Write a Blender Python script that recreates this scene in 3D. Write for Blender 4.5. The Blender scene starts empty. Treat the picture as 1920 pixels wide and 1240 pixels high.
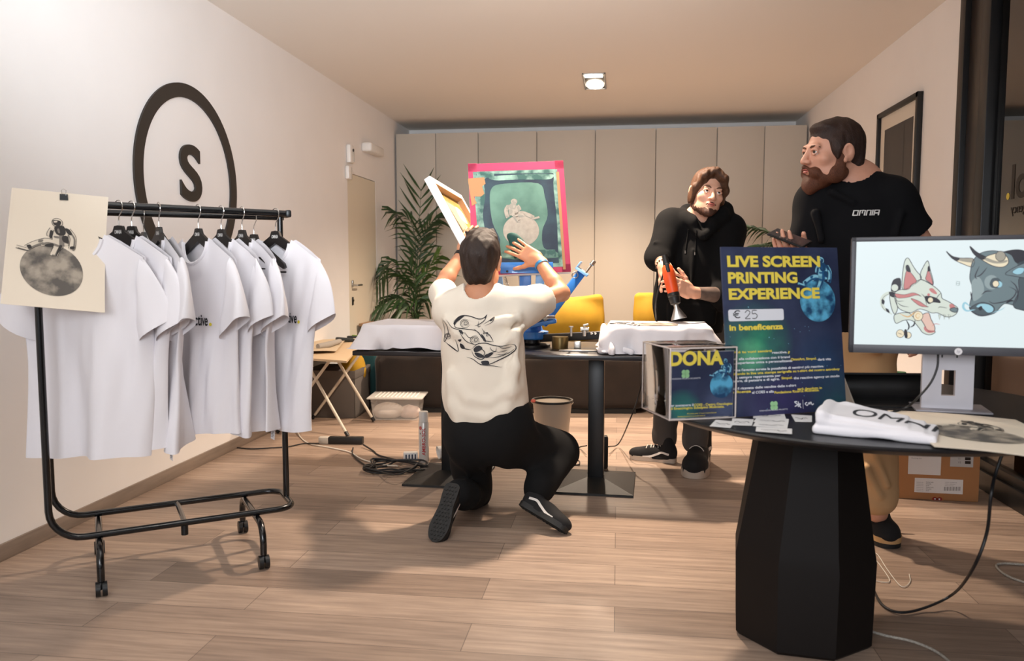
import bpy, bmesh, math, random
import numpy as np
from mathutils import Vector, Matrix, Euler
from mathutils.geometry import tessellate_polygon
from mathutils.bvhtree import BVHTree

SC = bpy.context.scene
COL = SC.collection
R = math.radians
random.seed(7)

# ------------------------------------------------------------------ camera
CAM_Z = 1.17
FPX, PITCH, YAW = 1488.0, 0.0825, 0.1327
cd = bpy.data.cameras.new('camera')
cam = bpy.data.objects.new('camera', cd); COL.objects.link(cam)
cam.location = (0, 0, CAM_Z)
cam.rotation_euler = (math.pi/2 - PITCH, 0, YAW)
cd.sensor_fit = 'HORIZONTAL'; cd.sensor_width = 36.0
cd.lens = FPX/1920*36.0
cd.clip_start = 0.05; cd.clip_end = 60
cd.dof.use_dof = True; cd.dof.focus_distance = 3.9; cd.dof.aperture_fstop = 3.5
SC.camera = cam

# ------------------------------------------------------------------ world, exposure, lamps
W = bpy.data.worlds.new('world'); SC.world = W; W.use_nodes = True
bg = W.node_tree.nodes['Background']
bg.inputs[0].default_value = (0.86, 0.90, 1.0, 1); bg.inputs[1].default_value = 0.17
SC.view_settings.view_transform = 'Standard'; SC.view_settings.look = 'None'
SC.view_settings.gamma = 1; SC.view_settings.use_curve_mapping = False
SC.view_settings.exposure = 0.0

def area(name, loc, rot, size, power, col, shape='RECTANGLE', sy=None, spread=None):
    l = bpy.data.lights.new(name, 'AREA'); l.energy = power; l.color = col
    l.shape = shape; l.size = size
    if sy: l.size_y = sy
    if spread: l.spread = spread
    o = bpy.data.objects.new(name, l); COL.objects.link(o)
    o.location = loc; o.rotation_euler = rot
    return o
def spot(name, loc, power, col, angle=120, blend=0.8, radius=0.05, rot=(0, 0, 0)):
    l = bpy.data.lights.new(name, 'SPOT'); l.energy = power; l.color = col
    l.spot_size = R(angle); l.spot_blend = blend; l.shadow_soft_size = radius
    o = bpy.data.objects.new(name, l); COL.objects.link(o)
    o.location = loc; o.rotation_euler = rot
    return o
WARM = (1.0, 0.78, 0.58)
NEUT = (1.0, 0.90, 0.80)
# soft front fill added behind the camera, aimed slightly to the right
def aimed(name, loc, target, size, sy, power, col, spread=None):
    d = Vector(target)-Vector(loc)
    return area(name, loc, d.to_track_quat('-Z', 'Y').to_euler(), size, power, col, sy=sy, spread=spread)
#LIGHTS
SC.view_settings.exposure = 0.66
fl = spot('flash_bounced_off_ceiling', (-0.45, 1.2, 1.75), 268, (0.86, 0.93, 1.0), 100, 0.8, 0.25)
fl.rotation_euler = (Vector((-0.92, 2.9, 2.722))-fl.location).to_track_quat('-Z', 'Y').to_euler()
aimed('front_fill', (-0.5, -1.8, 1.9), (0.7, 3.5, 1.35), 2.8, 1.2, 60, (0.92, 0.95, 1.0))  # unseen fill lamp, added to brighten the right wall, bearded man and sign
# the row of recessed ceiling spots: the visible one and the two nearer the camera
spot('ceiling_spot_back', (-0.22, 6.90, 2.66), 430, (1.0, 0.80, 0.62), 130, 1.0, 0.06)
spot('ceiling_spot_mid', (-0.16, 4.45, 2.66), 345, (1.0, 0.80, 0.62), 122, 1.0, 0.06)
spot('ceiling_spot_front', (-0.12, 1.30, 2.66), 10, NEUT, 150, 0.6, 0.08)


# ------------------------------------------------------------------ camera geometry helpers (world points on given planes)
_F = np.array([-math.sin(YAW)*math.cos(PITCH), math.cos(YAW)*math.cos(PITCH), -math.sin(PITCH)])
_R = np.array([math.cos(YAW), math.sin(YAW), 0.0])
_U = np.cross(_R, _F)
def _ray(px, py): return _F + _R*((px-960)/FPX) - _U*((py-620)/FPX)
def onY(px, py, y):
    d = _ray(px, py); return Vector((0, 0, CAM_Z)) + Vector(d)*(y/d[1])
def onX(px, py, x):
    d = _ray(px, py); return Vector((0, 0, CAM_Z)) + Vector(d)*(x/d[0])
def onZ(px, py, z=0.0):
    d = _ray(px, py); return Vector((0, 0, CAM_Z)) + Vector(d)*((z-CAM_Z)/d[2])
def onP(px, py, p0, n):
    d = Vector(_ray(px, py)); o = Vector((0, 0, CAM_Z)); p0 = Vector(p0); n = Vector(n)
    return o + d*((p0-o).dot(n)/d.dot(n))

# ------------------------------------------------------------------ materials
def lin(c):
    if isinstance(c, str):
        c = c.lstrip('#'); c = [int(c[i:i+2], 16)/255 for i in (0, 2, 4)]
    return tuple(((v/12.92) if v <= 0.04045 else ((v+0.055)/1.055)**2.4) for v in c[:3]) + (1,)
def mat(name, col, rough=0.6, metal=0.0, noise=0.0, nscale=8.0, bump=0.0, bscale=60.0, emit=None, estr=0.0,
        trans=0.0, alpha=1.0, sheen=0.0, stretch=None, spec=None, coat=0.0, sss=0.0):
    m = bpy.data.materials.new(name); m.use_nodes = True
    nt = m.node_tree; b = nt.nodes['Principled BSDF']
    c = lin(col)
    b.inputs['Base Color'].default_value = c
    b.inputs['Roughness'].default_value = rough; b.inputs['Metallic'].default_value = metal
    if spec is not None: b.inputs['Specular IOR Level'].default_value = spec
    if trans: b.inputs['Transmission Weight'].default_value = trans
    if alpha < 1: b.inputs['Alpha'].default_value = alpha
    if sheen: b.inputs['Sheen Weight'].default_value = sheen; b.inputs['Sheen Roughness'].default_value = 0.4
    if coat: b.inputs['Coat Weight'].default_value = coat
    if sss:
        b.inputs['Subsurface Weight'].default_value = sss; b.inputs['Subsurface Radius'].default_value = (0.012, 0.005, 0.003)
        b.inputs['Subsurface Scale'].default_value = 0.6
    if emit: b.inputs['Emission Color'].default_value = lin(emit); b.inputs['Emission Strength'].default_value = estr
    if noise or bump:
        tc = nt.nodes.new('ShaderNodeTexCoord'); vec = tc.outputs['Object']
        if stretch:
            mp = nt.nodes.new('ShaderNodeMapping'); mp.inputs['Scale'].default_value = stretch
            nt.links.new(vec, mp.inputs[0]); vec = mp.outputs[0]
        if noise:
            n = nt.nodes.new('ShaderNodeTexNoise'); n.inputs['Scale'].default_value = nscale; n.inputs['Detail'].default_value = 5
            nt.links.new(vec, n.inputs[0])
            r = nt.nodes.new('ShaderNodeValToRGB')
            r.color_ramp.elements[0].position = 0.3; r.color_ramp.elements[1].position = 0.7
            r.color_ramp.elements[0].color = tuple(v*(1-noise) for v in c[:3]) + (1,)
            r.color_ramp.elements[1].color = tuple(min(1, v*(1+noise)) for v in c[:3]) + (1,)
            nt.links.new(n.outputs[0], r.inputs[0]); nt.links.new(r.outputs[0], b.inputs['Base Color'])
        if bump:
            n2 = nt.nodes.new('ShaderNodeTexNoise'); n2.inputs['Scale'].default_value = bscale; n2.inputs['Detail'].default_value = 4
            nt.links.new(vec, n2.inputs[0])
            bp = nt.nodes.new('ShaderNodeBump'); bp.inputs['Strength'].default_value = bump; bp.inputs['Distance'].default_value = 0.004
            nt.links.new(n2.outputs[0], bp.inputs['Height']); nt.links.new(bp.outputs[0], b.inputs['Normal'])
    return m

# ------------------------------------------------------------------ objects
WORLD = {}
def _reg(o, M, parent):
    WORLD[o.name] = (WORLD[parent.name] @ M) if parent is not None else M
    if parent is not None: o.parent = parent
def thing(name, label, cat, loc=(0, 0, 0), rot=(0, 0, 0), group=None):
    o = bpy.data.objects.new(name, None); COL.objects.link(o)
    o.empty_display_size = 0.05
    o.location = loc; o.rotation_euler = rot
    o['label'] = label; o['category'] = cat
    if group: o['group'] = group
    _reg(o, Matrix.LocRotScale(Vector(loc), Euler(rot), None), None)
    return o
def tag(o, label, cat, group=None):
    o['label'] = label; o['category'] = cat
    if group: o['group'] = group
    return o

def link_mesh(name, me, parent=None, world=False, loc=None, rot=(0, 0, 0)):
    """world: vertex data is in world space; it is moved into the parent's (or loc's) space"""
    o = bpy.data.objects.new(name, me); COL.objects.link(o)
    M = Matrix.LocRotScale(Vector(loc), Euler(rot), None) if loc is not None else Matrix.Identity(4)
    if loc is not None: o.location = loc; o.rotation_euler = rot
    _reg(o, M, parent)
    if world: me.transform(WORLD[o.name].inverted())
    return o

class MB:
    def __init__(s): s.v = []; s.f = []; s.mi = []; s.cur = 0
    def add(s, vs, fs, mi=None):
        o = len(s.v); s.v += [tuple(x) for x in vs]
        for f in fs: s.f.append([i+o for i in f]); s.mi.append(s.cur if mi is None else mi)
        return s
    def addbm(s, bm, M=None, mi=None):
        bm.verts.ensure_lookup_table(); bm.verts.index_update()
        vs = [(M @ v.co) if M else v.co.copy() for v in bm.verts]
        s.add(vs, [[v.index for v in f.verts] for f in bm.faces], mi); bm.free(); return s
    def box(s, c, d, bev=0.0, rot=None, seg=2, M=None, mi=None):
        bm = bmesh.new(); bmesh.ops.create_cube(bm, size=1)
        bmesh.ops.scale(bm, vec=Vector(d), verts=bm.verts)
        if bev: bmesh.ops.bevel(bm, geom=bm.edges[:], offset=min(bev, min(d)*0.49), segments=seg, affect='EDGES', profile=0.5)
        T = Matrix.Translation(Vector(c))
        if rot: T = T @ Euler(rot).to_matrix().to_4x4()
        if M: T = M @ T
        return s.addbm(bm, T, mi)
    def cyl(s, a, b, r, r2=None, n=16, cap=True, mi=None):
        a = Vector(a); b = Vector(b); r2 = r if r2 is None else r2
        d = (b-a).normalized(); q = d.to_track_quat('Z', 'Y')
        X = q @ Vector((1, 0, 0)); Y = q @ Vector((0, 1, 0)); vs = []
        for p, rr in ((a, r), (b, r2)):
            for i in range(n):
                t = 2*math.pi*i/n; vs.append(p + X*math.cos(t)*rr + Y*math.sin(t)*rr)
        fs = [[i, (i+1) % n, n+(i+1) % n, n+i] for i in range(n)]
        if cap: fs += [list(range(n))[::-1], list(range(n, 2*n))]
        return s.add(vs, fs, mi)
    def tube(s, pts, r, n=8, closed=False, cap=True, mi=None, flat=None):
        pts = [Vector(p) for p in pts]; m = len(pts); vs = []
        rs = r if isinstance(r, (list, tuple)) else [r]*m
        N = None
        for i, p in enumerate(pts):
            if closed: t = pts[(i+1) % m]-pts[i-1]
            else: t = pts[min(i+1, m-1)]-pts[max(i-1, 0)]
            if t.length < 1e-9: t = Vector((0, 0, 1))
            t.normalize()
            if N is None:
                N = t.orthogonal().normalized()
                if flat is not None:
                    N = (Vector(flat) - t*Vector(flat).dot(t)).normalized()
            N = (N - t*N.dot(t))
            N = N.normalized() if N.length > 1e-6 else t.orthogonal().normalized()
            B = t.cross(N)
            for k in range(n):
                a = 2*math.pi*k/n; vs.append(p + (N*math.cos(a) + B*math.sin(a))*rs[i])
        fs = []
        for i in range(m if closed else m-1):
            j = (i+1) % m
            for k in range(n): fs.append([i*n+k, i*n+(k+1) % n, j*n+(k+1) % n, j*n+k])
        if cap and not closed: fs += [list(range(n))[::-1], list(range((m-1)*n, m*n))]
        return s.add(vs, fs, mi)
    def lathe(s, prof, c=(0, 0, 0), n=32, M=None, mi=None, capb=True, capt=True):
        vs = []; c = Vector(c)
        for r, z in prof:
            for i in range(n):
                t = 2*math.pi*i/n; vs.append(Vector((r*math.cos(t), r*math.sin(t), z)) + c)
        if M: vs = [M @ v for v in vs]
        fs = []
        for j in range(len(prof)-1):
            for i in range(n): fs.append([j*n+i, j*n+(i+1) % n, (j+1)*n+(i+1) % n, (j+1)*n+i])
        if capb: fs.append(list(range(n))[::-1])
        if capt: fs.append(list(range((len(prof)-1)*n, len(prof)*n)))
        return s.add(vs, fs, mi)
    def prism(s, poly, axisfn, h, mi=None):
        """poly: 2d points; axisfn(u, v, w) -> 3d ; extruded w from 0..h"""
        n = len(poly)
        vs = [axisfn(u, v, 0) for u, v in poly] + [axisfn(u, v, h) for u, v in poly]
        tri = tessellate_polygon([[Vector((u, v, 0)) for u, v in poly]])
        fs = [list(t)[::-1] for t in tri] + [[i+n for i in t] for t in tri]
        fs += [[i, (i+1) % n, n+(i+1) % n, n+i] for i in range(n)]
        return s.add(vs, fs, mi)
    def sheet(s, fn, nu, nv, th=0.0, mi=None, wrap=False):
        """fn(u, v) in 0..1 -> point; th gives thickness along the normals"""
        P = [[Vector(fn(i/(nu-1), j/(nv-1))) for j in range(nv)] for i in range(nu)]
        vs = [P[i][j] for i in range(nu) for j in range(nv)]
        fs = [[i*nv+j, (i+1)*nv+j, (i+1)*nv+j+1, i*nv+j+1] for i in range(nu-1) for j in range(nv-1)]
        if not th: return s.add(vs, fs, mi)
        N = []
        for i in range(nu):
            for j in range(nv):
                a = P[min(i+1, nu-1)][j]-P[max(i-1, 0)][j]; b = P[i][min(j+1, nv-1)]-P[i][max(j-1, 0)]
                q = a.cross(b); N.append(q.normalized() if q.length > 1e-12 else Vector((0, 0, 1)))
        m = len(vs); vs2 = [v - n*th for v, n in zip(vs, N)]
        fs2 = [[i+m for i in f[::-1]] for f in fs]
        rim = [i*nv for i in range(nu)] + [(nu-1)*nv+j for j in range(1, nv)] + [i*nv+nv-1 for i in range(nu-2, -1, -1)] + [j for j in range(nv-2, 0, -1)]
        k = len(rim); fs3 = [[rim[i], rim[i]+m, rim[(i+1) % k]+m, rim[(i+1) % k]] for i in range(k)]
        fs3 = [f[::-1] for f in fs3]
        return s.add(vs+vs2, fs+fs2+fs3, mi)
    def mesh(s, name, mats, ang=38, fix=True):
        me = bpy.data.meshes.new(name); me.from_pydata([tuple(v) for v in s.v], [], s.f)
        if not isinstance(mats, (list, tuple)): mats = [mats]
        for m in mats: me.materials.append(m)
        me.polygons.foreach_set('material_index', s.mi)
        if fix:
            bm = bmesh.new(); bm.from_mesh(me); bmesh.ops.recalc_face_normals(bm, faces=bm.faces); bm.to_mesh(me); bm.free()
        me.polygons.foreach_set('use_smooth', [True]*len(me.polygons))
        me.set_sharp_from_angle(angle=R(ang)); me.update()
        return me
    def build(s, name, mats, parent=None, world=False, ang=38, loc=None, rot=(0, 0, 0), fix=True):
        return link_mesh(name, s.mesh(name, mats, ang, fix), parent, world, loc, rot)

def structure(o): o['kind'] = 'structure'; return o
def smooth_pts(pts, n=6, closed=False):
    P = [np.array(p, float) for p in pts]; m = len(P); out = []
    rng = range(m) if closed else range(m-1)
    for i in rng:
        p0 = P[i-1] if (closed or i > 0) else 2*P[0]-P[1]
        p1 = P[i]; p2 = P[(i+1) % m]
        p3 = P[(i+2) % m] if (closed or i+2 < m) else 2*P[-1]-P[-2]
        for k in range(n):
            t = k/n
            out.append(0.5*((2*p1)+(-p0+p2)*t+(2*p0-5*p1+4*p2-p3)*t*t+(-p0+3*p1-3*p2+p3)*t**3))
    if not closed: out.append(P[-1])
    return [tuple(float(x) for x in p) for p in out]

# ------------------------------------------------------------------ flat artwork and lettering
_tc = {}
def text_mesh(txt, bold=0.0, shear=0.0, space=1.0):
    k = (txt, bold, shear, space)
    if k not in _tc:
        cu = bpy.data.curves.new('t', 'FONT'); cu.body = txt; cu.size = 1; cu.offset = bold; cu.shear = shear; cu.space_character = space
        cu.resolution_u = 4; cu.fill_mode = 'FRONT'
        o = bpy.data.objects.new('t', cu); COL.objects.link(o)
        dg = bpy.context.evaluated_depsgraph_get(); dg.update()
        me = o.evaluated_get(dg).to_mesh()
        V = np.array([v.co[:2] for v in me.vertices]); F = [list(p.vertices) for p in me.polygons]
        bpy.data.objects.remove(o); bpy.data.curves.remove(cu)
        _tc[k] = (V, F)
    return _tc[k]
class Art:
    """collects coloured 2-D shapes (u right, v up, metres) and lays them on a surface"""
    def __init__(s): s.items = []
    def poly(s, pts, mi, layer=1, smooth=False, n=5):
        if smooth: pts = smooth_pts(pts, n, True)
        tri = tessellate_polygon([[Vector((p[0], p[1], 0)) for p in pts]])
        s.items.append((np.array([p[:2] for p in pts], float), [list(t) for t in tri], mi, layer)); return s
    def rect(s, x0, y0, x1, y1, mi, layer=1): return s.poly([(x0, y0), (x1, y0), (x1, y1), (x0, y1)], mi, layer)
    def rrect(s, x0, y0, x1, y1, r, mi, layer=1):
        p = []
        for cx, cy, a in ((x1-r, y0+r, -90), (x1-r, y1-r, 0), (x0+r, y1-r, 90), (x0+r, y0+r, 180)):
            for k in range(5): t = R(a+k*22.5); p.append((cx+r*math.cos(t), cy+r*math.sin(t)))
        return s.poly(p, mi, layer)
    def disc(s, cx, cy, rx, ry, mi, layer=1, n=36, rot=0):
        c, q = math.cos(rot), math.sin(rot)
        return s.poly([(cx+rx*math.cos(2*math.pi*i/n)*c-ry*math.sin(2*math.pi*i/n)*q, cy+rx*math.cos(2*math.pi*i/n)*q+ry*math.sin(2*math.pi*i/n)*c) for i in range(n)], mi, layer)
    def stroke(s, pts, w, mi, layer=1, smooth=True, n=5, taper=False, closed=False):
        if smooth: pts = smooth_pts(pts, n, closed)
        if closed: pts = list(pts)+[pts[0], pts[1]]
        m = len(pts); L = []; Rr = []
        for i in range(m):
            a = np.array(pts[max(i-1, 0)][:2]); b = np.array(pts[min(i+1, m-1)][:2]); t = b-a; l = np.hypot(*t) or 1; t /= l
            ww = w*0.5
            if taper: ww *= max(0.12, math.sin(math.pi*i/(m-1))**0.6)
            nrm = np.array([-t[1], t[0]])*ww; p = np.array(pts[i][:2]); L.append(p+nrm); Rr.append(p-nrm)
        s.items.append((np.array(L+Rr), [[i+m, i+1+m, i+1, i] for i in range(m-1)], mi, layer)); return s
    def text(s, txt, x, y, h, mi, layer=1, w=None, bold=0.0, shear=0.0, align='L', space=1.0, mirror=False):
        """h: cap height"""
        V, F = text_mesh(txt, bold, shear, space)
        V = V.copy(); cap = 0.70; sc = h/cap; V = V*sc; V[:, 0] -= V[:, 0].min(); tw = V[:, 0].max()
        if w: V[:, 0] *= w/tw; tw = w
        if mirror: V[:, 0] = tw - V[:, 0]; F = [f[::-1] for f in F]
        V[:, 0] += x - (tw/2 if align == 'C' else tw if align == 'R' else 0); V[:, 1] += y
        s.items.append((V, F, mi, layer)); return s
    def build(s, name, mats, fn, parent=None, world=False, lift=0.0006, step=0.0004, maxlen=None):
        """fn(u, v, lift) -> 3d point or None"""
        mb = MB()
        for V, F, mi, ly in s.items:
            if maxlen:
                bm = bmesh.new(); vs = [bm.verts.new((p[0], p[1], 0)) for p in V]
                for f in F:
                    try: bm.faces.new([vs[i] for i in f])
                    except ValueError: pass
                for _ in range(7):
                    es = [e for e in bm.edges if e.calc_length() > maxlen]
                    if not es: break
                    bmesh.ops.subdivide_edges(bm, edges=es, cuts=1, use_grid_fill=False)
                    bmesh.ops.triangulate(bm, faces=[f for f in bm.faces if len(f.verts) > 3])
                bm.verts.index_update(); V = np.array([v.co[:2] for v in bm.verts]); F = [[v.index for v in f.verts] for f in bm.faces]; bm.free()
            pts = [fn(p[0], p[1], lift+step*(ly-1)) for p in V]
            F = [f for f in F if all(pts[i] is not None for i in f)]
            pts = [p if p is not None else (0, 0, 0) for p in pts]
            mb.add(pts, F, mi)
        # drop stray verts
        me = mb.mesh(name, mats, fix=False)
        bm = bmesh.new(); bm.from_mesh(me)
        bmesh.ops.delete(bm, geom=[v for v in bm.verts if not v.link_faces], context='VERTS'); bm.to_mesh(me); bm.free()
        return link_mesh(name, me, parent, world)
def plane_fn(o, U, V, N=None):
    o = Vector(o); U = Vector(U).normalized(); V = Vector(V).normalized(); N = Vector(N) if N is not None else U.cross(V)
    return lambda u, v, l: o + U*u + V*v + N*l
def cast_fn(ob_bvh, o, U, V, D):
    """project along D onto a surface"""
    o = Vector(o); U = Vector(U).normalized(); V = Vector(V).normalized(); D = Vector(D).normalized()
    def f(u, v, l):
        h = ob_bvh.ray_cast(o + U*u + V*v - D*1.0, D)
        return None if h[0] is None else h[0] - D*l*1.0 + h[1]*(l if h[1].dot(D) < 0 else -l)
    return f
def bvh_world(o):
    M = WORLD[o.name]; me = o.data
    return BVHTree.FromPolygons([M @ v.co for v in me.vertices], [list(p.vertices) for p in me.polygons])
# ------------------------------------------------------------------ smooth implicit bodies (signed distances, surface nets)
def axis(*segs):
    """segs: (start, end, step) joined into one coordinate array"""
    out = []
    for a, b, st in segs:
        n = max(1, int(round((b-a)/st))); out += list(np.linspace(a, b, n, endpoint=False))
    out.append(segs[-1][1]); return np.array(out)
class SDF:
    def __init__(s, xs, ys, zs):
        s.xs, s.ys, s.zs = xs, ys, zs
        s.d = np.full((len(xs), len(ys), len(zs)), 0.5, np.float32); s.M = Matrix.Identity(4)
    def T(s, p): return np.array(s.M @ Vector(p))
    def rot(s): return np.array(s.M.to_3x3())
    def _sub(s, lo, hi, m=0.04):
        i = [np.searchsorted(a, l-m) for a, l in zip((s.xs, s.ys, s.zs), lo)]
        j = [np.searchsorted(a, h+m) for a, h in zip((s.xs, s.ys, s.zs), hi)]
        sl = tuple(slice(a, b) for a, b in zip(i, j))
        if any(b <= a for a, b in zip(i, j)): return None, None
        G = (s.xs[sl[0]][:, None, None], s.ys[sl[1]][None, :, None], s.zs[sl[2]][None, None, :])
        return sl, G
    def _comb(s, sl, d, op, k):
        o = s.d[sl]; d = d.astype(np.float32)
        if op == 'u':
            if k > 0:
                h = np.clip(0.5+0.5*(o-d)/k, 0, 1); o[...] = o+(d-o)*h - k*h*(1-h)
            else: np.minimum(o, d, out=o)
        elif op == 's':
            if k > 0:
                h = np.clip(0.5-0.5*(o+d)/k, 0, 1); o[...] = o+(-d-o)*h + k*h*(1-h)
            else: np.maximum(o, -d, out=o)
        return s
    def cone(s, a, b, r1, r2=None, k=0.02, op='u', flat=None, q=1.0):
        """round cone; flat: axis along which the section is squeezed by q"""
        r2 = r1 if r2 is None else r2
        a = s.T(a); b = s.T(b); rm = max(r1, r2)
        sl, G = s._sub(np.minimum(a, b)-rm, np.maximum(a, b)+rm, 0.02+k)
        if sl is None: return s
        ba = b-a; L2 = max(ba@ba, 1e-9)
        P = [G[i]-a[i] for i in range(3)]
        t = np.clip((P[0]*ba[0]+P[1]*ba[1]+P[2]*ba[2])/L2, 0, 1)
        D = [P[i]-t*ba[i] for i in range(3)]
        if flat is not None:
            n = s.rot() @ np.array(flat, float); n /= np.linalg.norm(n)
            dn = (D[0]*n[0]+D[1]*n[1]+D[2]*n[2])*(1/q-1)
            D = [D[i]+dn*n[i] for i in range(3)]
            d = (np.sqrt(D[0]**2+D[1]**2+D[2]**2)-(r1+(r2-r1)*t))*(0.5+0.5*q)
        else: d = np.sqrt(D[0]**2+D[1]**2+D[2]**2)-(r1+(r2-r1)*t)
        return s._comb(sl, d, op, k)
    def chain(s, pts, rs, k=0.02, **kw):
        for i in range(len(pts)-1): s.cone(pts[i], pts[i+1], rs[i], rs[i+1], k, **kw)
        return s
    def ell(s, c, r, rot=None, k=0.02, op='u'):
        c = s.T(c); A = s.rot()
        if rot is not None: A = A @ np.array(Euler(rot).to_matrix())
        rm = max(r)
        sl, G = s._sub(c-rm, c+rm, 0.02+k)
        if sl is None: return s
        P = [G[i]-c[i] for i in range(3)]
        Q = [(P[0]*A[0, j]+P[1]*A[1, j]+P[2]*A[2, j]) for j in range(3)]
        k0 = np.sqrt(sum((Q[j]/r[j])**2 for j in range(3))); k1 = np.sqrt(sum((Q[j]/r[j]**2)**2 for j in range(3)))+1e-9
        return s._comb(sl, k0*(k0-1)/k1, op, k)
    def box(s, c, hd, rot=None, rd=0.01, k=0.01, op='u'):
        c = s.T(c); A = s.rot()
        if rot is not None: A = A @ np.array(Euler(rot).to_matrix())
        rm = float(np.linalg.norm(hd))
        sl, G = s._sub(c-rm, c+rm, 0.02+k)
        if sl is None: return s
        P = [G[i]-c[i] for i in range(3)]
        Q = [np.abs(P[0]*A[0, j]+P[1]*A[1, j]+P[2]*A[2, j])-(hd[j]-rd) for j in range(3)]
        d = np.sqrt(sum(np.maximum(q, 0)**2 for q in Q)) + np.minimum(np.maximum(np.maximum(Q[0], Q[1]), Q[2]), 0) - rd
        return s._comb(sl, d, op, k)
    def half(s, p, n, k=0.0, op='s', lo=None, hi=None):
        """cut away the side the normal points to (op 's')"""
        p = s.T(p); n = s.rot() @ np.array(n, float); n /= np.linalg.norm(n)
        if lo is None: sl = tuple([slice(None)]*3); G = (s.xs[:, None, None], s.ys[None, :, None], s.zs[None, None, :])
        else: sl, G = s._sub(np.array(lo), np.array(hi), 0)
        d = -((G[0]-p[0])*n[0]+(G[1]-p[1])*n[1]+(G[2]-p[2])*n[2])
        return s._comb(sl, d+0*s.d[sl], op, k)
    def warp(s, fn):
        """add fn(X, Y, Z) to the distance (folds, roughness)"""
        s.d += fn(s.xs[:, None, None], s.ys[None, :, None], s.zs[None, None, :]).astype(np.float32); return s
    def mesh(s, name, mats, blur=0):
        d = s.d; nx, ny, nz = d.shape; xs = (s.xs, s.ys, s.zs)
        ins = d < 0
        cells = []; poss = []; quads = []
        st = np.array([(ny-1)*(nz-1), (nz-1), 1])
        for ax in range(3):
            a = [slice(None)]*3; b = [slice(None)]*3; a[ax] = slice(0, -1); b[ax] = slice(1, None)
            ch = ins[tuple(a)] != ins[tuple(b)]
            I = np.array(np.nonzero(ch)).T
            o1, o2 = [x for x in range(3) if x != ax]
            ok = (I[:, o1] > 0) & (I[:, o2] > 0) & (I[:, o1] < d.shape[o1]-1) & (I[:, o2] < d.shape[o2]-1)
            I = I[ok]
            if not len(I): continue
            J = I.copy(); J[:, ax] += 1
            da = d[tuple(I.T)]; db = d[tuple(J.T)]; t = da/(da-db)
            p = np.stack([xs[q][I[:, q]] for q in range(3)], 1).astype(float)
            p[:, ax] += t*(xs[ax][J[:, ax]]-xs[ax][I[:, ax]])
            C = []
            for e1, e2 in ((0, 0), (1, 0), (1, 1), (0, 1)):
                K = I.copy(); K[:, o1] -= e1; K[:, o2] -= e2
                cid = K @ st; C.append(cid); cells.append(cid); poss.append(p)
            Q = np.stack(C, 1)
            flip = ins[tuple(I.T)] if ax != 1 else ~ins[tuple(I.T)]
            Q[flip] = Q[flip][:, ::-1]
            quads.append(Q)
        cells = np.concatenate(cells); poss = np.concatenate(poss); quads = np.concatenate(quads)
        u, inv = np.unique(cells, return_inverse=True)
        cnt = np.bincount(inv); V = np.stack([np.bincount(inv, poss[:, q])/cnt for q in range(3)], 1)
        Q = np.searchsorted(u, quads)
        for _ in range(blur):
            acc = np.zeros_like(V); c = np.zeros(len(V))
            for i in range(4):
                for j in ((i+1) % 4, (i-1) % 4):
                    np.add.at(acc, Q[:, i], V[Q[:, j]]); np.add.at(c, Q[:, i], 1)
            V = 0.5*V+0.5*acc/np.maximum(c, 1)[:, None]
        me = bpy.data.meshes.new(name)
        me.vertices.add(len(V)); me.vertices.foreach_set('co', V.astype(np.float32).ravel())
        me.loops.add(Q.size); me.loops.foreach_set('vertex_index', Q.ravel()[::1].astype(np.int32))
        me.polygons.add(len(Q)); me.polygons.foreach_set('loop_start', np.arange(0, Q.size, 4, dtype=np.int32))
        if not isinstance(mats, (list, tuple)): mats = [mats]
        for m in mats: me.materials.append(m)
        me.update(calc_edges=True); me.validate()
        me.polygons.foreach_set('use_smooth', [True]*len(me.polygons))
        # outward normals
        bm = bmesh.new(); bm.from_mesh(me); bmesh.ops.recalc_face_normals(bm, faces=bm.faces); bm.to_mesh(me); bm.free()
        return me
    def build(s, name, mats, parent=None, blur=0, loc=None):
        return link_mesh(name, s.mesh(name, mats, blur), parent, True, loc)
def frame(o, x, y, z):
    M = Matrix.Identity(4)
    for i, a in enumerate((x, y, z)):
        a = Vector(a).normalized()
        for j in range(3): M[j][i] = a[j]
    for j in range(3): M[j][3] = o[j]
    return M
def noise3(seed, n=10, lo=20, hi=60):
    rg = random.Random(seed); W = [(rg.uniform(-1, 1), rg.uniform(-1, 1), rg.uniform(-1, 1), rg.uniform(0, 6.28), rg.uniform(lo, hi)) for _ in range(n)]
    def f(x, y, z):
        t = 0
        for a, b, c, p, s in W: t = t + np.sin((a*x+b*y+c*z)*s + p)
        return t/n**0.5
    return f
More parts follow.
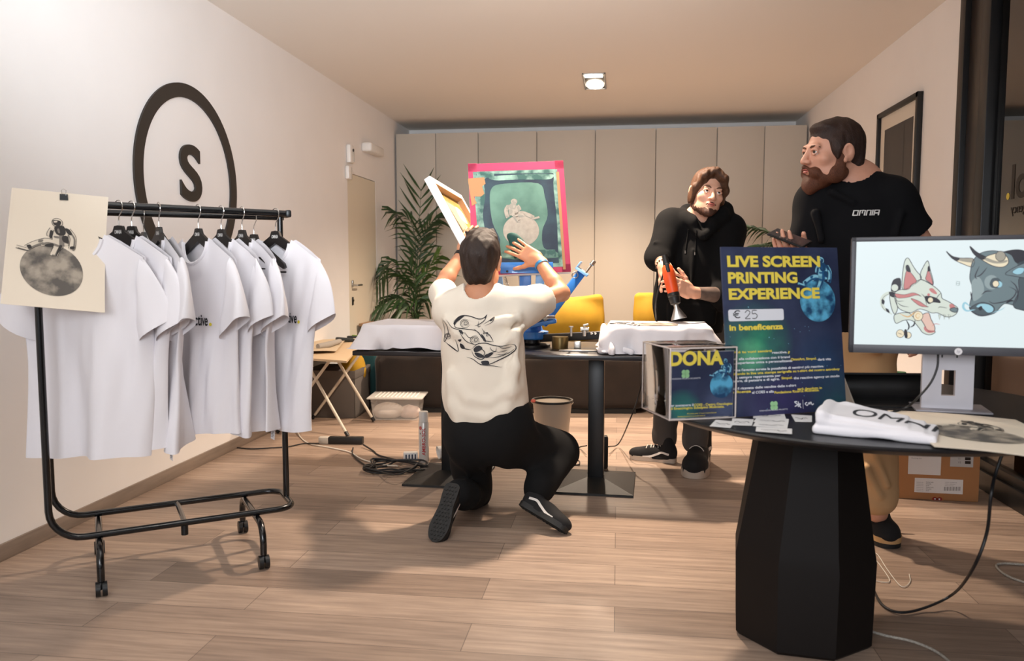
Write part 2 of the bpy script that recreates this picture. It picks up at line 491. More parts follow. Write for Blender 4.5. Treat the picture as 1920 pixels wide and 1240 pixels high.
# ------------------------------------------------------------------ room shell
XL, XR, H = -2.413, 1.894, 2.722
YB, YW = -2.0, 9.10          # open shop-front side behind the camera, back wall
CY, CZ = 8.46, 2.576         # wardrobe fronts and top
def floor_mat():
    m = bpy.data.materials.new('vinyl_planks'); m.use_nodes = True; nt = m.node_tree; b = nt.nodes['Principled BSDF']
    N = nt.nodes.new; L = nt.links.new
    tc = N('ShaderNodeTexCoord'); br = N('ShaderNodeTexBrick')
    mp = N('ShaderNodeMapping'); L(tc.outputs['Object'], mp.inputs[0]); L(mp.outputs[0], br.inputs['Vector'])
    br.offset = 0.37; br.inputs['Scale'].default_value = 1; br.inputs['Brick Width'].default_value = 1.25; br.inputs['Row Height'].default_value = 0.19
    br.inputs['Mortar Size'].default_value = 0.0012; br.inputs['Mortar Smooth'].default_value = 0.1; br.inputs['Bias'].default_value = 0
    br.inputs['Color1'].default_value = lin('#b59f8d'); br.inputs['Color2'].default_value = lin('#8f7b6c'); br.inputs['Mortar'].default_value = lin('#5c4e45')
    n1 = N('ShaderNodeTexNoise'); mp2 = N('ShaderNodeMapping'); mp2.inputs['Scale'].default_value = (1.6, 26, 1); L(tc.outputs['Object'], mp2.inputs[0]); L(mp2.outputs[0], n1.inputs[0])
    n1.inputs['Scale'].default_value = 1.6; n1.inputs['Detail'].default_value = 7; n1.inputs['Roughness'].default_value = 0.65
    r1 = N('ShaderNodeValToRGB'); r1.color_ramp.elements[0].position = 0.33; r1.color_ramp.elements[1].position = 0.68
    r1.color_ramp.elements[0].color = (0.62, 0.60, 0.60, 1); r1.color_ramp.elements[1].color = (1.14, 1.13, 1.12, 1); L(n1.outputs[0], r1.inputs[0])
    n2 = N('ShaderNodeTexNoise'); mp3 = N('ShaderNodeMapping'); mp3.inputs['Scale'].default_value = (0.8, 4, 1); L(tc.outputs['Object'], mp3.inputs[0]); L(mp3.outputs[0], n2.inputs[0]); n2.inputs['Scale'].default_value = 1.5; n2.inputs['Detail'].default_value = 3
    r2 = N('ShaderNodeValToRGB'); r2.color_ramp.elements[0].color = (0.80, 0.80, 0.82, 1); r2.color_ramp.elements[1].color = (1.12, 1.1, 1.07, 1); L(n2.outputs[0], r2.inputs[0])
    m1 = N('ShaderNodeMix'); m1.data_type = 'RGBA'; m1.blend_type = 'MULTIPLY'; m1.inputs['Factor'].default_value = 1; L(br.outputs['Color'], m1.inputs['A']); L(r1.outputs[0], m1.inputs['B'])
    m2 = N('ShaderNodeMix'); m2.data_type = 'RGBA'; m2.blend_type = 'MULTIPLY'; m2.inputs['Factor'].default_value = 1; L(m1.outputs['Result'], m2.inputs['A']); L(r2.outputs[0], m2.inputs['B'])
    L(m2.outputs['Result'], b.inputs['Base Color']); b.inputs['Roughness'].default_value = 0.42
    bp = N('ShaderNodeBump'); bp.inputs['Strength'].default_value = 0.12; bp.inputs['Distance'].default_value = 0.002; L(n1.outputs[0], bp.inputs['Height']); L(bp.outputs[0], b.inputs['Normal'])
    return m
M_FLOOR = floor_mat()
M_WALL = mat('white_paint', '#efebe8', 0.75, noise=0.015, nscale=3, bump=0.03, bscale=180)
M_CEIL = mat('ceiling_paint', '#e8e2da', 0.85)
M_CAB = mat('greige_lacquer', '#beb5a8', 0.5)
M_DARK = mat('dark_gap', '#191715', 0.9)
M_BASEB = mat('wood_baseboard', '#85766a', 0.5, noise=0.2, nscale=3, stretch=(10, 1, 10))
M_DOOR = mat('ivory_door', '#ddd3bf', 0.6)
M_BLACKM = mat('black_powder_coat', '#101113', 0.38)
M_CHROME = mat('chrome', '#d8d6d2', 0.18, 1.0)
M_STEEL = mat('satin_steel', '#b9b6b1', 0.32, 1.0)
M_WHITEP = mat('white_plastic', '#e8e4de', 0.4)
M_BLK = mat('black_plastic', '#131314', 0.42)
M_PITCH = mat('logo_brown_black', '#2c2621', 0.55)

structure(MB().box((0.9, (YB+YW)/2, -0.05), (7.0, YW-YB+0.2, 0.1)).build('floor', M_FLOOR))
structure(MB().box((0.9, (YB+YW)/2, H+0.05), (7.0, YW-YB+0.2, 0.1)).build('ceiling', M_CEIL))
# left wall with the door opening left as a shallow recess
DY0, DY1, DZ = 6.934, 7.771, 2.0
wl = MB()
wl.box((XL-0.06, (YB+DY0)/2, H/2), (0.12, DY0-YB, H)); wl.box((XL-0.06, (DY1+YW)/2, H/2), (0.12, YW-DY1, H))
wl.box((XL-0.06, (DY0+DY1)/2, (DZ+H)/2), (0.12, DY1-DY0, H-DZ)); wl.box((XL-0.09, (DY0+DY1)/2, DZ/2), (0.06, DY1-DY0, DZ))
structure(wl.build('wall_left', M_WALL))
structure(MB().box((-0.26, YW+0.05, H/2), (4.5, 0.1, H)).build('wall_back', M_WALL))
WY = 4.872
structure(MB().box((XR+0.06, (WY+YW)/2, H/2), (0.12, YW-WY, H)).build('wall_right', M_WALL))
structure(MB().box((XL+0.006, (YB+DY0)/2, 0.034), (0.012, DY0-YB, 0.068), 0.002).build('baseboard_left', M_BASEB))
structure(MB().box((XR-0.006, (WY+CY)/2, 0.034), (0.012, CY-WY, 0.068), 0.002).build('baseboard_right', M_BASEB))
# flush door in the left wall
d1 = structure(MB().box((XL-0.02, (DY0+DY1)/2, DZ/2-0.002), (0.036, DY1-DY0-0.008, DZ-0.008)).build('door_1', M_DOOR))
hd = MB(); hd.box((XL+0.004, 7.02, 1.0), (0.008, 0.034, 0.06), 0.003); hd.cyl((XL, 7.02, 0.985), (XL+0.05, 7.02, 0.985), 0.009)
hd.tube([(XL+0.05, 7.015, 0.985), (XL+0.052, 7.06, 0.985), (XL+0.05, 7.15, 0.985)], 0.009)
hd.build('door_handle', M_STEEL, d1)
lk = MB(); lk.box((XL+0.004, 7.02, 0.84), (0.008, 0.03, 0.075), 0.003); lk.cyl((XL+0.006, 7.02, 0.845), (XL+0.014, 7.02, 0.845), 0.01); lk.build('lock_plate', mat('dark_steel', '#4b463f', 0.4, 1.0), d1)

# black framed glazing along the right
win = structure(MB().box((XR+0.045, WY-0.035, H/2), (0.11, 0.07, H), 0.004).build('window_1', M_BLACKM))
MB().box((XR+0.05, WY-0.17, H/2), (0.06, 0.20, H), 0.004).build('frame_infill', mat('bronze_aluminium', '#2d2622', 0.35), win)
MB().box((XR+0.045, WY-0.32, H/2), (0.10, 0.10, H), 0.004).build('window_post', M_BLACKM, win)
MB().box((XR+0.045, (YB+4.50)/2, H-0.045), (0.10, 4.50-YB, 0.09), 0.004).build('top_rail', M_BLACKM, win)
br = MB(); br.box((XR+0.045, (YB+4.50)/2, 0.05), (0.10, 4.50-YB, 0.10), 0.004); br.box((XR+0.035, (YB+4.50)/2, 0.125), (0.05, 4.50-YB, 0.05), 0.003); br.build('bottom_rail', M_BLACKM, win)
def glass_mat(name, tint=(0.9, 0.9, 0.88, 1), refl=0.12, ior=1.5):
    m = bpy.data.materials.new(name); m.use_nodes = True; nt = m.node_tree; nt.nodes.clear()
    o = nt.nodes.new('ShaderNodeOutputMaterial'); t = nt.nodes.new('ShaderNodeBsdfTransparent'); g = nt.nodes.new('ShaderNodeBsdfGlossy')
    t.inputs[0].default_value = tint; g.inputs['Roughness'].default_value = 0.0
    fr = nt.nodes.new('ShaderNodeFresnel'); fr.inputs[0].default_value = ior
    ad = nt.nodes.new('ShaderNodeMath'); ad.operation = 'ADD'; ad.inputs[1].default_value = refl; ad.use_clamp = True
    nt.links.new(fr.outputs[0], ad.inputs[0])
    mx = nt.nodes.new('ShaderNodeMixShader'); nt.links.new(ad.outputs[0], mx.inputs[0]); nt.links.new(t.outputs[0], mx.inputs[1]); nt.links.new(g.outputs[0], mx.inputs[2]); nt.links.new(mx.outputs[0], o.inputs[0])
    return m
M_GLASS = glass_mat('window_glass', (0.55, 0.53, 0.50, 1), 0.10)
M_ACRYL = glass_mat('clear_acrylic', (0.98, 0.98, 0.98, 1), 0.0, 1.15)
MB().box((XR+0.045, (YB+4.48)/2, 1.36), (0.006, 4.48-YB, 2.5)).build('glass_pane', M_GLASS, win)
# vinyl lettering on the glass, read from the other side
art = Art()
M_LET = mat('dark_vinyl', '#241f1c', 0.6); M_YEL = mat('yellow_vinyl', '#cdb648', 0.6)
art.disc(0.02, 0.012, 0.017, 0.017, 1); art.text('simpol', 0.05, 0, 0.165, 0, mirror=True, bold=0.02)
art.text('the reactive agency', 0.055, -0.075, 0.045, 0, mirror=True, bold=0.01)
art.build('glass_lettering', [M_LET, M_YEL], plane_fn((XR+0.041, onX(1871, 350, XR).y, onX(1880, 372, XR).z), (0, -1, 0), (0, 0, 1), (-1, 0, 0)), win)
# the dim neighbouring passage beyond the glass
structure(MB().box((3.6, (YB+YW)/2, H/2), (0.1, YW-YB, H)).build('wall_passage', mat('passage_paint', '#a5957f', 0.8)))
structure(MB().box((2.75, 6.2, H/2), (1.7, 0.1, H)).build('wall_passage_end', mat('passage_paint_dark', '#8d8070', 0.8)))

# ------------------------------------------------------------------ wall emblem
def em_fn(u, v, w): return Vector((XL+0.001+w, 4.272+u, 1.640+v))
em = thing('wall_emblem', 'large dark ring emblem with a bold S inside mounted on the white left wall', 'wall sign', (XL, 4.272, 1.64))
rg = MB(); n = 96
Vr = []; 
for (r, w) in ((0.538, 0.001), (0.538, 0.012), (0.462, 0.012), (0.462, 0.001)):
    for i in range(n): t = 2*math.pi*i/n; Vr.append((XL+w, 4.272+r*math.cos(t), 1.640+r*math.sin(t)))
rg.add(Vr, [[q*n+i, q*n+(i+1) % n, ((q+1) % 4)*n+(i+1) % n, ((q+1) % 4)*n+i] for q in range(4) for i in range(n)])
rg.build('ring', M_PITCH, em, True)
def letter_solid(ch, fn, w, h, th, bold=0.03):
    """one extruded letter; fn(u, v, w) places it, centred"""
    cu = bpy.data.curves.new('t', 'FONT'); cu.body = ch; cu.size = 1; cu.offset = bold; cu.extrude = 0.5; cu.resolution_u = 8
    o = bpy.data.objects.new('t', cu); COL.objects.link(o); dg = bpy.context.evaluated_depsgraph_get(); dg.update()
    me = o.evaluated_get(dg).to_mesh(); V = np.array([v.co[:] for v in me.vertices]); F = [list(p.vertices) for p in me.polygons]
    bpy.data.objects.remove(o); bpy.data.curves.remove(cu)
    lo, hi = V.min(0), V.max(0); V = (V-(lo+hi)/2)/(hi-lo)
    return MB().add([fn(x*w, y*h, (z+0.5)*th+0.001) for x, y, z in V], F)
letter_solid('S', lambda u, v, w: Vector((XL+w, 4.272+u, 1.688+v)), 0.222, 0.318, 0.013, 0.02).build('letter', M_PITCH, em, True)

# ------------------------------------------------------------------ wardrobes
seams = [-2.395, -1.954, -1.493, -0.866, -0.252, 0.372, 0.990, 1.459, 1.875]
units = [((0, 1, 2), 'greige two-door wardrobe in the left corner behind the palm'), ((2, 3), 'single-door greige wardrobe behind the tilted screen frames'),
         ((3, 4), 'single-door greige wardrobe directly behind the pink-taped screen'), ((4, 5), 'single-door greige wardrobe between the pink-taped screen and the man in the hoodie'),
         ((5, 6), 'single-door greige wardrobe directly behind the man in the hoodie'), ((6, 7, 8), 'greige two-door wardrobe in the right corner beside the bearded man')]
for ids, lab in units:
    x0, x1 = seams[ids[0]], seams[ids[-1]]
    t = thing('wardrobe', lab, 'wardrobe', ((x0+x1)/2, CY+0.3, 0), group=None)
    MB().box(((x0+x1)/2, CY+0.32, CZ/2-0.004), (x1-x0-0.004, 0.59, CZ-0.008)).build('carcass', M_CAB, t, True)
    for a, b in zip(ids[:-1], ids[1:]):
        xa, xb = seams[a], seams[b]
        MB().box(((xa+xb)/2, CY+0.011, CZ/2), (xb-xa-0.008, 0.022, CZ), 0.0015).build('door', M_CAB, t, True)
# ------------------------------------------------------------------ recessed ceiling spot
lp = thing('ceiling_spotlight', 'square recessed steel ceiling spotlight, lit, above the room', 'ceiling light', (-0.215, 6.90, H))
f = MB()
cx, cy = -0.215, 6.90
for a, b, c, dd in ((cx-0.088, cy, 0.014, 0.57), (cx+0.088, cy, 0.014, 0.57)): f.box((a, b, H-0.004), (c, dd, 0.012), 0.002)
for yy in (-0.278, 0.278): f.box((cx, cy+yy, H-0.004), (0.19, 0.014, 0.012), 0.002)
f.build('frame', M_STEEL, lp, True)
MB().box((cx, cy, H-0.003), (0.166, 0.545, 0.004)).build('backplate', mat('spot_housing', '#4a3f33', 0.45, 0.6), lp, True)
M_LAMP = mat('lamp_glow', '#fff3dd', 0.4, emit='#fff0d8', estr=14)
for yy in (0.10,):
    lb = MB(); lb.lathe([(0.074, H-0.006), (0.074, H-0.012), (0.05, H-0.018), (0.0, H-0.02)], (0, 0, 0), 24); 
    lb.v = [(x*1.0+cx, y*2.2+cy+yy, z) for x, y, z in lb.v]
    lb.build('bulb', M_LAMP, lp, True)
MB().box((cx-0.002, cy-0.215, H-0.008), (0.145, 0.085, 0.006), 0.002).build('reflector', M_LAMP, lp, True)

# ------------------------------------------------------------------ small fixtures on the left wall
p = onX(652, 289, XL)
s1 = thing('motion_sensor', 'small white motion sensor with a dark lens on the wall above the door corner', 'sensor', (XL, p.y, p.z))
MB().box((XL+0.022, p.y, p.z), (0.044, 0.10, 0.165), 0.016).build('housing', M_WHITEP, s1, True)
MB().cyl((XL+0.04, p.y+0.02, p.z+0.035), (XL+0.05, p.y+0.02, p.z+0.035), 0.014).build('lens', M_BLK, s1, True)
MB().box((XL+0.046, p.y+0.035, p.z-0.02), (0.006, 0.016, 0.09), 0.003).build('window_strip', mat('sensor_grey', '#b9b2a8', 0.3), s1, True)
p = onX(650, 324, XL)
s2 = thing('alarm_contact', 'small white alarm contact box on the wall below the motion sensor', 'sensor', (XL, p.y, p.z))
MB().box((XL+0.02, p.y, p.z), (0.04, 0.10, 0.12), 0.015).build('housing', M_WHITEP, s2, True)
MB().box((XL+0.018, p.y+0.085, p.z+0.01), (0.03, 0.05, 0.03), 0.008).build('magnet', M_WHITEP, s2, True)
p = onX(690, 281, XL)
s3 = thing('wall_lamp', 'white horizontal box-shaped wall lamp above the ivory door', 'wall lamp', (XL, p.y, p.z))
MB().box((XL+0.05, p.y, p.z), (0.10, 0.42, 0.085), 0.02, seg=3).build('shade', M_WHITEP, s3, True)
MB().box((XL+0.005, p.y, p.z), (0.01, 0.16, 0.06)).build('wall_plate', M_STEEL, s3, True)

# ------------------------------------------------------------------ framed picture on the right wall
pic = thing('framed_picture', 'tall black framed dark print with white mat on the right wall behind the bearded man', 'picture', (XR, 5.8, 1.78))
y0, y1, z0, z1 = 5.40, 6.20, 1.20, 2.262
fm = MB()
for a, b in (((y0+0.017, (z0+z1)/2), (0.034, z1-z0)), ((y1-0.017, (z0+z1)/2), (0.034, z1-z0)), (((y0+y1)/2, z0+0.017), (y1-y0, 0.034)), (((y0+y1)/2, z1-0.017), (y1-y0, 0.034))):
    fm.box((XR-0.018, a[0], a[1]), (0.036, b[0], b[1]), 0.002)
fm.build('frame', M_BLK, pic, True)
MB().box((XR-0.008, (y0+y1)/2, (z0+z1)/2), (0.01, y1-y0-0.06, z1-z0-0.06)).build('mat_board', mat('mat_board', '#d9d0c2', 0.8), pic, True)
pa = Art(); pa.rect(0, 0, 0.56, 0.80, 0)
pa.build('print', mat('print_umber', '#37302c', 0.35), plane_fn((XR-0.0135, y1-0.12, z0+0.13), (0, -1, 0), (0, 0, 1), (-1, 0, 0)), pic, True)
pa = Art(); pa.poly([(0.30, 0.22), (0.36, 0.22), (0.345, 0.34), (0.33, 0.36), (0.315, 0.34)], 1, 2); pa.rect(0.326, 0.24, 0.334, 0.33, 2, 3); pa.rect(0.0, 0.0, 0.56, 0.2, 3, 2); pa.rect(0.395, 0.2, 0.40, 0.8, 3, 2)
pa.build('print_motif', [mat('print_umber2', '#37302c', 0.35), mat('print_ember', '#6b4630', 0.4), mat('print_flame', '#e0a35c', 0.4), mat('print_black', '#211d1b', 0.35)],
         plane_fn((XR-0.014, y1-0.12, z0+0.13), (0, -1, 0), (0, 0, 1), (-1, 0, 0)), pic, True)
# ------------------------------------------------------------------ front display table
TZ = 0.740
M_TABLE = mat('table_black', '#1d1d20', 0.36, spec=0.4)
M_PED = mat('pedestal_black', '#120d0b', 0.6, spec=0.25)
M_WPAPER = mat('white_card', '#eceaea', 0.7)
M_INK = mat('ink', '#1b1b22', 0.6)
TC = (0.73, 2.574)
ft = thing('display_table', 'round black table with a faceted tapering pedestal holding the sign and the monitor', 'table', (TC[0], TC[1], 0))
MB().lathe([(0.0, TZ-0.030), (0.560, TZ-0.030), (0.605, TZ-0.024), (0.632, TZ-0.010), (0.6355, TZ-0.004), (0.632, TZ), (0.0, TZ)], (TC[0], TC[1], 0), 96).build('tabletop', M_TABLE, ft, True, ang=25)
pc = (0.592, 2.565); pd = MB(); prof = [(0.205, 0.0), (0.216, 0.012), (0.222, 0.27), (0.215, 0.31), (0.150, TZ-0.030)]; vs = []; n = 8
for r, z in prof:
    for i in range(n): t = 2*math.pi*(i+0.33)/n + (0.0 if z < 0.4 else 0.12); vs.append((pc[0]+r*math.cos(t), pc[1]+r*math.sin(t), z))
pd.add(vs, [[j*n+i, j*n+(i+1) % n, (j+1)*n+(i+1) % n, (j+1)*n+i] for j in range(len(prof)-1) for i in range(n)] + [list(range(n))[::-1], list(range((len(prof)-1)*n, len(prof)*n))])
pd.build('pedestal', M_PED, ft, True, ang=12)

def local_uv(t):
    """pixel -> (u, v) on the thing's own x-z plane"""
    M = WORLD[t.name]; o = M.translation; nrm = M.to_3x3() @ Vector((0, -1, 0)); Mi = M.inverted()
    def f(px, py, off=0.0):
        q = Mi @ onP(px, py, o + nrm*off, nrm); return (q.x, q.z)
    return f
FRONT = lambda off: plane_fn((0, -off, 0), (1, 0, 0), (0, 0, 1), (0, -1, 0))

# --- artwork: an astronaut sitting on a moon (own simplified drawing), unit moon radius
def astronaut(art, cx, cy, r, moon, light, dark, mid, flip=1, L=1, ry=1.0, spots=None):
    P = lambda x, y: (cx+flip*x*r, cy+y*r*ry)
    art.disc(cx, cy, r, r*ry, moon, L, 48)
    S = lambda pts, w, m, l: art.stroke([P(*p) for p in pts], w*r, m, l, n=4)
    limbs = [([(0.30, 1.00), (-0.06, 1.10), (-0.30, 1.04)], 0.27), ([(-0.24, 1.10), (-0.50, 0.97), (-0.74, 0.80)], 0.20), ([(-0.66, 0.74), (-0.86, 0.77), (-1.06, 0.83)], 0.10),
             ([(0.35, 1.02), (0.24, 0.90), (0.11, 0.62)], 0.23), ([(0.15, 0.62), (0.0, 0.65)], 0.13), ([(0.34, 1.02), (0.36, 1.32), (0.37, 1.62)], 0.50),
             ([(0.62, 1.64), (0.77, 1.38), (0.76, 1.12), (0.70, 0.88)], 0.19), ([(0.13, 1.64), (0.03, 1.46), (0.02, 1.34)], 0.16)]
    for pts, w in limbs: S(pts, w+0.035, dark, L+1)
    art.disc(*P(0.30, 1.90), 0.185*r, 0.185*r*ry, dark, L+1, 20)
    for pts, w in limbs:
        S(pts, w, light, L+2)
        S([(x+0.045, y-0.05) for x, y in pts], w*0.34, mid, L+3)
    art.disc(*P(0.30, 1.90), 0.165*r, 0.165*r*ry, light, L+3, 20)
    D = lambda pts, m, l: art.poly([P(*p) for p in pts], m, l, True, 3)
    D([(0.20, 1.74), (0.50, 1.78), (0.55, 1.50), (0.44, 1.40), (0.24, 1.44)], dark, L+4); D([(0.28, 1.64), (0.34, 1.66), (0.36, 1.50), (0.30, 1.50)], mid, L+5)
    D([(0.15, 1.97), (0.30, 2.00), (0.42, 1.95), (0.38, 1.80), (0.20, 1.79)], dark, L+4); D([(0.19, 1.95), (0.30, 1.97), (0.28, 1.91), (0.19, 1.90)], light, L+5)
    D([(0.55, 1.70), (0.68, 1.66), (0.76, 1.48), (0.66, 1.44), (0.57, 1.56)], dark, L+4)
    D([(0.42, 1.36), (0.60, 1.38), (0.62, 1.10), (0.44, 1.16)], dark, L+4); D([(0.16, 1.36), (0.40, 1.34), (0.40, 1.28), (0.18, 1.28)], mid, L+4)
    D([(0.06, 1.58), (0.15, 1.50), (0.07, 1.26), (0.0, 1.32)], dark, L+4)
    D([(0.30, 0.98), (0.40, 0.98), (0.26, 0.70), (0.15, 0.54)], dark, L+4)
    D([(-0.12, 1.00), (0.10, 1.06), (0.10, 0.92), (-0.16, 0.92)], dark, L+4); D([(-0.34, 1.16), (-0.20, 1.18), (-0.24, 1.08), (-0.36, 1.06)], mid, L+4)
    D([(-0.74, 0.90), (-0.62, 0.94), (-0.58, 0.82), (-0.68, 0.78)], dark, L+4); D([(0.66, 0.98), (0.80, 1.00), (0.78, 0.90), (0.66, 0.88)], dark, L+4)
    D([(-1.06, 0.80), (-0.80, 0.72), (-0.66, 0.70), (-0.80, 0.70)], dark, L+4)
    return art

def moon_mat(name, a, b, sc, rough=0.6, emit=False):
    m = bpy.data.materials.new(name); m.use_nodes = True; nt = m.node_tree; bs = nt.nodes['Principled BSDF']
    tc = nt.nodes.new('ShaderNodeTexCoord'); n = nt.nodes.new('ShaderNodeTexNoise'); n.inputs['Scale'].default_value = sc; n.inputs['Detail'].default_value = 6
    r = nt.nodes.new('ShaderNodeValToRGB'); r.color_ramp.elements[0].position = 0.40; r.color_ramp.elements[1].position = 0.60
    r.color_ramp.elements[0].color = lin(a); r.color_ramp.elements[1].color = lin(b)
    nt.links.new(tc.outputs['Object'], n.inputs[0]); nt.links.new(n.outputs[0], r.inputs[0]); nt.links.new(r.outputs[0], bs.inputs['Base Color'])
    bs.inputs['Roughness'].default_value = rough; return m
M_MOONB = moon_mat('blue_moon', '#12436b', '#5fb6dc', 26)
M_ASTL = mat('blue_suit', '#8fd0e6', 0.6); M_ASTD = mat('deep_blue_suit', '#17466e', 0.6); M_ASTM = mat('mid_blue', '#1d5b8b', 0.6)
M_YTXT = mat('sign_yellow', '#f2dc55', 0.6); M_WTXT = mat('sign_white', '#e9ebf2', 0.6); M_GLOGO = mat('logo_mint', '#9fd29a', 0.6)
def nebula(name, blobs):
    """navy print with noise clouds; blobs: (x, z, radius, colour, strength)"""
    m = bpy.data.materials.new(name); m.use_nodes = True; nt = m.node_tree; bs = nt.nodes['Principled BSDF']; N = nt.nodes.new; L = nt.links.new
    tc = N('ShaderNodeTexCoord'); n = N('ShaderNodeTexNoise'); n.inputs['Scale'].default_value = 11; n.inputs['Detail'].default_value = 5; L(tc.outputs['Object'], n.inputs[0])
    r = N('ShaderNodeValToRGB'); r.color_ramp.elements[0].position = 0.35; r.color_ramp.elements[1].position = 0.72; r.color_ramp.elements[0].color = lin('#232b49'); r.color_ramp.elements[1].color = lin('#36405f'); L(n.outputs[0], r.inputs[0])
    cur = r.outputs[0]
    for x, z, rad, c, st in blobs:
        mp = N('ShaderNodeMapping'); mp.inputs['Location'].default_value = (-x/rad, 0, -z/rad); mp.inputs['Scale'].default_value = (1/rad, 0, 1/rad); L(tc.outputs['Object'], mp.inputs[0])
        g = N('ShaderNodeTexGradient'); g.gradient_type = 'SPHERICAL'; L(mp.outputs[0], g.inputs[0])
        n2 = N('ShaderNodeTexNoise'); n2.inputs['Scale'].default_value = 18; n2.inputs['Detail'].default_value = 6; L(tc.outputs['Object'], n2.inputs[0])
        mu = N('ShaderNodeMath'); mu.operation = 'MULTIPLY'; L(g.outputs['Fac'], mu.inputs[0]); L(n2.outputs[0], mu.inputs[1])
        mu2 = N('ShaderNodeMath'); mu2.operation = 'MULTIPLY'; mu2.use_clamp = True; L(mu.outputs[0], mu2.inputs[0]); mu2.inputs[1].default_value = st
        mx = N('ShaderNodeMix'); mx.data_type = 'RGBA'; L(mu2.outputs[0], mx.inputs['Factor']); L(cur, mx.inputs['A']); mx.inputs['B'].default_value = lin(c); cur = mx.outputs['Result']
    L(cur, bs.inputs['Base Color']); bs.inputs['Roughness'].default_value = 0.55
    return m

# --- the big sign
SW, SH = 0.400, 0.484
sg = thing('event_sign', 'navy board sign reading LIVE SCREEN PRINTING EXPERIENCE with yellow lettering, standing on the round table', 'sign', (0.4953, 2.3504, TZ+0.0015), (-0.1314, 0, 0.4459))
MB().box((0, 0.003, SH/2), (SW, 0.006, SH), 0.0008).build('board', [nebula('sign_print', [(-0.10, 0.205, 0.13, '#2f8f6d', 1.5), (-0.12, 0.17, 0.06, '#7fe0a0', 1.0), (0.12, 0.13, 0.12, '#28517a', 1.2), (-0.02, 0.04, 0.16, '#3a2c66', 1.2), (0.16, 0.03, 0.1, '#1f5a62', 1.2)])], sg)
st = MB(); st.box((0, 0.0605, 0.168), (0.12, 0.005, 0.345), rot=(0.30, 0, 0)); st.build('easel_back', M_BLK, sg)
uv = local_uv(sg); sA = Art()
def stext(txt, px, py, pxr, hpx, mi, bold=0.03, layer=2, align='L'):
    a = uv(px, py); b = uv(pxr, py); h = abs(uv(px, py-hpx)[1]-a[1]); sA.text(txt, a[0], a[1], h, mi, layer, b[0]-a[0], bold*1.35)
a = uv(1533, 564)
astronaut(sA, a[0], a[1], 0.0625, 1, 2, 3, 4, 1, 2, 1.0, [(0.1, 0.2, 0.3, 0.22, 0.4), (-0.4, -0.2, 0.16, 0.22, 0), (0.3, -0.5, 0.25, 0.12, 0.3)])
stext('LIVE SCREEN', 1363, 500, 1537, 19.5, 0, 0.032, 9); stext('PRINTING', 1364.5, 531, 1494.5, 19.5, 0, 0.032, 9); stext('EXPERIENCE', 1366, 561.5, 1536.5, 19.5, 0, 0.032, 9)
b0 = uv(1366, 603); b1 = uv(1468.5, 579); sA.rrect(b0[0], b0[1], b1[0], b1[1], 0.006, 5, 2)
stext('€', 1374, 597, 1388, 14, 6, 0.005, 3)
two = [(0, .72), (.3, 1.0), (.6, .75), (.3, .3), (.02, .02), (.62, 0.0)]; five = [(.6, .98), (.1, .98), (.06, .6), (.4, .62), (.62, .35), (.4, .03), (.02, .05)]
for g, x in ((two, 1397), (five, 1410)):
    o = uv(x, 598); o2 = uv(x+15, 582); sA.stroke([(o[0]+q[0]*(o2[0]-o[0]), o[1]+q[1]*(o2[1]-o[1])) for q in g], 0.0022, 6, 3)
stext('in beneficenza', 1367.5, 620, 1468.5, 10.5, 0, 0.03, 2)
small = [(663.5, [('Perché tu vuoi sentirti ', 0, 1362, 1447), ('reactive.', 5, 1447.5, 1476), ('?', 0, 1477, 1481)]),
         (676.5, [("Grazie alla collaborazione con il brand ", 5, 1362, 1481), ('OmniArt, Simpol.', 0, 1482.5, 1531), ('darà vita', 5, 1533, 1558)]),
         (684, [("ad un'esperienza unica e personalizzata.", 5, 1362, 1486)]),
         (697.5, [("Durante l'evento avrete la possibilità di sentirvi più reactive.", 5, 1362, 1545)]),
         (704.5, [('realizzando in live una stampa serigrafia su t-shirt del nostro astroboy', 0, 1362, 1575)]),
         (711.5, [('che da sempre rappresenta per ', 5, 1362, 1464), ('Simpol.', 0, 1465, 1486), ('the reactive agency un modo', 5, 1488, 1574)]),
         (718, [('di essere, di pensare e di agire.', 5, 1362, 1462)]),
         (732, [('Tutto il ricavato delle vendite delle t-shirt ', 5, 1362, 1493), ('sarà devoluto in', 0, 1495, 1541)]),
         (738.5, [('beneficenza', 0, 1362, 1408), (' al COES e alla ', 5, 1410, 1451), ('Fondazione Ricerca Molinette.', 0, 1452, 1536)])]
for y, parts in small:
    for tx, mi, x0, x1 in parts: stext(tx, x0, y, x1, 4.4, mi, 0.02, 2)
o = uv(1451, 761)
for dx, dz in ((-.0055, .0055), (.0055, .0055), (-.0055, -.0055), (.0055, -.0055)): sA.disc(o[0]+dx, o[1]+dz, 0.0072, 0.0072, 7, 2, 16)
stext('FONDAZIONE RICERCA MOLINETTE', 1424, 772, 1477, 2.4, 5, 0.0, 2)
o = uv(1490, 760)
sA.stroke([(o[0]+x*.01, o[1]+y*.01) for x, y in ((.9, 1), (0, .9), (.9, .1), (0, -.4))], 0.003, 5); sA.stroke([(o[0]+x*.01, o[1]+y*.01) for x, y in ((1.3, 1), (1.2, -.5), (2, .2), (1.4, .2), (2.1, -.9))], 0.003, 5)
sA.stroke([(o[0]+.0285, o[1]+.014), (o[0]+.0285, o[1]-.012)], 0.0012, 5, smooth=False); sA.stroke([(o[0]+.04+x*.01, o[1]+y*.01) for x, y in ((.3, .6), (-.4, .2), (.3, -.3), (1, .5), (1.2, 0), (1.6, .6), (2, -.2), (2.6, .1))], 0.003, 5)
rs = random.Random(3)
for i in range(26): sA.disc(rs.uniform(-.19, .19), rs.uniform(.01, .27), .0009, .0009, 2, 1, 8)
for px, py, r in ((1538, 688, .0022), (1442, 633, .0016), (1403, 576, .0016)): o = uv(px, py); sA.disc(o[0], o[1], r, r, 2, 1, 12)
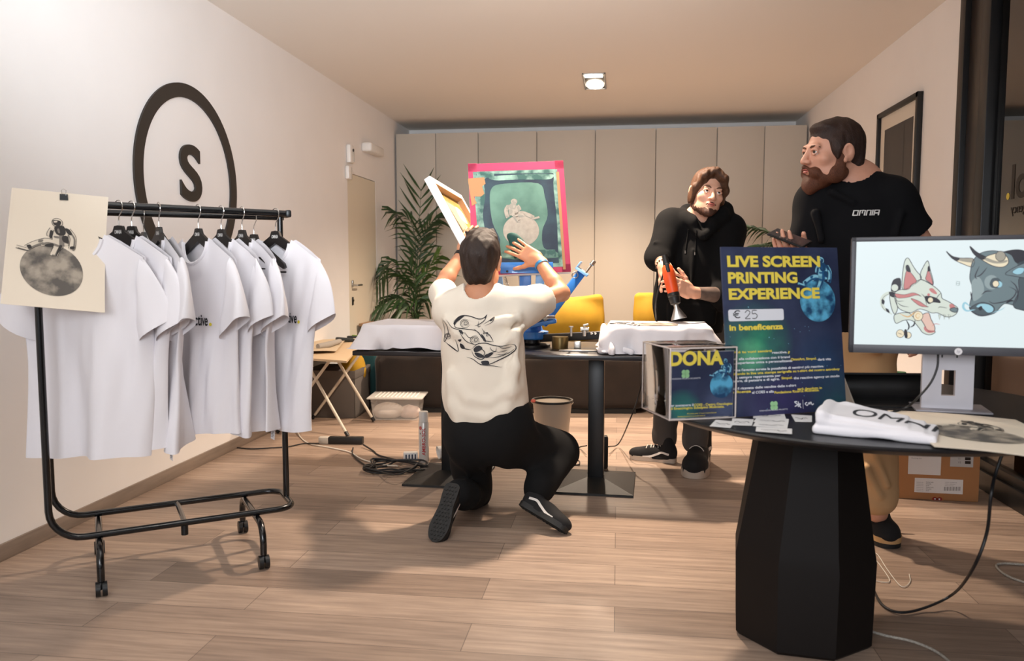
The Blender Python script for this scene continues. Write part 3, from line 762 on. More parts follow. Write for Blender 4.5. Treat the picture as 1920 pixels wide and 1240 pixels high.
sA.build('print', [M_YTXT, M_MOONB, M_ASTL, M_ASTD, M_ASTM, M_WTXT, M_INK, M_GLOGO], FRONT(0.0), sg, lift=0.0005, step=0.00025)

# --- donation box
BS = 0.2025
bx = thing('donation_box', 'clear acrylic donation box with a navy DONA insert on the left of the round table', 'box', (0.2381, 2.2312, TZ+0.001), (0, 0, 0.3502))
tk = 0.005
for nm, c, d in (('front_panel', (0, tk/2, BS/2), (BS, tk, BS)), ('back_panel', (0, BS-tk/2, BS/2), (BS, tk, BS)), ('side_panel', (-BS/2+tk/2, BS/2, BS/2), (tk, BS-2*tk-.0004, BS)), ('side_panel', (BS/2-tk/2, BS/2, BS/2), (tk, BS-2*tk-.0004, BS)), ('bottom_panel', (0, BS/2, tk/2), (BS-2*tk-.0004, BS-2*tk-.0004, tk))):
    MB().box(c, d, 0.0006).build(nm, M_ACRYL, bx)
ld = MB()
for c, d in (((0, BS*0.25-0.008, BS-tk/2), (BS-2*tk-.0004, BS/2-2*tk-0.006, tk)), ((0, BS*0.75+0.008, BS-tk/2), (BS-2*tk-.0004, BS/2-2*tk-0.006, tk))): ld.box(c, d, 0.0005)
ld.build('lid', M_ACRYL, bx)
eg = MB(); M_EDGE = mat('acrylic_edge', '#e9dcd6', 0.3)
for a, b in (((-1, 0, 0), (1, 0, 0)), ((-1, 0, 1), (1, 0, 1)), ((-1, 0, 0), (-1, 0, 1)), ((1, 0, 0), (1, 0, 1)), ((-1, 0, 1), (-1, 1, 1)), ((1, 0, 1), (1, 1, 1)), ((-1, 1, 0), (-1, 1, 1)), ((-1, 0, 0), (-1, 1, 0)), ((-1, 1, 1), (1, 1, 1)), ((1, 1, 0), (1, 1, 1))):
    g = lambda p: Vector((p[0]*(BS/2-0.0022), 0.0022+p[1]*(BS-0.0044), 0.0022+p[2]*(BS-0.0044)))
    eg.cyl(g(a), g(b), 0.0021, n=6)
eg.build('glued_edges', M_EDGE, bx)
ins = MB().box((0, 0.0070, 0.0975), (BS-0.016, 0.0016, 0.185)).build('insert_card', M_WPAPER, bx)
M_INSERT = nebula('insert_print', [(-0.06, 0.03, 0.06, '#2a9a86', 1.5), (0.06, 0.04, 0.07, '#5b6a8e', 1.2)])
uv = local_uv(bx); sA = Art(); sA.rect(-BS/2+0.0085, 0.0055, BS/2-0.0085, 0.1895, 8, 0)
o = uv(1354.5, 724)
astronaut(sA, o[0], o[1]+0.001, 0.0345, 1, 2, 3, 4, 1, 2, 1.05, [(0.1, 0.2, 0.3, 0.22, 0.4), (-0.4, -0.2, 0.16, 0.22, 0)])
stext('DONA', 1256.5, 686, 1358, 25, 0, 0.032, 9)
o = uv(1287, 702)
for dx, dz in ((-.005, .005), (.005, .005), (-.005, -.005), (.005, -.005)): sA.disc(o[0]+dx, o[1]+dz, 0.0066, 0.0066, 7, 2, 16)
stext('FONDAZIONE RICERCA MOLINETTE', 1256, 713, 1315, 2.6, 5, 0, 2)
stext('Per sostenere il ', 1256, 764, 1302, 4.4, 5, .02, 2); stext('COES - Centro Oncologico', 1303, 762.5, 1375, 4.4, 0, .02, 2); stext('ed Ematologico Subalpino Molinette.', 1256, 769.5, 1360, 4.4, 0, .02, 2)
stext('Grazie per il tuo contributo', 1290, 778, 1345, 2.6, 0, 0, 2); stext('fondazionericercamolinette.it', 1272, 783.5, 1324, 2.6, 0, 0, 2)
sA.build('insert_print', [M_YTXT, M_MOONB, M_ASTL, M_ASTD, M_ASTM, M_WTXT, M_INK, M_GLOGO, M_INSERT], FRONT(-0.0060), ins, lift=0.0003, step=0.00012)
# money and slips inside the box
en = thing('envelope_stack', 'cream envelopes and slips lying inside the clear donation box', 'papers', tuple(WORLD[bx.name] @ Vector((-0.05, 0.09, 0.0065))), (0, 0, 0.42))
e = MB(); e.box((0, 0, 0.006), (0.08, 0.12, 0.012), 0.002); e.box((0.004, 0.0, 0.0165), (0.08, 0.12, 0.009), 0.002, rot=(0, 0, 0.06)); e.box((-0.002, -0.01, 0.032), (0.076, 0.11, 0.002), rot=(0.12, -0.06, 0.1)); e.build('slips', mat('cream_paper', '#e6dccb', 0.7), en)
e = MB(); e.box((0.0, -0.0605, 0.011), (0.07, 0.0012, 0.018)); e.build('banknote', mat('banknote', '#9fb4c4', 0.7, noise=0.3, nscale=50), en)

# --- little cards on the table
def quad_card(name, px, z, label, group, th=0.0007, mats=M_WPAPER):
    Q = [onZ(x, y, z) for x, y in px]; c = sum(Q, Vector())/4
    t = tag(link_mesh(name, MB().add(Q+[q+Vector((0, 0, th)) for q in Q], [[3, 2, 1, 0], [4, 5, 6, 7], [0, 1, 5, 4], [1, 2, 6, 5], [2, 3, 7, 6], [3, 0, 4, 7]]).mesh(name, mats), None, True, loc=tuple(c)), label, 'card', group)
    return t, Q
Zc = lambda zx, zy: (1320+zx/5.636, 620+zy/5.636)
cards = [([(60, 1012), (280, 1030), (330, 965), (125, 945)], 'white card lying leftmost at the foot of the donation box', 0), ([(285, 1000), (505, 1007), (526, 942), (300, 930)], 'white card overlapping the leftmost card, right under the donation box corner', 1),
         ([(520, 928), (866, 934), (845, 872), (515, 864)], 'small printed white card at the back of the fanned pile before the sign', 0), ([(520, 966), (890, 988), (897, 938), (560, 922)], 'printed white card second from the back of the fanned pile', 1),
         ([(515, 1010), (880, 1036), (890, 985), (545, 964)], 'printed white card third from the back of the fanned pile', 2), ([(545, 1066), (930, 1096), (931, 1042), (553, 1019)], 'printed white card at the front of the fanned pile near the table edge', 3),
         ([(965, 965), (1140, 968), (1140, 902), (920, 890)], 'single white card between the sign and the folded white tee', 0)]
for i, (q, lab, lv) in enumerate(cards):
    t, Q = quad_card('card', [Zc(*p) for p in q], TZ+0.0010+lv*0.0009, lab, 'business cards on the round table')
    cA = Art(); U = (Q[1]-Q[0]); V = (Q[3]-Q[0])
    rs = random.Random(i)
    cA.stroke([(0.14+0.09*k, 0.46+rs.uniform(-.10, .12)) for k in range(9)], 0.05, 0, n=3)
    cA.stroke([(0.2, 0.28), (0.7, 0.27)], 0.03, 1, n=2)
    cA.build('print', [M_INK, mat('grey_ink', '#8b8b92', 0.7)], lambda u, v, l: Q[0]+U*u+V*v+Vector((0, 0, 0.0008+l*0.5)), t, True, lift=0.0002)

# --- folded white tee with lettering
def tee_roll():
    a = onZ(1532, 815, TZ); b = onZ(1752, 836, TZ); ax = (b-a); Lg = ax.length; ax.normalize(); bk = Vector((-ax.y, ax.x, 0))
    S = SDF(axis((a.x-0.06, b.x+0.08, 0.004)), axis((min(a.y, b.y)-0.06, max(a.y, b.y)+0.26, 0.004)), axis((TZ-0.01, TZ+0.12, 0.003)))
    S.M = frame(a, ax, bk, (0, 0, 1))
    S.box((Lg/2-0.004, 0.085, 0.012), (Lg/2+0.010, 0.088, 0.012), rd=0.010, k=0.0)
    S.box((Lg/2-0.012, 0.088, 0.027), (Lg/2-0.006, 0.086, 0.010), rot=(0.02, 0.055, 0.01), rd=0.009, k=0.004)
    S.box((Lg/2-0.030, 0.092, 0.040), (Lg/2-0.026, 0.080, 0.008), rot=(0.03, 0.10, 0.015), rd=0.007, k=0.004)
    S.cone((0.008, 0.012, 0.050), (0.010, 0.155, 0.056), 0.010, 0.010, k=0.02); S.cone((0.05, 0.166, 0.050), (Lg-0.10, 0.166, 0.026), 0.009, 0.008, k=0.02)
    f = noise3(5, 9, 18, 70); S.warp(lambda x, y, z: 0.0016*f(x, y, z))
    S.half((0, 0, 0.0012), (0, 0, -1))
    return S, a, ax, bk, Lg
M_TEE = mat('white_cotton', '#eeebef', 0.85, bump=0.10, bscale=900, sheen=0.15)
S, a, ax, bk, Lg = tee_roll()
S.s = None
tee = tag(S.build('folded_tee', M_TEE, None, loc=(a+ax*Lg/2)[:]), 'white folded t-shirt with black lettering lying at the front of the round table', 't-shirt')
fn = cast_fn(bvh_world(tee), a+Vector((0, 0, 0.3)), ax, bk, (0, 0, -1)); tA = Art()
tA.text('OMNIA', 0.075, 0.050, 0.075, 0, 1, 0.245, 0.0, 0.2)
tA.build('lettering', [M_INK], lambda u, v, l: (lambda q: None if q is None else q)(fn(u, v, l)), tee, True, lift=0.0007, maxlen=0.006)

# --- cream moon poster lying over the table's edge
M_CREAM = mat('cream_poster', '#e8dac6', 0.7)
pA = onZ(1664, 771, TZ+0.004); pB = onZ(1904, 789, TZ+0.004); pC = onZ(1752, 839, TZ+0.004)
pU = (pB-pA); pV = (pC-pA)
def poster_fn(u, v):
    q = pA+pU*u+pV*v*1.0
    over = max(0.0, (Vector((q.x-TC[0], q.y-TC[1])).length-0.60))
    return q+Vector((0, 0, 0.004*math.sin(3.0*u)-0.55*over*over + 0.001))
po = tag(link_mesh('moon_poster', MB().sheet(poster_fn, 24, 24, 0.0012).mesh('moon_poster', M_CREAM), None, True, loc=(pA+pU*0.5+pV*0.5)[:]), 'cream poster with a grey moon print lying over the right edge of the round table', 'poster')
M_MOONG = moon_mat('grey_moon_print', '#57514b', '#a89c8c', 17); M_SUIT = mat('print_light', '#d8cbb8', 0.7); M_PD = mat('print_dark', '#2f2b28', 0.7); M_PM = mat('print_mid', '#7d756b', 0.7)
qA = Art(); astronaut(qA, 0.50, 0.50, 0.30, 0, 1, 2, 3, 1, 1, 0.80, [(0.2, 0.2, 0.4, 0.3, 0.4), (0.45, -0.3, 0.25, 0.2, 0)])
def poster_px(u, v, l):
    uu = 1-(v+0.0); vv = 1-u
    return poster_fn(uu, vv)+Vector((0, 0, l+0.0004))
pw = local_uv
# the print stands with its top towards the monitor
qA = Art(); astronaut(qA, 0.44, 0.62, 0.31, 0, 1, 2, 3, 1, 1, 0.62, [(0.2, 0.2, 0.4, 0.3, 0.4), (0.45, -0.3, 0.25, 0.2, 0)])
qA.build('print', [M_MOONG, M_SUIT, M_PD, M_PM], lambda u, v, l: poster_fn(u, 1.0-(v-0.25))+Vector((0, 0, l+0.0004)) if 0 <= u <= 1 and 0 <= 1.25-v <= 1 else None, po, True, lift=0.0022, step=0.0003, maxlen=0.05)
# ------------------------------------------------------------------ monitor
MW, MH = 0.5629, 0.3317
mo = thing('monitor', 'grey framed desktop monitor showing a fox mask and a bull drawing on the round table', 'monitor', (0.9433, 2.3489, 0.9188), (-0.003, -0.0071, -0.1928))
M_BEZ = mat('monitor_grey', '#4a4a50', 0.42)
bz = MB(); q = 0.0125; lo = 0.024
bz.box((0, 0.022, MH/2), (MW, 0.036, MH), 0.006)
bz.build('casing', M_BEZ, mo)
bz = MB()
for c, d in (((0, 0.001, lo/2), (MW, 0.008, lo)), ((0, 0.001, MH-q/2), (MW, 0.008, q)), ((-MW/2+q/2, 0.001, MH/2), (q, 0.008, MH)), ((MW/2-q/2, 0.001, MH/2), (q, 0.008, MH))): bz.box(c, d, 0.0015)
bz.build('bezel', M_BEZ, mo)
def glow(name, c, s=0.60):
    return mat(name, '#050505', 0.35, emit=c, estr=s)
scr = MB().box((0, 0.003, (lo+MH-q)/2), (MW-2*q+0.002, 0.004, MH-lo-q+0.002)).build('screen', glow('screen_white', '#e6f3f5', 0.60), mo)
G = {k: i for i, k in enumerate(['line', 'ivory', 'rose', 'ink', 'cream', 'steel', 'steel2', 'pale', 'tan', 'ice', 'flesh', 'sand'])}
GM = [glow('art_'+k, c) for k, c in zip(G, ['#33313c', '#d9e2d6', '#cc8280', '#211f29', '#f1e3c4', '#6d7f84', '#4b585e', '#93a3a5', '#a59f90', '#9fd0e0', '#e7c3b4', '#dfb277'])]
uvm = local_uv(mo); Zm = lambda x, y: uvm(1560+x/4.428, 420+y/4.428, 0.001)
mA = Art()
def mp(pts, c, l=1, out=0.0018, sm=True):
    P = [Zm(*p) for p in pts]; mA.poly(P, G[c], l, sm, 4)
    if out: mA.stroke(P, out, G['line'], l+1, sm, 4, closed=True)
def ms(pts, w=0.0018, c='line', l=6): mA.stroke([Zm(*p) for p in pts], w, G[c], l, taper=True)
def md(x, y, r, c, l=5, out=0.0014):
    P = [Zm(x+r*math.cos(t*math.pi/10), y+r*math.sin(t*math.pi/10)) for t in range(20)]; mA.poly(P, G[c], l)
    if out: mA.stroke(P, out, G['line'], l+1, False, closed=True)
# fox mask
ms([(560, 575), (470, 575), (420, 620), (425, 690), (500, 752)], 0.011, 'ivory', 1); ms([(560, 575), (455, 590), (415, 640), (428, 705), (500, 757)], 0.0012, 'line', 2)
for pts in ([(475, 565), (530, 575), (520, 610), (485, 600)], [(415, 625), (438, 640), (430, 670), (413, 655)], [(445, 700), (470, 712), (478, 740), (455, 728)]): mp(pts, 'ink', 3, 0)
mp([(490, 530), (510, 465), (570, 455), (565, 560), (500, 570)], 'ink', 1, 0); md(522, 530, 30, 'ivory', 2)
mp([(480, 590), (520, 580), (535, 650), (545, 705), (520, 750), (492, 690)], 'ivory', 2)
mp([(588, 545), (583, 450), (598, 335), (615, 290), (637, 287), (668, 340), (702, 392), (742, 440), (722, 475), (650, 525)], 'ivory', 2)
mp([(735, 410), (765, 345), (790, 308), (803, 320), (816, 380), (840, 470), (836, 508), (790, 480), (742, 462)], 'ivory', 2)
mp([(597, 540), (604, 450), (622, 385), (650, 400), (690, 450), (702, 482), (662, 508), (640, 540)], 'rose', 4, .0012); mp([(612, 350), (636, 342), (655, 398), (620, 392)], 'ink', 5, 0)
mp([(785, 425), (800, 380), (822, 430), (838, 502), (805, 482), (778, 460)], 'rose', 4, .0012); mp([(795, 360), (806, 350), (814, 392), (796, 392)], 'ink', 5, 0)
mp([(515, 765), (560, 742), (640, 740), (690, 790), (745, 800), (785, 855), (852, 888), (850, 908), (805, 922), (752, 902), (722, 862), (665, 803), (595, 802), (532, 826)], 'ivory', 2)
mp([(735, 770), (800, 738), (822, 790), (852, 850), (850, 888), (800, 890), (768, 840)], 'flesh', 4); mp([(770, 850), (800, 880), (850, 888), (848, 900), (800, 905), (765, 878)], 'rose', 5, 0)
mp([(518, 580), (560, 548), (620, 540), (680, 492), (740, 462), (800, 490), (862, 530), (905, 575), (915, 618), (960, 642), (1012, 672), (1046, 702), (1036, 742), (1000, 768), (950, 772), (900, 750), (870, 738), (830, 740), (770, 716), (720, 708), (660, 737), (600, 725), (555, 700), (530, 650)], 'ivory', 3)
mp([(525, 580), (600, 588), (680, 572), (742, 602), (700, 592), (620, 612), (545, 615)], 'rose', 5, .001); mp([(655, 620), (720, 640), (780, 680), (802, 690), (742, 686), (700, 662)], 'rose', 5, .001)
mp([(808, 540), (838, 536), (872, 575), (862, 585), (822, 565)], 'rose', 5, 0); md(803, 588, 12, 'rose', 5, 0)
mp([(770, 605), (820, 600), (880, 622), (902, 656), (842, 652), (800, 664)], 'ink', 5, 0); md(818, 632, 23, 'cream', 7)
mp([(975, 672), (1000, 665), (1024, 695), (985, 702)], 'rose', 5, 0); mp([(980, 706), (1020, 695), (1045, 710), (1030, 735), (990, 725)], 'steel', 6)
for x in (885, 925, 965): mp([(x, 752), (x+20, 760), (x+8, 795)], 'ivory', 2, .001, False)
md(715, 765, 40, 'cream', 6); ms([(740, 765), (715, 742), (695, 765), (715, 785), (728, 765)], .002, 'sand', 8); ms([(560, 745), (630, 772), (680, 740), (720, 718)], .004, 'sand', 5)
ms([(830, 850), (860, 830), (900, 838)], .002, 'rose'); ms([(600, 640), (540, 640), (530, 600)]); ms([(640, 690), (580, 680), (540, 650)]); ms([(740, 580), (770, 610), (790, 690)]); ms([(880, 700), (900, 690), (960, 700)]); ms([(905, 575), (880, 600), (860, 640)])
ms([(615, 795), (640, 850), (625, 890)], .004, 'ink', 3); ms([(690, 800), (680, 840), (650, 860)], .004, 'ink', 3); md(567, 912, 33, 'cream', 5); md(632, 925, 27, 'cream', 5); mp([(600, 885), (620, 880), (628, 940), (606, 945)], 'ink', 7, 0); ms([(545, 905), (585, 920)], .0016, 'line', 8)
# small grey stamp
for pts in ([(1030, 478), (1068, 482)], [(1036, 470), (1032, 515)], [(1060, 474), (1058, 512)], [(1028, 495), (1070, 498)], [(1034, 514), (1064, 508)]): ms(pts, .0012, 'pale', 2)
# bull
mp([(950, 228), (1000, 268), (1062, 283), (1175, 290), (1168, 356), (1085, 332), (1000, 288)], 'cream', 1); mp([(950, 228), (1000, 266), (1058, 283), (1040, 308), (990, 278)], 'ink', 3, 0); mp([(1060, 285), (1172, 292), (1170, 322), (1062, 306)], 'tan', 2, 0)
mp([(1170, 310), (1230, 245), (1330, 222), (1420, 232), (1500, 218), (1600, 225), (1690, 280), (1690, 690), (1560, 712), (1520, 682), (1440, 662), (1400, 690), (1350, 742), (1250, 766), (1190, 750), (1142, 700), (1160, 600), (1165, 525), (1145, 455), (1152, 380)], 'steel', 2)
mp([(1430, 232), (1520, 212), (1600, 222), (1690, 270), (1690, 330), (1540, 330), (1490, 262)], 'ink', 4, 0); mp([(1560, 442), (1690, 420), (1690, 690), (1560, 712), (1505, 672), (1552, 560)], 'steel2', 4)
mp([(1540, 330), (1690, 300), (1690, 420), (1600, 440)], 'steel2', 4, 0)
mp([(1160, 482), (1220, 442), (1262, 520), (1250, 592), (1180, 642), (1166, 582)], 'pale', 4, 0)
mp([(1145, 185), (1200, 232), (1275, 272), (1300, 262), (1400, 240), (1455, 275), (1465, 325), (1420, 358), (1340, 350), (1255, 305), (1180, 252)], 'cream', 5); mp([(1145, 185), (1205, 235), (1278, 273), (1250, 298), (1185, 255)], 'ink', 7, 0); mp([(1275, 278), (1370, 310), (1455, 300), (1440, 322), (1350, 328), (1270, 300)], 'tan', 7, 0); md(1400, 268, 42, 'tan', 7)
ms([(1225, 350), (1190, 430), (1205, 460)], .003); ms([(1290, 360), (1240, 420), (1200, 440)], .003); ms([(1240, 590), (1280, 560), (1330, 560)], .003); ms([(1300, 640), (1350, 660), (1480, 630), (1530, 560), (1470, 520)], .003); ms([(1150, 560), (1165, 640)], .003); ms([(1480, 470), (1530, 520), (1545, 600), (1520, 660)], .003)
md(1325, 485, 60, 'pale', 5, 0); mp([(1310, 500), (1330, 455), (1380, 450), (1410, 490), (1390, 530), (1330, 530)], 'steel2', 6, 0); md(1388, 502, 26, 'ice', 7, 0); md(1360, 498, 27, 'cream', 8)
mp([(1440, 412), (1540, 350), (1640, 325), (1640, 442), (1500, 432)], 'steel', 6); mp([(1498, 398), (1550, 364), (1600, 372), (1578, 412), (1530, 420)], 'ice', 8, .001)
mp([(1150, 700), (1240, 652), (1330, 676), (1346, 722), (1272, 760), (1192, 746)], 'steel2', 5); mp([(1200, 690), (1230, 665), (1300, 670), (1340, 700), (1330, 730), (1290, 735), (1250, 700)], 'ice', 7, 0); mp([(1215, 700), (1240, 682), (1250, 705), (1230, 720)], 'ink', 8, 0)
ms([(1150, 690), (1105, 655), (1090, 690), (1120, 722), (1190, 712)], .006, 'ice', 7); ms([(1440, 662), (1480, 640), (1510, 640)], .005, 'ink', 6)
ms([(1330, 740), (1400, 715), (1440, 690)], .002, 'ice', 5)
mA.build('artwork', GM, FRONT(-0.0008), scr, lift=0.0003, step=0.0001)
lg = Art(); o = uvm(1797, 659.5, 0.004); lg.disc(o[0], o[1], 0.0098, 0.0098, 0, 1, 28); lg.text('hp', o[0], o[1]-0.0035, 0.0085, 1, 2, 0.010, 0.02, 0.35, 'C')
lg2 = Art(); lg2.text('EliteDisplay', uvm(1604, 652, .004)[0], uvm(1604, 652, .004)[1], 0.0028, 0, 1, 0.042); lg2.build('model_lettering', mat('badge_dark', '#6a6a70', 0.5), FRONT(0.0032), mo)
lg.build('badge', [mat('badge_white', '#e9e6e8', 0.3), mat('badge_grey', '#b8b4ba', 0.4)], FRONT(0.0032), mo)
# stand: upright aluminium plate with a cable window, and its foot
sa = WORLD[mo.name].inverted()
stz = TZ-0.9188
M_ALU = mat('silver_paint', '#cfccd2', 0.35, 0.2)
stn = MB(); w2 = 0.068; xo = -0.002; yb = 0.128
hx0, hx1, hz0, hz1 = xo-0.016, xo+0.020, stz+0.046, stz+0.122
for x0, x1, z0, z1 in ((xo-w2, hx0, stz+0.004, 0.12), (hx1, xo+w2, stz+0.004, 0.12), (hx0, hx1, stz+0.004, hz0), (hx0, hx1, hz1, 0.12)):
    stn.box(((x0+x1)/2, yb, (z0+z1)/2), (x1-x0, 0.022, z1-z0))
stn.box((xo-0.022, yb, stz+0.098), (0.008, 0.018, 0.014))
stn.build('stand_column', M_ALU, mo)
for x in (-0.017, 0.022): MB().box((xo+x, yb-0.0112, -0.012), (0.004, 0.002, 0.016)).build('height_slot', M_BLK, mo)
ba = MB(); ba.box((xo+0.012, yb+0.02, stz+0.0045), (0.20, 0.15, 0.007), 0.003); ba.build('stand_foot', mat('foot_grey', '#8f8b90', 0.4, 0.2), mo)
MB().box((xo, 0.080, 0.12), (0.10, 0.08, 0.10), 0.004).build('mount', M_BLK, mo)

# black cable dropping from the monitor across the table
def cable(name, pts, r, m, label, n=8, sub=8):
    P = smooth_pts([tuple(p) for p in pts], sub)
    c = Vector(P[len(P)//2]); 
    return tag(link_mesh(name, MB().tube(P, r, n).mesh(name, m), None, True, loc=(pts[0][0], pts[0][1], min(p[2] for p in P))), label, 'cable')
M_CBL = mat('black_rubber', '#18181a', 0.5); M_WCBL = mat('white_cable', '#d8d2c6', 0.5); M_GCBL = mat('braided_cable', '#a39b90', 0.6, noise=0.3, nscale=200)
cable('monitor_cable', [onY(1759, 664, 2.385), onY(1757, 690, 2.375), onY(1745, 718, 2.37), onY(1722, 745, 2.365), onY(1700, 764, 2.40), onZ(1668, 774, TZ+.006), onZ(1640, 775, TZ+.004), onZ(1612, 768, TZ+.004), onZ(1590, 758, TZ+.004)], 0.0032, M_CBL, 'black cable hanging from the monitor onto the round table')

# black open tray behind the folded tee
tr = thing('desk_tray', 'black rounded desk tray standing on the round table left of the monitor stand', 'tray', (onZ(1665, 770, TZ)+Vector((0.03, 0.13, 0.0005)))[:], (0, 0, 0.06))
prof = [(-0.10, 0.004), (-0.02, 0.004), (0.045, 0.012), (0.075, 0.038), (0.082, 0.075), (0.070, 0.098), (0.045, 0.108)]
prof = smooth_pts([(a*0.8, b*0.78) for a, b in prof], 5)
MB().sheet(lambda u, v: (-0.118+u*0.26, prof[int(round(v*(len(prof)-1)))][0], prof[int(round(v*(len(prof)-1)))][1]), 2, len(prof), 0.006).build('shell', M_BLK, tr)
M_WGP = mat('warm_grey_plastic', '#8a8178', 0.5)
for x in (-0.118, 0.138): MB().prism([(p[0], p[1]) for p in prof], lambda u, v, w: Vector((x+w, u, v)), 0.004).build('end_cap', M_WGP, tr)

# ------------------------------------------------------------------ cardboard box, cup and cords at the right
M_CARD = mat('cardboard', '#a9774c', 0.8, noise=0.06, nscale=6)
cb = thing('cardboard_box', 'brown shipping carton with white labels on the floor by the dark glazing', 'box', (1.575, 4.12, 0), (0, 0, -0.045))
cb_w, cb_d, cb_h = 0.405, 0.32, 0.47
MB().box((0, cb_d/2, cb_h/2), (cb_w, cb_d, cb_h), 0.004).build('carton', M_CARD, cb)
uv = local_uv(cb); sA = Art()
stext('STANLEY/ST', 1697, 853, 1752, 11, 1, 0.0, 1)
def crect(x0, y0, x1, y1, m, l=1): a = uv(x0, y1); b = uv(x1, y0); sA.rect(a[0], a[1], b[0], b[1], m, l)
crect(1702, 854, 1765, 889, 0); crect(1781, 840, 1826, 875, 2); crect(1714, 900, 1806, 923, 0)
for i in range(6):
    stext('xxxxx xx', 1718, 905+i*3.2, 1731, 1.7, 3, 0, 2); stext('Stanley Stella', 1736, 905+i*3.2, 1750-(i % 3)*4, 1.9, 1, 0, 2)
for i in range(3): stext('xxxx xxxxxx', 1771, 905+i*3.2, 1794-i*3, 1.7, 3, 0, 2)
for i in range(17): crect(1770+i*1.85, 913, 1770+i*1.85+(0.8 if i % 3 else 1.3), 920.5, 1, 2)
stext('Packing list', 1709, 860, 1728, 2, 3, 0, 2)
for i in range(3): stext('0 %d' % i, 1797, 855+i*7, 1801, 3.5, 1, 0, 2); crect(1809, 851+i*7, 1820, 856+i*7, 1, 2)
for px, py in ((1764, 850), (1757, 936)):
    o = uv(px, py); sA.disc(o[0]-.012, o[1], .012, .010, 4, 1, 14); sA.disc(o[0]+.012, o[1], .012, .010, 4, 1, 14); sA.rect(o[0]-.008, o[1]-.006, o[0]+.008, o[1]+.006, 4, 1)
    sA.disc(o[0]-.010, o[1], .004, .004, 0, 2, 10); sA.disc(o[0]+.010, o[1], .004, .004, 0, 2, 10)
crect(1744, 928, 1770, 943, 5, 0)
sA.build('labels', [mat('label_white', '#dcd8d6', 0.6), mat('stencil_ink', '#2a2019', 0.8), mat('label_grey', '#b9b6b4', 0.6), mat('label_faint', '#77757a', 0.7), mat('red_print', '#8e2f25', 0.8), mat('packing_tape', '#a0693c', 0.3)], FRONT(0.0006), cb)
sv = Art(); sv.rect(0.10, 0.06, 0.112, 0.42, 0); sv.text('FRAGILE', 0.15, 0.30, 0.03, 1)
sv.build('side_print', [mat('red_print2', '#8e2f25', 0.8), mat('stencil2', '#2a2019', 0.8)], plane_fn((-cb_w/2, cb_d, 0), (0, -1, 0), (0, 0, 1), (-1, 0, 0)), cb)
p = onY(1685, 716, 4.30)
cu = thing('lidded_cup', 'white patterned paper cup with a green lid standing on the carton', 'cup', (p.x, 4.30, cb_h+0.001))
MB().lathe([(0.026, 0.0), (0.036, 0.105)], (0, 0, 0), 20).build('cup', mat('cup_print', '#d9dad6', 0.5, noise=0.6, nscale=45), cu)
MB().lathe([(0.040, 0.1055), (0.040, 0.116), (0.034, 0.122), (0.033, 0.148), (0.0, 0.150)], (0, 0, 0), 20).build('lid', mat('green_lid', '#0c5b2c', 0.4), cu)
cable('hanging_cable', [onY(1898, 800, 2.25), onY(1868, 884, 2.25), onY(1858, 930, 2.2), onY(1850, 1000, 2.25), onY(1825, 1065, 2.3), onZ(1790, 1112, .07), onZ(1740, 1138, .016), onZ(1690, 1149, .008), onZ(1655, 1135, .006), onZ(1635, 1100, .006), onZ(1626, 1080, .006)], 0.0045, M_CBL, 'thick black cable hanging from the round table to the floor')
cable('white_wire', [onZ(1625, 1085, .004), onZ(1655, 1092, .004), onZ(1668, 1088, .004), onZ(1650, 1060, .004), onZ(1634, 1040, .004), onZ(1645, 1040, .004), onZ(1665, 1070, .004), onZ(1690, 1100, .004), onZ(1706, 1092, .004), onZ(1705, 1077, .004)], 0.0016, M_WCBL, 'thin tangled white wire on the floor beside the pedestal')
cable('grey_cord', [onZ(1990, 1062, .005), onZ(1920, 1059, .005), onZ(1880, 1057, .005), onZ(1868, 1062, .005), onZ(1885, 1078, .005), onZ(1920, 1092, .005), onZ(1990, 1110, .005)], 0.0045, M_GCBL, 'looped grey braided cord on the floor at the right edge of the photo')
cable('floor_cord', [onZ(1600, 1165, .005), onZ(1622, 1180, .005), onZ(1660, 1192, .005), onZ(1710, 1203, .005), onZ(1755, 1222, .005), onZ(1790, 1250, .005), onZ(1830, 1290, .005)], 0.0045, M_GCBL, 'grey braided cord running from under the pedestal to the bottom of the photo')
# things kept beyond the glass
sh = thing('storage_shelf', 'low dark shelf with boards seen through the glazing at the right', 'shelf', (2.55, 4.5, 0))
for z in (0.02, 0.30, 0.62): MB().box((2.55, 4.5, z), (0.9, 1.6, 0.03)).build('board', mat('dark_board', '#4a3c2c', 0.7), sh, True)
for x, y in ((2.13, 3.73), (2.97, 3.73), (2.13, 5.27), (2.97, 5.27)): MB().box((x, y, 0.33), (0.03, 0.03, 0.64)).build('post', M_BLK, sh, True)
def crate(loc, d, m, lab, nm='crate'):
    t = thing(nm, lab, 'box', loc); MB().box((0, 0, d[2]/2), d, 0.01).build('body', m, t); MB().box((0, 0, d[2]+0.008), (d[0]+0.012, d[1]+0.012, 0.014), 0.004).build('rim', m, t)
crate((2.40, 4.10, 0.637), (0.40, 0.42, 0.16), mat('green_crate', '#12402f', 0.6), 'dark green crate on top of the shelf behind the glazing')
crate((2.42, 4.72, 0.637), (0.40, 0.40, 0.12), mat('tan_box', '#9b8464', 0.8), 'tan box on the shelf top behind the glazing, beside the green crate')
crate((2.40, 4.15, 0.318), (0.42, 0.44, 0.18), mat('grey_box', '#6c675c', 0.8), 'grey box on the middle board of the shelf behind the glazing')
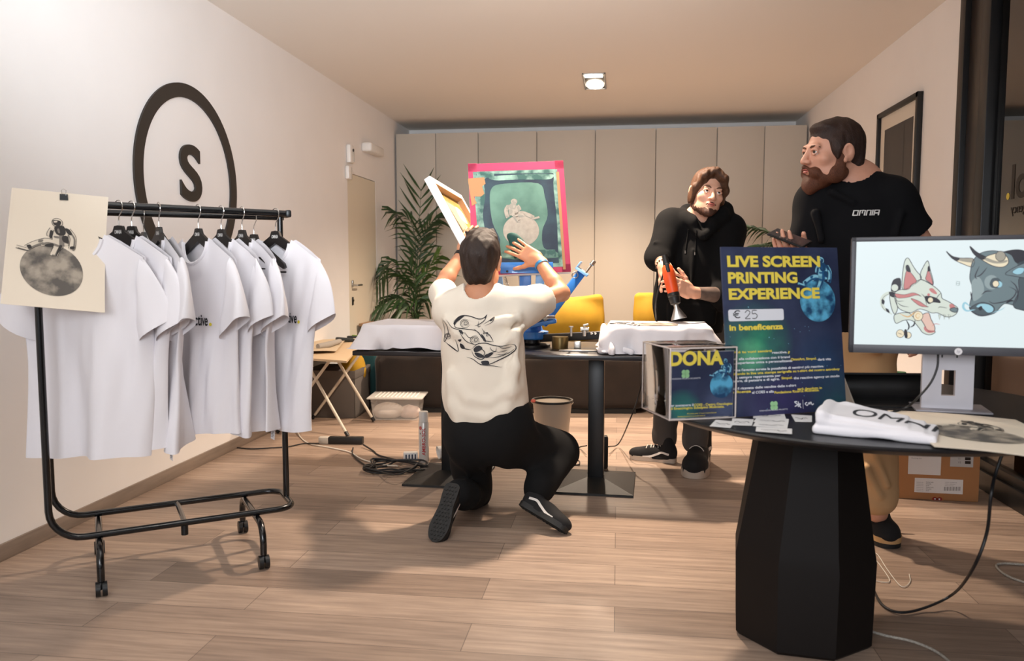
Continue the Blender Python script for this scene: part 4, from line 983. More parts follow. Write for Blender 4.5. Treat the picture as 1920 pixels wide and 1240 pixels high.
# ------------------------------------------------------------------ clothes rack at the left
RA = Vector((-1.872, 2.590, 0)); ra = Vector((0.812, 0.584, 0)).normalized(); rb = Vector((-ra.y, ra.x, 0))
def rk(a, b, z): return RA+ra*a+rb*b+Vector((0, 0, z))
M_RACK = mat('rack_black', '#0c0d0f', 0.22, coat=0.3)
rack = thing('clothes_rack', 'black tubular clothes rack on casters holding white t-shirts', 'clothes rack', rk(0.28, 0.14, 0)[:])
zr, BZ, BZ2 = 0.19, 1.387, 1.372; wd = 0.285
def arc(c, u, v, r, a0, a1, n=7): return [Vector(c)+Vector(u)*r*math.cos(R(a0+(a1-a0)*i/n))+Vector(v)*r*math.sin(R(a0+(a1-a0)*i/n)) for i in range(n+1)]
Zv = Vector((0, 0, 1))
path = [rk(-0.145, 0.0, BZ)] + arc(rk(-0.035, 0.0, zr+0.11), ra, Zv, 0.11, 180, 270) + arc(rk(0.645, 0.07, zr), ra, rb, 0.07, -90, 0) + arc(rk(0.645, wd-0.07, zr), ra, rb, 0.07, 0, 90) + arc(rk(-0.035, wd, zr+0.11), ra, Zv, 0.11, 270, 180) + [rk(-0.145, wd, BZ2)]
MB().tube(path, 0.0125, 12).build('base_frame', M_RACK, rack, True)
BF0, BF1 = rk(-0.175, 0.0, BZ), rk(0.735, 0.135, BZ-0.008)
BR0, BR1 = rk(-0.175, wd, BZ2), rk(0.735, 0.170, BZ2-0.006)
MB().cyl(BF0, BF1, 0.0135).build('hanging_bar', M_RACK, rack, True)
MB().cyl(BR0, BR1, 0.0125).build('hanging_bar', M_RACK, rack, True)
rp = MB(); rp.cyl(rk(0.715, 0.150, zr), rk(0.715, 0.150, 0.62), 0.0125); rp.cyl(rk(0.715, 0.150, 0.62), rk(0.715, 0.150, BZ), 0.0115); rp.build('upright_post', M_RACK, rack, True)
MB().box(rk(0.745, 0.152, BZ-0.008), (0.022, 0.07, 0.03), 0.006, rot=(0, 0, math.atan2(ra.y, ra.x))).build('end_joint', M_BLK, rack, True)
for a, bs, be in ((0.010, -0.105, 0.365), (0.568, -0.112, 0.358)):
    zz = zr-0.024
    pts = [rk(a, bs, 0.055), rk(a, bs, zz-0.07)] + [rk(a, bs+0.07-0.07*math.cos(t), zz-0.07+0.07*math.sin(t)) for t in (0.4, 0.8, 1.2, 1.57)] + [rk(a, be-0.07+0.07*math.sin(t), zz-0.07+0.07*math.cos(t)) for t in (0, 0.4, 0.8, 1.2, 1.57)] + [rk(a, be, 0.055)]
    lg_ = MB().tube(pts, 0.0130, 10).build('leg_hoop', M_RACK, rack, True)
    for b in (bs, be):
        w = MB(); c = rk(a, b, 0.026)
        for s in (-0.011, 0.011): w.cyl(c+ra*(s-0.008), c+ra*(s+0.008), 0.026, n=18)
        w.box(c+Vector((0, 0, 0.012)), (0.022, 0.03, 0.03), 0.008); w.cyl(c+Vector((0, 0, 0.02)), c+Vector((0, 0, 0.05)), 0.009)
        w.build('caster', M_BLK, lg_, True)
MB().tube([rk(0.30, 0.0, zr), rk(0.30, wd, zr)], 0.0105).build('cross_tube', M_RACK, rack, True)
cs = MB(); cs.cyl(rk(0.30, 0.012, zr), rk(0.30, 0.012, zr-0.05), 0.013); cs.build('stub', M_BLK, rack, True)

# --- hangers and t-shirts
M_HANG = mat('hanger_black', '#1d1a19', 0.42); M_WPRINT = mat('white_print', '#d9d6d2', 0.6); M_TAGW = mat('care_label', '#e6e4e6', 0.6)
M_TAGINK = mat('tag_ink', '#7b7a80', 0.7); M_YDOT = mat('yellow_dot', '#e0cf3e', 0.7)
rv = Vector((-0.50, 0.866, 0)); rr = Vector((0.866, 0.50, 0))
def hang(px, rear, th, slide=0.0):
    """-> hanger frame: x along the shoulders (right end nearer for th>0), y away, z up; origin at the hanger's top"""
    a0, a1 = (BR0, BR1) if rear else (BF0, BF1)
    n = (a1-a0).cross(Zv).normalized()
    p = onP(px, 393, a0, n); t = (p-a0).dot((a1-a0).normalized()); q = a0+(a1-a0).normalized()*t
    th = R(th); X = rr*math.cos(th)-rv*math.sin(th); Y = Vector((-X.y, X.x, 0))
    return q, math.atan2(X.y, X.x)
def make_hanger(label, q, yaw, drop=0.075):
    t = thing('coat_hanger', label, 'hanger', (q.x, q.y, q.z-drop), (0, 0, yaw), 'black hangers on the clothes rack')
    half = [(0.0, 0.004), (0.019, 0.002), (0.028, -0.018), (0.075, -0.046), (0.190, -0.116), (0.197, -0.132), (0.186, -0.138), (0.060, -0.078), (0.0, -0.046)]
    poly = half + [(-x, z) for x, z in half[::-1] if x > 0]
    b = MB(); b.prism(poly, lambda u, v, w: Vector((u, w-0.0055, v)), 0.011); b.build('body', M_HANG, t, ang=25)
    h = MB(); hp = [(0, 0, -0.004), (0, 0, drop-0.042), (0.016, 0, drop-0.018), (0.0195, 0, drop), (0.012, 0, drop+0.017), (-0.003, 0, drop+0.0195), (-0.016, 0, drop+0.011), (-0.019, 0, drop-0.004)]
    h.tube(smooth_pts(hp, 4), 0.0019, 7); h.build('hook', M_CHROME, t)
    MB().cyl((-0.195, 0, -0.150), (0.195, 0, -0.150), 0.004).build('trouser_bar', M_HANG, t)
    a = Art(); a.text('OMNIA', 0, -0.026, 0.013, 0, 1, 0.034, 0.03, 0.2, 'C'); a.build('print', [M_WPRINT], plane_fn((0, -0.0058, 0), (1, 0, 0), (0, 0, 1), (0, -1, 0)), t)
    return t
def make_shirt(label, q, yaw, seed, length=0.76, gather=0.75, depth=0.05, text=None, sleeve=1.0, tag_=False, sink=0.106, group='white tees on the rack', lean=0.0, slide=0.0):
    rg_ = random.Random(seed)
    t = thing('t_shirt', label, 't-shirt', (q.x, q.y, q.z-sink), (0, lean, yaw), group)
    ks = [(rg_.uniform(14, 20), rg_.uniform(0, 6.3)), (rg_.uniform(24, 36), rg_.uniform(0, 6.3)), (rg_.uniform(8, 12), rg_.uniform(0, 6.3))]
    ph = [rg_.uniform(0, 6.3) for _ in range(4)]
    W0 = 0.258
    def fold(x, z):
        k = min(1.0, max(0.0, -z/length)); rm = k**0.8
        return depth*rm*(0.72*math.sin(ks[0][0]*x+ks[0][1]+1.2*math.sin(3*z+ph[0]))+0.36*math.sin(ks[1][0]*x+ks[1][1]+1.1*z)+0.5*math.sin(ks[2][0]*x+ks[2][1]))*(1.0 if abs(x) < W0 else 1) + (0.004*math.sin(52*x+9*z+ph[1])+0.0025*math.sin(88*x-14*z+ph[3]))*min(1, rm*3)*(0.6+0.4*math.sin(7*z+ph[2]))
    def gx(x, z):
        k = min(1.0, max(0.0, (-z-0.08)/(length*0.5))); k = k*k*(3-2*k)
        return x*(1-(1-gather)*k) + 0.012*math.sin(7*z+ph[3])*k
    def top(x, front):
        ax = abs(x)
        if ax < 0.088: return -(0.098 if front else 0.016)*math.sqrt(max(0, 1-(ax/0.088)**2))
        if ax < 0.232: return -0.082*((ax-0.088)/0.144)**1.1
        return -0.082-0.16*((ax-0.232)/(W0-0.232))**0.7
    nx, nz = 57, 34
    xs = [W0*math.sin(math.pi/2*(2*i/(nx-1)-1))*0.55+W0*(2*i/(nx-1)-1)*0.45 for i in range(nx)]
    b = MB(); rows = []
    for front in (True, False):
        g = []
        for x in xs:
            zt = top(x, front); col = []
            for j in range(nz):
                v = j/(nz-1); z = zt+(-length-0.012*math.sin(9*x+ph[1])-zt)*v
                k = min(1, max(0, -z/length))
                thick = (0.014+0.028*k)*math.sqrt(max(0, 1-(x/W0)**2)) + 0.001
                y = (-thick if front else thick)+fold(x, z)
                if front and abs(x) < 0.09 and z > -0.14: y -= 0.010*(1-(x/0.09)**2)
                col.append((gx(x, z), y, z))
            g.append(col)
        off = len(b.v); b.v += [p for c in g for p in c]
        for i in range(nx-1):
            for j in range(nz-1):
                f = [off+i*nz+j, off+i*nz+j+1, off+(i+1)*nz+j+1, off+(i+1)*nz+j]
                b.f.append(f if front else f[::-1]); b.mi.append(0)
        rows.append(off)
    for i, s in ((0, 1), (nx-1, -1)):
        for j in range(nz-1):
            f = [rows[0]+i*nz+j, rows[1]+i*nz+j, rows[1]+i*nz+j+1, rows[0]+i*nz+j+1]; b.f.append(f if s > 0 else f[::-1]); b.mi.append(0)
    # sleeves: open tubes that hang from the armholes
    n = 22
    for s in (-1, 1):
        sw = rg_.uniform(-0.012, 0.012); ns = 12; off = len(b.v)
        for k in range(ns+1):
            u = k/ns; cx = 0.216+0.070*u*sleeve; cz = -0.163-0.165*u-0.01*u*u
            hw = 0.084+0.008*u; tk = 0.017+0.020*u
            dx, dz = 0.06+0.80*u, 1.0-0.50*u; dl = math.hypot(dx, dz); dx /= dl; dz /= dl     # section direction turns across the sleeve
            for m in range(n):
                a_ = 2*math.pi*m/n; e = math.cos(a_)*hw; y = math.sin(a_)*tk
                y += 0.008*u*math.sin(3*a_+ph[2]) + fold(s*0.25, -0.2)*0.8*u + sw*u*2 + 0.003*math.sin(6*u+2*a_+ph[0])
                px_ = cx+e*dx; pz_ = cz+e*dz
                b.v.append((gx(s*px_, pz_)*1.0, y, pz_))
        for k in range(ns):
            for m in range(n):
                f = [off+k*n+m, off+k*n+(m+1) % n, off+(k+1)*n+(m+1) % n, off+(k+1)*n+m]; b.f.append(f if s < 0 else f[::-1]); b.mi.append(0)
    body = b.build('fabric', M_TEE, t, ang=180, fix=False)
    nb = MB(); pts = []
    for i in range(15):
        x = 0.087*math.sin(math.pi*(i/14-0.5)); z = top(x, True); pts.append((gx(x, z), -0.016-0.010*(1-(x/0.09)**2)+fold(x, z), z-0.004))
    nb.tube(pts, 0.0075, 6, flat=(0, 0, 1)); nb.build('neckband', M_TEE, t)
    if text:
        M = WORLD[body.name]; bv = BVHTree.FromPolygons([v.co.copy() for v in body.data.vertices], [list(p.vertices) for p in body.data.polygons])
        a = Art(); a.text('reactive', text[0], -0.335, 0.042, 0, 1, text[1], 0.02); a.disc(text[0]+text[1]+0.012, -0.330, 0.0065, 0.0065, 1, 1, 12)
        f0 = cast_fn(bv, (0, 0, 0), (1, 0, 0), (0, 0, 1), (0, 1, 0)); a.build('print', [M_INK, M_YDOT], f0, t, lift=0.0009, maxlen=0.008)
    if tag_:
        x = tag_; z = -length; p = Vector((gx(x, z), fold(x, z)-0.004, z-0.018))
        l = MB().box(p, (0.026, 0.0012, 0.042), rot=(0, 0.12, 0)).build('care_tag', M_TAGW, t)
        a = Art()
        for k in range(5): a.rect(-0.010, 0.012-k*0.006, 0.006+0.003*(k % 2), 0.0145-k*0.006, 0)
        a.build('print', [M_TAGINK], plane_fn(p+Vector((0, -0.0007, 0)), (1, 0, -0.12), (0.12, 0, 1), (0, -1, 0)), l)
    return t
shirts = [  # px of hook, rear bar, turn, hanger label, shirt label, options
    (152, 0, 30, 'black hanger of the leftmost tee, mostly behind the hanging moon poster', 'leftmost white tee, hanging widest, behind the cream moon poster', dict(seed=11, gather=0.93, depth=0.044, length=0.80)),
    (222, 0, 44, 'black hanger just right of the hanging moon poster', 'white tee second from the left with its sleeve beside the poster', dict(seed=2, gather=0.80, depth=0.045, length=0.78)),
    (246, 0, 50, 'black hanger with its long right arm showing bare, right of the poster', None, {}),
    (297, 0, 70, 'black hanger seen edge-on in front of the emblem ring', 'white tee hung edge-on before the emblem ring, with a hem tag', dict(seed=4, gather=0.72, depth=0.045, tag_=0.20, length=0.78)),
    (371, 0, 62, 'black hanger of the lettered tee in the middle of the rack', 'white tee with dark chest lettering in the middle of the rack', dict(seed=5, gather=0.74, depth=0.030, text=(-0.030, 0.125), length=0.76)),
    (414, 0, 60, 'black hanger just right of the middle lettered tee', 'plain white tee just right of the middle lettered tee', dict(seed=6, gather=0.70, depth=0.045, length=0.76)),
    (453, 0, 64, 'black hanger third from the right end of the rack', 'plain white tee with a hem tag, left neighbour of the rightmost tee', dict(seed=8, gather=0.68, depth=0.045, tag_=0.19, length=0.76)),
    (475, 1, 58, 'black hanger on the rear bar near the right end', None, {}),
    (516, 0, 50, 'rightmost black hanger at the right end of the rack', 'rightmost white tee with dark chest lettering and a yellow full stop', dict(seed=9, gather=0.76, depth=0.028, text=(-0.005, 0.140), length=0.765)),
    (268, 1, 74, 'black hanger on the rear bar left of the emblem ring', None, {}),
]
for px, rear, th, hl, sl, op in shirts:
    q, yaw = hang(px, rear, th); make_hanger(hl, q, yaw)
    if sl: make_shirt(sl, q, yaw, **op)

# --- cream poster clipped to the left end of the bar
pn = (BF1-BF0).cross(Zv).normalized(); p0 = BF0 + (pn if pn.dot(Vector((0, 0, 1.2))-BF0) > 0 else -pn)*0.016
pnn = pn if pn.dot(Vector((0, 0, 1.2))-BF0) > 0 else -pn
PC = [onP(22, 352, p0, pn), onP(203, 370, p0, pn), onP(182, 583, p0, pn), onP(-3, 568, p0, pn)]
def hp_fn(u, v, l=0.0):   # u right, v down
    q = PC[0]*(1-u)*(1-v)+PC[1]*u*(1-v)+PC[2]*u*v+PC[3]*(1-u)*v
    return q + pnn*((0.05*v+0.10*v*v)*(0.55+0.45*u) + 0.010*math.sin(math.pi*u)*v + l + 0.002)
hpst = tag(link_mesh('hanging_poster', MB().sheet(lambda u, v: hp_fn(u, v), 20, 20, 0.0008).mesh('hanging_poster', M_CREAM), None, True, loc=hp_fn(0.5, 0)[:]), 'cream moon poster clipped to the left end of the rack bar', 'poster')
def px2uv(px, py):
    u, v = 0.5, 0.5
    TL, TR, BRr, BL = np.array((22, 352)), np.array((203, 370)), np.array((182, 583)), np.array((-3, 568))
    for _ in range(12):
        f = TL*(1-u)*(1-v)+TR*u*(1-v)+BRr*u*v+BL*(1-u)*v-np.array((px, py))
        J = np.stack([-(1-v)*TL+(1-v)*TR+v*BRr-v*BL, -(1-u)*TL-u*TR+u*BRr+(1-u)*BL], 1); d = np.linalg.solve(J, -f); u += d[0]; v += d[1]
    return u, v
c = px2uv(89.5, 508)
hA = Art(); astronaut(hA, 0, 0, 1, 0, 1, 2, 3, 1, 1, 1.0, [(0.15, 0.25, 0.42, 0.32, 0.5), (0.45, -0.35, 0.35, 0.28, 0.2), (-0.68, -0.28, 0.12, 0.10, 0), (-0.26, -0.12, 0.06, 0.06, 0), (0.25, -0.42, 0.14, 0.1, 0), (0.72, 0.05, 0.2, 0.3, 0.3)])
hA.build('print', [M_MOONG, M_SUIT, M_PD, M_PM], lambda x, y, l: hp_fn(*px2uv(89.5+57*x-2*y, 506-47*y+4.5*x), l), hpst, True, lift=0.0022, step=0.0004, maxlen=0.25)
cl = thing('binder_clip', 'black binder clip holding the cream moon poster to the rack bar', 'clip', hp_fn(0.52, 0.0)[:])
cc = hp_fn(0.525, 0.035); ya = math.atan2((BF1-BF0).y, (BF1-BF0).x)
b = MB(); b.prism([(-0.013, -0.012), (0.013, -0.012), (0.012, 0.009), (-0.012, 0.009)], lambda u, v, w: cc+(BF1-BF0).normalized()*u+Zv*v+pnn*(0.0015+w), 0.004); b.build('body', M_BLK, cl, True)
w = MB(); e = (BF1-BF0).normalized()
for s in (1,): w.tube([cc+e*(-0.006)+Zv*0.004+pnn*0.007, cc+e*(-0.007)+Zv*0.022+pnn*0.009, cc+e*0.0+Zv*0.026+pnn*0.009, cc+e*0.007+Zv*0.022+pnn*0.009, cc+e*0.006+Zv*0.004+pnn*0.007], 0.0009, 6)
w.build('wire_lever', M_CHROME, cl, True)
# ------------------------------------------------------------------ the press table
PT = 0.730
M_PT = mat('press_table_black', '#232225', 0.28)
pt = thing('press_table', 'long black table on two pedestals carrying the screen printing press', 'table', (-0.505, 4.22, 0), (0, 0, -0.045))
MB().box((0, 0, PT-0.012), (1.66, 0.70, 0.024), 0.004).build('tabletop', M_PT, pt)
M_BASE = mat('base_plate_black', '#1a1917', 0.45, bump=0.3, bscale=500)
for x in (-0.405, 0.398):
    c = MB(); c.box((x, 0, 0.345), (0.082, 0.082, PT-0.024-0.005), 0.004); c.box((x, 0, PT-0.030), (0.30, 0.40, 0.010)); pl_ = c.build('pedestal', M_BLACKM, pt)
    b = MB(); w, d = 0.205, 0.235
    b.add([(x-w, -d, 0), (x+w, -d, 0), (x+w, d, 0), (x-w, d, 0), (x-w, -d, 0.012), (x+w, -d, 0.012), (x+w, d, 0.012), (x-w, d, 0.012), (x-0.045, -0.045, 0.045), (x+0.045, -0.045, 0.045), (x+0.045, 0.045, 0.045), (x-0.045, 0.045, 0.045)],
          [[3, 2, 1, 0], [0, 1, 5, 4], [1, 2, 6, 5], [2, 3, 7, 6], [3, 0, 4, 7], [4, 5, 9, 8], [5, 6, 10, 9], [6, 7, 11, 10], [7, 4, 8, 11], [8, 9, 10, 11]])
    b.build('base_plate', M_BASE, pt, ang=5)

# ------------------------------------------------------------------ screen printing press
M_BLUE = mat('press_blue', '#2f74c4', 0.35, coat=0.2); M_BLUEL = mat('press_light_blue', '#7fb2e8', 0.3, coat=0.3)
pr_ = thing('printing_press', 'blue and black tabletop screen printing press with raised arms on the long black table', 'printing press', (-0.46, 4.24, PT))
hubc = Vector((-0.46, 4.26, 0.80))
b = MB(); b.lathe([(0.10, PT+0.001), (0.10, PT+0.012), (0.045, PT+0.02), (0.042, 0.775), (0.0, 0.775)], (hubc.x, hubc.y, 0), 28); b.build('pedestal', M_BLK, pr_, True)
b = MB(); b.lathe([(0.085, 0.772), (0.09, 0.778), (0.09, 0.812), (0.06, 0.818), (0.05, 0.85), (0.0, 0.852)], (hubc.x, hubc.y, 0), 28); b.build('hub', M_BLUE, pr_, True)
def beam(mb, a, b, w, h, up=(0, 0, 1), bev=0.003):
    a = Vector(a); b = Vector(b); d = (b-a); L = d.length; x = d.normalized(); y = Vector(up).cross(x).normalized(); z = x.cross(y)
    return mb.box((0, 0, 0), (L, w, h), bev, M=frame((a+b)/2, x, y, z))
# platen arms (black bars left and right) with steel brackets
RBe = onY(1240, 623, 4.12); LBe = onY(740, 620, 4.20)
beam(MB(), hubc+Vector((0.05, -0.03, -0.022)), RBe, 0.052, 0.040).build('platen_arm', M_BLK, pr_, True)
beam(MB(), hubc+Vector((-0.05, 0, -0.022)), LBe, 0.052, 0.040).build('platen_arm', M_BLK, pr_, True)
b = MB(); p = onY(1083, 640, 4.12); b.box((p.x, p.y, (PT+0.775)/2), (0.034, 0.05, 0.775-PT-0.002), 0.003); b.build('support_bracket', M_STEEL, pr_, True)
for px in (1109, 1116): p = onY(px, 625, 4.085); MB().lathe([(0.007, 0), (0.007, 0.006), (0.003, 0.009), (0, 0.009)], (0, 0, 0), 12, M=Matrix.Translation(p) @ Matrix.Rotation(R(90), 4, 'X')).build('bolt', M_CHROME, pr_, True)
b = MB(); p = onY(1071, 612, 4.12); b.cyl((p.x, p.y, 0.80), (p.x, p.y, 0.848), 0.006); b.cyl((p.x, p.y, 0.846), (p.x, p.y, 0.852), 0.012); b.build('stop_bolt', M_STEEL, pr_, True)
b = MB(); p = onY(1096, 612, 4.14); b.cyl((p.x-0.02, p.y, 0.835), (p.x+0.022, p.y, 0.835), 0.012); b.cyl((p.x, p.y, 0.80), (p.x, p.y, 0.848), 0.011); b.cyl((p.x-0.006, p.y, 0.855), (p.x+0.02, p.y, 0.862), 0.006); b.build('micro_knob', M_STEEL, pr_, True)
b = MB(); p = onY(1050, 645, 4.16); b.lathe([(0.042, PT+0.001), (0.045, PT+0.06), (0.043, PT+0.064)], (p.x, p.y, 0), 24)
tin = tag(b.build('ink_tin', mat('brass_tin', '#6d5a34', 0.35, 0.7), None, True, loc=(p.x, p.y, PT)), 'brass coloured ink tin standing on the black table under the press arm', 'tin')
b = MB(); q = onY(1085, 653, 4.05); b.box((q.x, q.y, PT+0.004), (0.20, 0.05, 0.006), 0.002); 
sq = tag(b.build('squeegee', M_STEEL, None, True, loc=(q.x, q.y, PT)), 'flat steel squeegee blade lying on the black table', 'tool')
# print arms
def head(name, P0, P1, m, par, knob=True, wid=0.12, screen_bar=None):
    a = beam(MB(), P0, P1, 0.045, 0.028, up=(0, 1, 0.3)).build(name, m, par, True)
    d = (P1-P0).normalized(); s = d.cross(Vector((0, 1, 0))).normalized()
    return a, d, s
# pivots along the hub
piv = MB()
for px, py in ((1003, 603), (1030, 597), (1012, 600)): p = onY(px, py, 4.16); piv.cyl(p+Vector((-0.02, -0.02, 0)), p+Vector((0.02, 0.02, 0)), 0.016, n=14); 
piv.build('pivot', M_STEEL, pr_, True)
b = MB(); beam(b, onY(990, 612, 4.16), onY(1043, 602, 4.16), 0.06, 0.020); beam(b, onY(1000, 600, 4.2), onY(1036, 593, 4.2), 0.05, 0.012); b.build('arm_bracket', M_BLUE, pr_, True)
# arm raised to the right with an empty clamp
A0, A1 = onY(1018, 608, 4.18), onY(1090, 512, 4.34)
a, d, s = head('print_arm', A0, A1, M_BLUE, pr_)
cl_ = MB(); c = A1; nrm = Vector((d.z, 0, -d.x))
cl_.box((0, 0, 0), (0.016, 0.20, 0.075), 0.002, M=frame(A1+d*0.01, d, Vector((0, 1, 0)), nrm)); cl_.box((0, 0, 0), (0.05, 0.20, 0.006), 0.001, M=frame(A1+d*0.03-nrm*0.04, d, Vector((0, 1, 0)), nrm)); cl_.build('screen_clamp', M_BLUEL, a, True)
b = MB()
for k in (-0.06, 0.0, 0.06): b.cyl(A1+nrm*0.02+Vector((0, k, 0)), A1+nrm*0.02+d*0.085+Vector((0, k, 0)), 0.005); b.cyl(A1+nrm*0.02+d*0.075+Vector((0, k, 0)), A1+nrm*0.02+d*0.10+Vector((0, k, 0)), 0.011)
b.build('clamp_screws', M_STEEL, a, True)
b = MB(); b.tube([A1-d*0.03-nrm*0.02+Vector((0, -0.05, 0))+(d*math.cos(t)+nrm*math.sin(t))*0.018 for t in np.linspace(0, 6.2, 14)], 0.003, 6); b.cyl(A1-d*0.16+nrm*-0.01, A1-d*0.16-nrm*0.07, 0.004); b.build('ring_pin', M_STEEL, a, True)
# arm carrying the pink screen: steep, behind the man's head
S0, S1 = onY(985, 606, 4.20), onY(985, 505, 4.155)
a2 = beam(MB(), S0, S1, 0.060, 0.026, up=(0, 1, 0)).build('print_arm', M_BLUE, pr_, True)
beam(MB(), onY(1009, 604, 4.24), onY(1013, 512, 4.17), 0.045, 0.02, up=(0, 1, 0)).build('brace', M_BLUEL, a2, True)
beam(MB(), onY(945, 598, 4.24), onY(935, 514, 4.19), 0.035, 0.02, up=(0, 1, 0)).build('brace', M_BLUEL, a2, True)
# springs
def spring(a, b, r, n, name, par):
    a = Vector(a); b = Vector(b); d = b-a; x = d.normalized(); y = x.orthogonal().normalized(); z = x.cross(y)
    MB().tube([a+d*(i/(n*8))+(y*math.cos(i*math.pi/4)+z*math.sin(i*math.pi/4))*r for i in range(n*8+1)], 0.0018, 5).build(name, M_STEEL, par, True)
spring(onY(946, 518, 4.16), onY(960, 560, 4.20), 0.006, 16, 'spring', a2); spring(onY(974, 518, 4.16), onY(978, 560, 4.20), 0.006, 16, 'spring', a2)
# the pink-taped screen
ps = thing('pink_taped_screen', 'large printing screen edged with pink tape showing the astronaut stencil, raised on the press', 'screen printing frame', (-0.4914, 4.08, 1.1237), (-0.2722, -0.0408, 0.189))
w, h = 0.5075, 0.6135; tw = 0.046
M_PINK = mat('pink_tape', '#b8325a', 0.5, noise=0.06, nscale=20); M_WFR = mat('white_frame', '#e9e4e0', 0.5)
fb = MB()
for c, d in (((0, 0.02, tw/2), (w, 0.038, tw)), ((0, 0.02, h-tw/2), (w, 0.038, tw)), ((-w/2+tw/2, 0.02, h/2), (tw, 0.038, h-2*tw)), ((w/2-tw/2, 0.02, h/2), (tw, 0.038, h-2*tw))): fb.box(c, d, 0.002)
fb.build('frame', M_WFR, ps)
MB().box((0, 0.004, h/2), (w-0.03, 0.0015, h-0.03)).build('mesh', mat('screen_mesh', '#c3b9a0', 0.6), ps)
def emuls(name, a, b_, sc, pos=(0.4, 0.62)):
    m = bpy.data.materials.new(name); m.use_nodes = True; nt = m.node_tree; bs = nt.nodes['Principled BSDF']; N = nt.nodes.new; L = nt.links.new
    tc = N('ShaderNodeTexCoord'); n = N('ShaderNodeTexNoise'); n.inputs['Scale'].default_value = sc; n.inputs['Detail'].default_value = 4; L(tc.outputs['Object'], n.inputs[0])
    r = N('ShaderNodeValToRGB'); r.color_ramp.elements[0].position = pos[0]; r.color_ramp.elements[1].position = pos[1]; r.color_ramp.elements[0].color = lin(a); r.color_ramp.elements[1].color = lin(b_)
    L(n.outputs[0], r.inputs[0]); L(r.outputs[0], bs.inputs['Base Color']); bs.inputs['Roughness'].default_value = 0.45; return m
M_EM1 = emuls('emulsion_green', '#41665a', '#5f8676', 5); M_EM2 = emuls('emulsion_navy', '#16273a', '#233c49', 9); M_EM3 = emuls('emulsion_streak', '#2c5650', '#8fb3a3', 14); M_SIL = mat('stencil_open', '#a1978a', 0.6, noise=0.12, nscale=40); M_TAPE = mat('brown_tape', '#ab7d52', 0.45); M_GREY = mat('stencil_grey', '#8f8b80', 0.6)
uv = local_uv(ps); pA_ = Art(); U = lambda x, y: uv(x, y)
def up_(pts, mi, l, sm=False): pA_.poly([U(*p) for p in pts], mi, l, sm, 4)
zz = lambda x, y: (640+x/2.8185, 220+y/2.8185)     # coordinates read in the zoomed view
def uz(pts, mi, l, sm=False): up_([zz(*p) for p in pts], mi, l, sm)
# tape border (on the near face)
pA_.rect(-w/2, 0, w/2, tw*0.93, 5, 1); pA_.rect(-w/2, h-tw, w/2, h-0.002, 5, 1); pA_.rect(-w/2, 0, -w/2+tw, h, 5, 1); pA_.rect(w/2-tw, 0, w/2, h, 5, 1)
uz([(695, 290), (1140, 275), (1175, 790), (735, 805)], 2, 2)
uz([(712, 300), (1120, 296), (1160, 770), (760, 790)], 1, 3)
uz([(795, 375), (860, 352), (1040, 350), (1075, 420), (1090, 520), (1062, 600), (1070, 690), (1135, 712), (1140, 742), (850, 745), (840, 650), (800, 560), (785, 450)], 0, 4, True)
uz([(715, 302), (800, 296), (800, 318), (755, 330), (760, 420), (748, 520), (765, 640), (742, 640), (722, 480)], 2, 4, True)
uz([(800, 312), (1090, 300), (1118, 318), (1080, 330), (940, 330), (810, 334)], 2, 5, True); uz([(1120, 345), (1142, 360), (1168, 640), (1178, 770), (1150, 770), (1140, 560)], 2, 4, True)
uz([(845, 705), (1130, 700), (1135, 738), (850, 742)], 2, 5)
uz([(668, 325), (755, 318), (762, 352), (744, 366), (756, 405), (738, 420), (700, 420), (716, 455), (690, 470), (682, 420)], 3, 6)
uz([(1135, 290), (1150, 288), (1186, 805), (1172, 805)], 3, 5)
c = U(*zz(950, 600)); c2 = U(*zz(1045, 600))
r_ = c2[0]-c[0]
astronaut(pA_, c[0], c[1], r_, 4, 4, 6, 7, -1, 7, 0.9, [(0.1, 0.2, 0.3, 0.22, 0.4)])
pA_.build('stencil', [M_EM1, M_EM2, M_EM3, M_TAPE, M_SIL, M_PINK, M_GREY, mat('stencil_soft', '#a59c8f', 0.6)], FRONT(-0.0005), ps, lift=0.0022, step=0.00012)
beam(MB(), onP(938, 503, WORLD[ps.name] @ Vector((0, -0.006, 0)), WORLD[ps.name].to_3x3() @ Vector((0, 1, 0))), onP(1037, 502, WORLD[ps.name] @ Vector((0, -0.006, 0)), WORLD[ps.name].to_3x3() @ Vector((0, 1, 0))), 0.012, 0.058, up=WORLD[ps.name].to_3x3() @ Vector((0, 0, 1))).build('clamp_bar', M_BLUE, a2, True)
b = MB()
for px in (951, 1029): p = onP(px, 509, WORLD[ps.name] @ Vector((0, -0.013, 0)), WORLD[ps.name].to_3x3() @ Vector((0, 1, 0))); b.cyl(p+Vector((0, 0.002, 0)), p-Vector((0, 0.004, 0)), 0.006, n=10); b.build('rivet', M_BLK, a2, True); b = MB()
# the white frame tilted at the left
F0 = onY(800, 333, 4.05); F1 = onY(872, 464, 3.96); F2 = onY(853, 356, 4.50)
fx = (F1-F0).normalized(); fl = (F1-F0).length; fy = (F2-F0); fy = (fy-fx*fy.dot(fx)); fw = fy.length; fy.normalize(); fn_ = fx.cross(fy)
ws = thing('white_screen_frame', 'white framed printing screen seen obliquely, tilted left of the pink-taped screen', 'screen printing frame', F0[:])
WM = frame(F0, fx, fy, fn_); fb = MB(); t_ = 0.036
for c, d in (((fl/2, t_/2, 0), (fl, t_, 0.036)), ((fl/2, fw-t_/2, 0), (fl, t_, 0.036)), ((t_/2, fw/2, 0), (t_, fw-2*t_, 0.036)), ((fl-t_/2, fw/2, 0), (t_, fw-2*t_, 0.036))): fb.box(c, d, 0.002, M=WM)
fb.build('frame', M_WFR, ws, True)
sgn = 1 if fn_.y > 0 else -1
